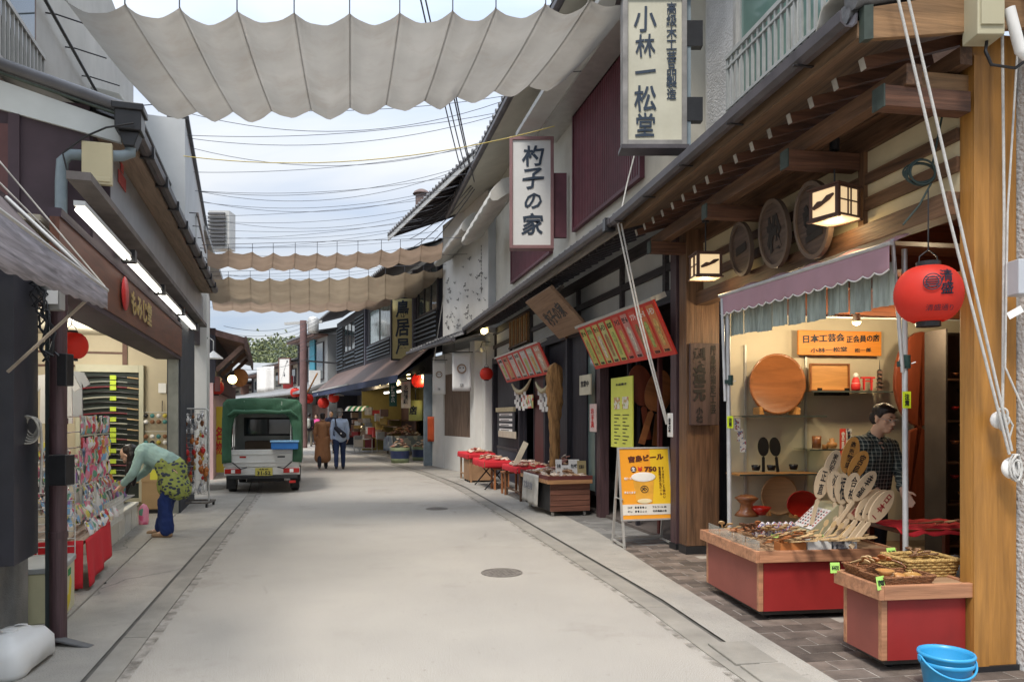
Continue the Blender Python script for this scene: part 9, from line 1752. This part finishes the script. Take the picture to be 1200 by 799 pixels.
tagit(obj('hanging_bottle', MB().lathe([(0, 0), (.045, 0), (.05, .03), (.05, .16), (.03, .2), (0, .22)], n=16), pmat[0], loc=FLf.w(3.05, -.12, .36)), 'pink cartoon-free printed bottle hanging at the end of the red cloth'.replace('cartoon-free ', ''), 'bottle')
for k in range(9):  # long packets (sticks) inside
    tagit(obj('boxed_toy', MB().bx(-.09, .09, -.04, .04, 0, .12), pmat[(k * 2) % 9], loc=FLf.w(3.4 + .26 * k, 1.27 + .05 * (k % 2), 1.06), rot=(0, 0, FLf.rz + .1 * (k % 3))), '%s printed toy box on the top of the display stand' % pc[(k * 2) % 9][0], 'toy box', 'toy boxes on top of the stand')
# yellow cards
ycm = mat('yellow_card', (.62, .60, .06), .05, 5)
for i, (px, py, Y, w, h, lab) in enumerate(((124, 527, 9.0, .10, .13, 'yellow price card standing above the goods beside the woman'), (181, 556, 10.3, .12, .14, 'yellow card behind the woman on the cardboard box'))): tagit(obj('yellow_card', MB().bx(-w / 2, w / 2, 0, .004, -h / 2, h / 2), ycm, loc=WP(px, py, Y), rot=(-.1, 0, .1)), lab, 'price card')
g = GP(176, 607); o = thing('cardboard_box', 'tan cardboard box on the shop floor behind the woman', 'box', (g.x - .15, g.y + .5, .03), .1); obj('carton', MB().bx(-.16, .16, -.16, .16, .06, .62), mat('tan_carton', (.40, .27, .14), .1, 3), o, bev=.004); obj('flap', MB().bx(-.16, .16, -.17, -.16, .48, .64), mat('tan_carton', (.40, .27, .14)), o); obj('dolly', MB().bx(-.16, .16, -.16, .16, 0, .05), black, o)
# clothes hanging
for i, (px, py, m_, lab) in enumerate(((66, 440, white_p, 'white T-shirt hanging high behind the red lantern'), (79, 436, mat('grey_shirt', (.40, .41, .42), .06, 4), 'pale grey T-shirt hanging beside the white one'))):
    p = WP(px, py, 7.2 + .5 * i); mb = MB(); mb.prism([(-.22, 0), (-.30, -.16), (-.22, -.21), (-.19, -.14), (-.20, -.62), (.20, -.62), (.19, -.14), (.22, -.21), (.30, -.16), (.22, 0), (.07, .02), (0, -.03), (-.07, .02)], -.02, .02); o = tagit(obj('t_shirt', mb, m_, loc=p, rot=(0, 0, .3)), lab, 'T-shirt'); o.scale = (.7, .7, .75)
# cabinet of toy swords on the end wall
def DL(px, py, d=.1):
    t = (px - CX) / FL; Y = (FXL - d + FLf.o.x * FLf.d.x + FLf.o.y * FLf.d.y) / (t * FLf.d.x + FLf.d.y); return WP(px, py, Y)
a = DL(88, 600, .1); b = DL(168, 428, .1); Wc = (Vector((b.x, b.y)) - Vector((a.x, a.y))).length; Hc = b.z - .1; o = thing('sword_cabinet', 'pale framed wall cabinet of toy swords behind the goods', 'cabinet', ((a.x + b.x) / 2, (a.y + b.y) / 2, .1), FLf.rz - pi / 2)
obj('back', MB().bx(-Wc / 2 + .06, Wc / 2 - .06, .08, .1, .05, Hc - .1), mat('dark_green_back', (.03, .04, .035), .3, 3), o)
for q in ((-Wc / 2, -Wc / 2 + .07, 0, Hc), (Wc / 2 - .07, Wc / 2, 0, Hc), (-Wc / 2 + .07, Wc / 2 - .07, Hc - .12, Hc), (-Wc / 2 + .07, Wc / 2 - .07, 0, .06)): obj('frame', MB().bx(q[0], q[1], 0, .1, q[2], q[3]), mat('pale_frame', (.50, .48, .36), .06, 3), o, bev=.004)
for k in range(22):
    z = Hc - .22 - k * .085; 
    if z < .3: break
    sm = [lacq, mat('grey_scabbard', (.22, .23, .20), .2, 4, .3), mat('dark_red_scabbard', (.16, .02, .03), .1, 4, .3), lacq, mat('pale_scabbard', (.36, .35, .28), .1, 4, .4)][k % 5]
    s_ = thing('toy_sword', '%s toy sword in the cabinet, %s' % (['black', 'grey', 'dark red', 'glossy black', 'pale'][k % 5], ['first', 'second', 'third', 'fourth', 'fifth', 'sixth', 'seventh', 'eighth', 'ninth', 'tenth', 'eleventh', 'twelfth', 'thirteenth', 'fourteenth', 'fifteenth', 'sixteenth', 'seventeenth', 'eighteenth', 'nineteenth', 'twentieth', 'last but one', 'last'][k] + ' from the top'), 'toy sword', tuple(o.location + Euler((0, 0, FLf.rz - pi / 2)).to_matrix() @ Vector((0, .03, z))), FLf.rz - pi / 2)
    L = Wc * .42; obj('scabbard', MB().tube([(-L + 2 * L * t, 0, .035 * sin(pi * t) - .0) for t in [i / 10 for i in range(9)]], .016, 6), sm, s_); obj('hilt', MB().tube([(L * .6, 0, .02), (L, 0, 0)], .013, 6), lacq if k % 2 else stickm[0], s_)
    if k % 2 == 0 or k % 5 == 1: obj('price_tag', MB().bx(-.0, .09, -.022, -.019, -.02, .05), mat('neon_lime', (.55, .70, .06), .05, 5), s_)
# small wares on the beige end wall
wl_ = thing('wall_rack', 'wire rack of small round souvenirs on the beige wall', 'rack', tuple(DL(190, 480, .04)), FLf.rz - pi / 2)
for r_ in range(2): obj('rail', MB().tube([(-.27, -.02, -.04 - .32 * r_), (.27, -.02, -.04 - .32 * r_)], .006, 5), wirem, wl_)
obj('hanger', MB().tube([(0, 0, .15), (0, -.01, -.04)], .006, 5), black, wl_); obj('notice', MB().bx(-.06, .06, -.004, 0, .28, .44), white_p, wl_)
for r_ in range(4):
    for k in range(6): p = DL(190, 480, .08); q = p + Euler((0, 0, FLf.rz - pi / 2)).to_matrix() @ Vector((-.24 + .095 * k, -.03, -.10 - .10 * r_ - (.14 if r_ > 1 else 0))); tagit(obj('button_badge', MB().lathe([(0, 0), (.036, 0), (.036, .01), (0, .014)], n=14, T=Euler((pi / 2, 0, 0)).to_matrix().to_4x4()), [black, mat('teal_badge', (.08, .25, .24), .1, 5), white_p, mat('yellow_badge', (.5, .42, .08), .1, 5), mat('brown_badge', (.25, .12, .06), .1, 5)][(k + r_ * (2 + k % 2)) % 5], loc=q, rot=(0, 0, FLf.rz - pi / 2)), 'small round badge in the %s row of the wall rack' % ('top', 'second', 'third', 'bottom')[r_], 'badge', 'badges on the wall rack')
# keyring rack on wheels by the white pillar
g = GP(238, 591); rk = thing('keyring_rack', 'white wire rack on wheels hung with keyrings and straw charms', 'rack', (-5.30, 12.3, .012), .12); Wk, Hk = .50, 1.62
obj('frame', MB().tube([(-Wk / 2, 0, .08), (-Wk / 2, 0, Hk - .04), (-Wk / 2 + .05, 0, Hk), (Wk / 2 - .05, 0, Hk), (Wk / 2, 0, Hk - .04), (Wk / 2, 0, .08)], .012, 8), wirem, rk)
for k in range(18): obj('wire', MB().tube([(-Wk / 2, 0, .2 + k * .078), (Wk / 2, 0, .2 + k * .078)], .003, 4), wirem, rk)
for k in range(6): x = -Wk / 2 + (k + 1) * Wk / 7; obj('wire', MB().tube([(x, 0, .2), (x, 0, Hk)], .003, 4), wirem, rk)
obj('base', MB().bx(-Wk / 2 - .05, Wk / 2 + .05, -.22, -.19, .06, .09).bx(-Wk / 2 - .05, Wk / 2 + .05, .19, .22, .06, .09).bx(-Wk / 2 - .05, -Wk / 2 - .02, -.19, .19, .06, .09).bx(Wk / 2 + .02, Wk / 2 + .05, -.19, .19, .06, .09), iron, rk)
for sx in (-1, 1):
    for sy in (-1, 1): obj('caster', MB().bc((sx * (Wk / 2 + .02), sy * .2, .03), (.03, .05, .06)), black, rk)
cm = [('silver', mat('silver_charm', (.5, .5, .52), .1, 6, .3, metal=.6)), ('orange', mat('orange_charm', (.50, .17, .04), .2, 6, .5)), ('white', white_p), ('brown', mat('brown_charm', (.24, .10, .04), .2, 6, .5)), ('yellow', mat('yellow_charm', (.5, .38, .06), .2, 6, .5)), ('red', redp)]
chm = []
for k, (n_, m_) in enumerate(cm):
    mb = MB(); mb.tube([(0, 0, 0), (0, -.01, -.03)], .003, 4); mb.ell((0, -.015, -.055), (.018 + .006 * (k % 2), .012, .028), 8, 6); mb.tube([(.014 * cos(q), -.01, -.012 + .014 * sin(q)) for q in [i * pi / 4 for i in range(8)]], .0025, 4, closed=True); chm.append(mb.mesh('charm', m_))
rnd = random.Random(55); M_ = Matrix.Translation(rk.location) @ Euler((0, 0, .12)).to_matrix().to_4x4()
for k in range(120):
    z = rnd.uniform(.3, Hk - .03); x = rnd.uniform(-Wk / 2 + .03, Wk / 2 - .02); band = 0 if z > 1.3 or z < .5 else 1
    ci = rnd.choice([0, 2, 0, 2, 3]) if band == 0 else rnd.choice([1, 1, 3, 4, 5, 2, 1]); 
    if band == 1 and abs(x) < .06 and rnd.random() < .7: continue
    sc_ = rnd.uniform(1.0, 1.9); o = obj('keyring', chm[ci], None, loc=M_ @ Vector((x, -.02 - rnd.random() * .04, z)), rot=(0, 0, rnd.uniform(-1, 1))); o.scale = (sc_,) * 3
    tagit(o, '%s keyring charm hanging on the %s part of the wheeled rack' % (cm[ci][0], 'upper' if z > 1.2 else 'middle' if z > .6 else 'lower'), 'keyring', '%s keyrings on the %s part of the wheeled rack' % (cm[ci][0], 'upper' if z > 1.2 else 'middle' if z > .6 else 'lower'))
# yellow box sign behind the truck
o = thing('yellow_banner', 'yellow banner sheet standing beside the truck by the pink wall', 'banner', tuple(GP(259, 558)), .1); obj('sheet', MB().bx(-.22, .12, 0, .03, .1, 1.75), mat('banner_yellow', (.62, .50, .06), .06, 3), o); text(o, '名物', (-.05, -.006, .9), (.2, .7), redp, vertical=True)
bpy.data.scenes.remove(TMP)
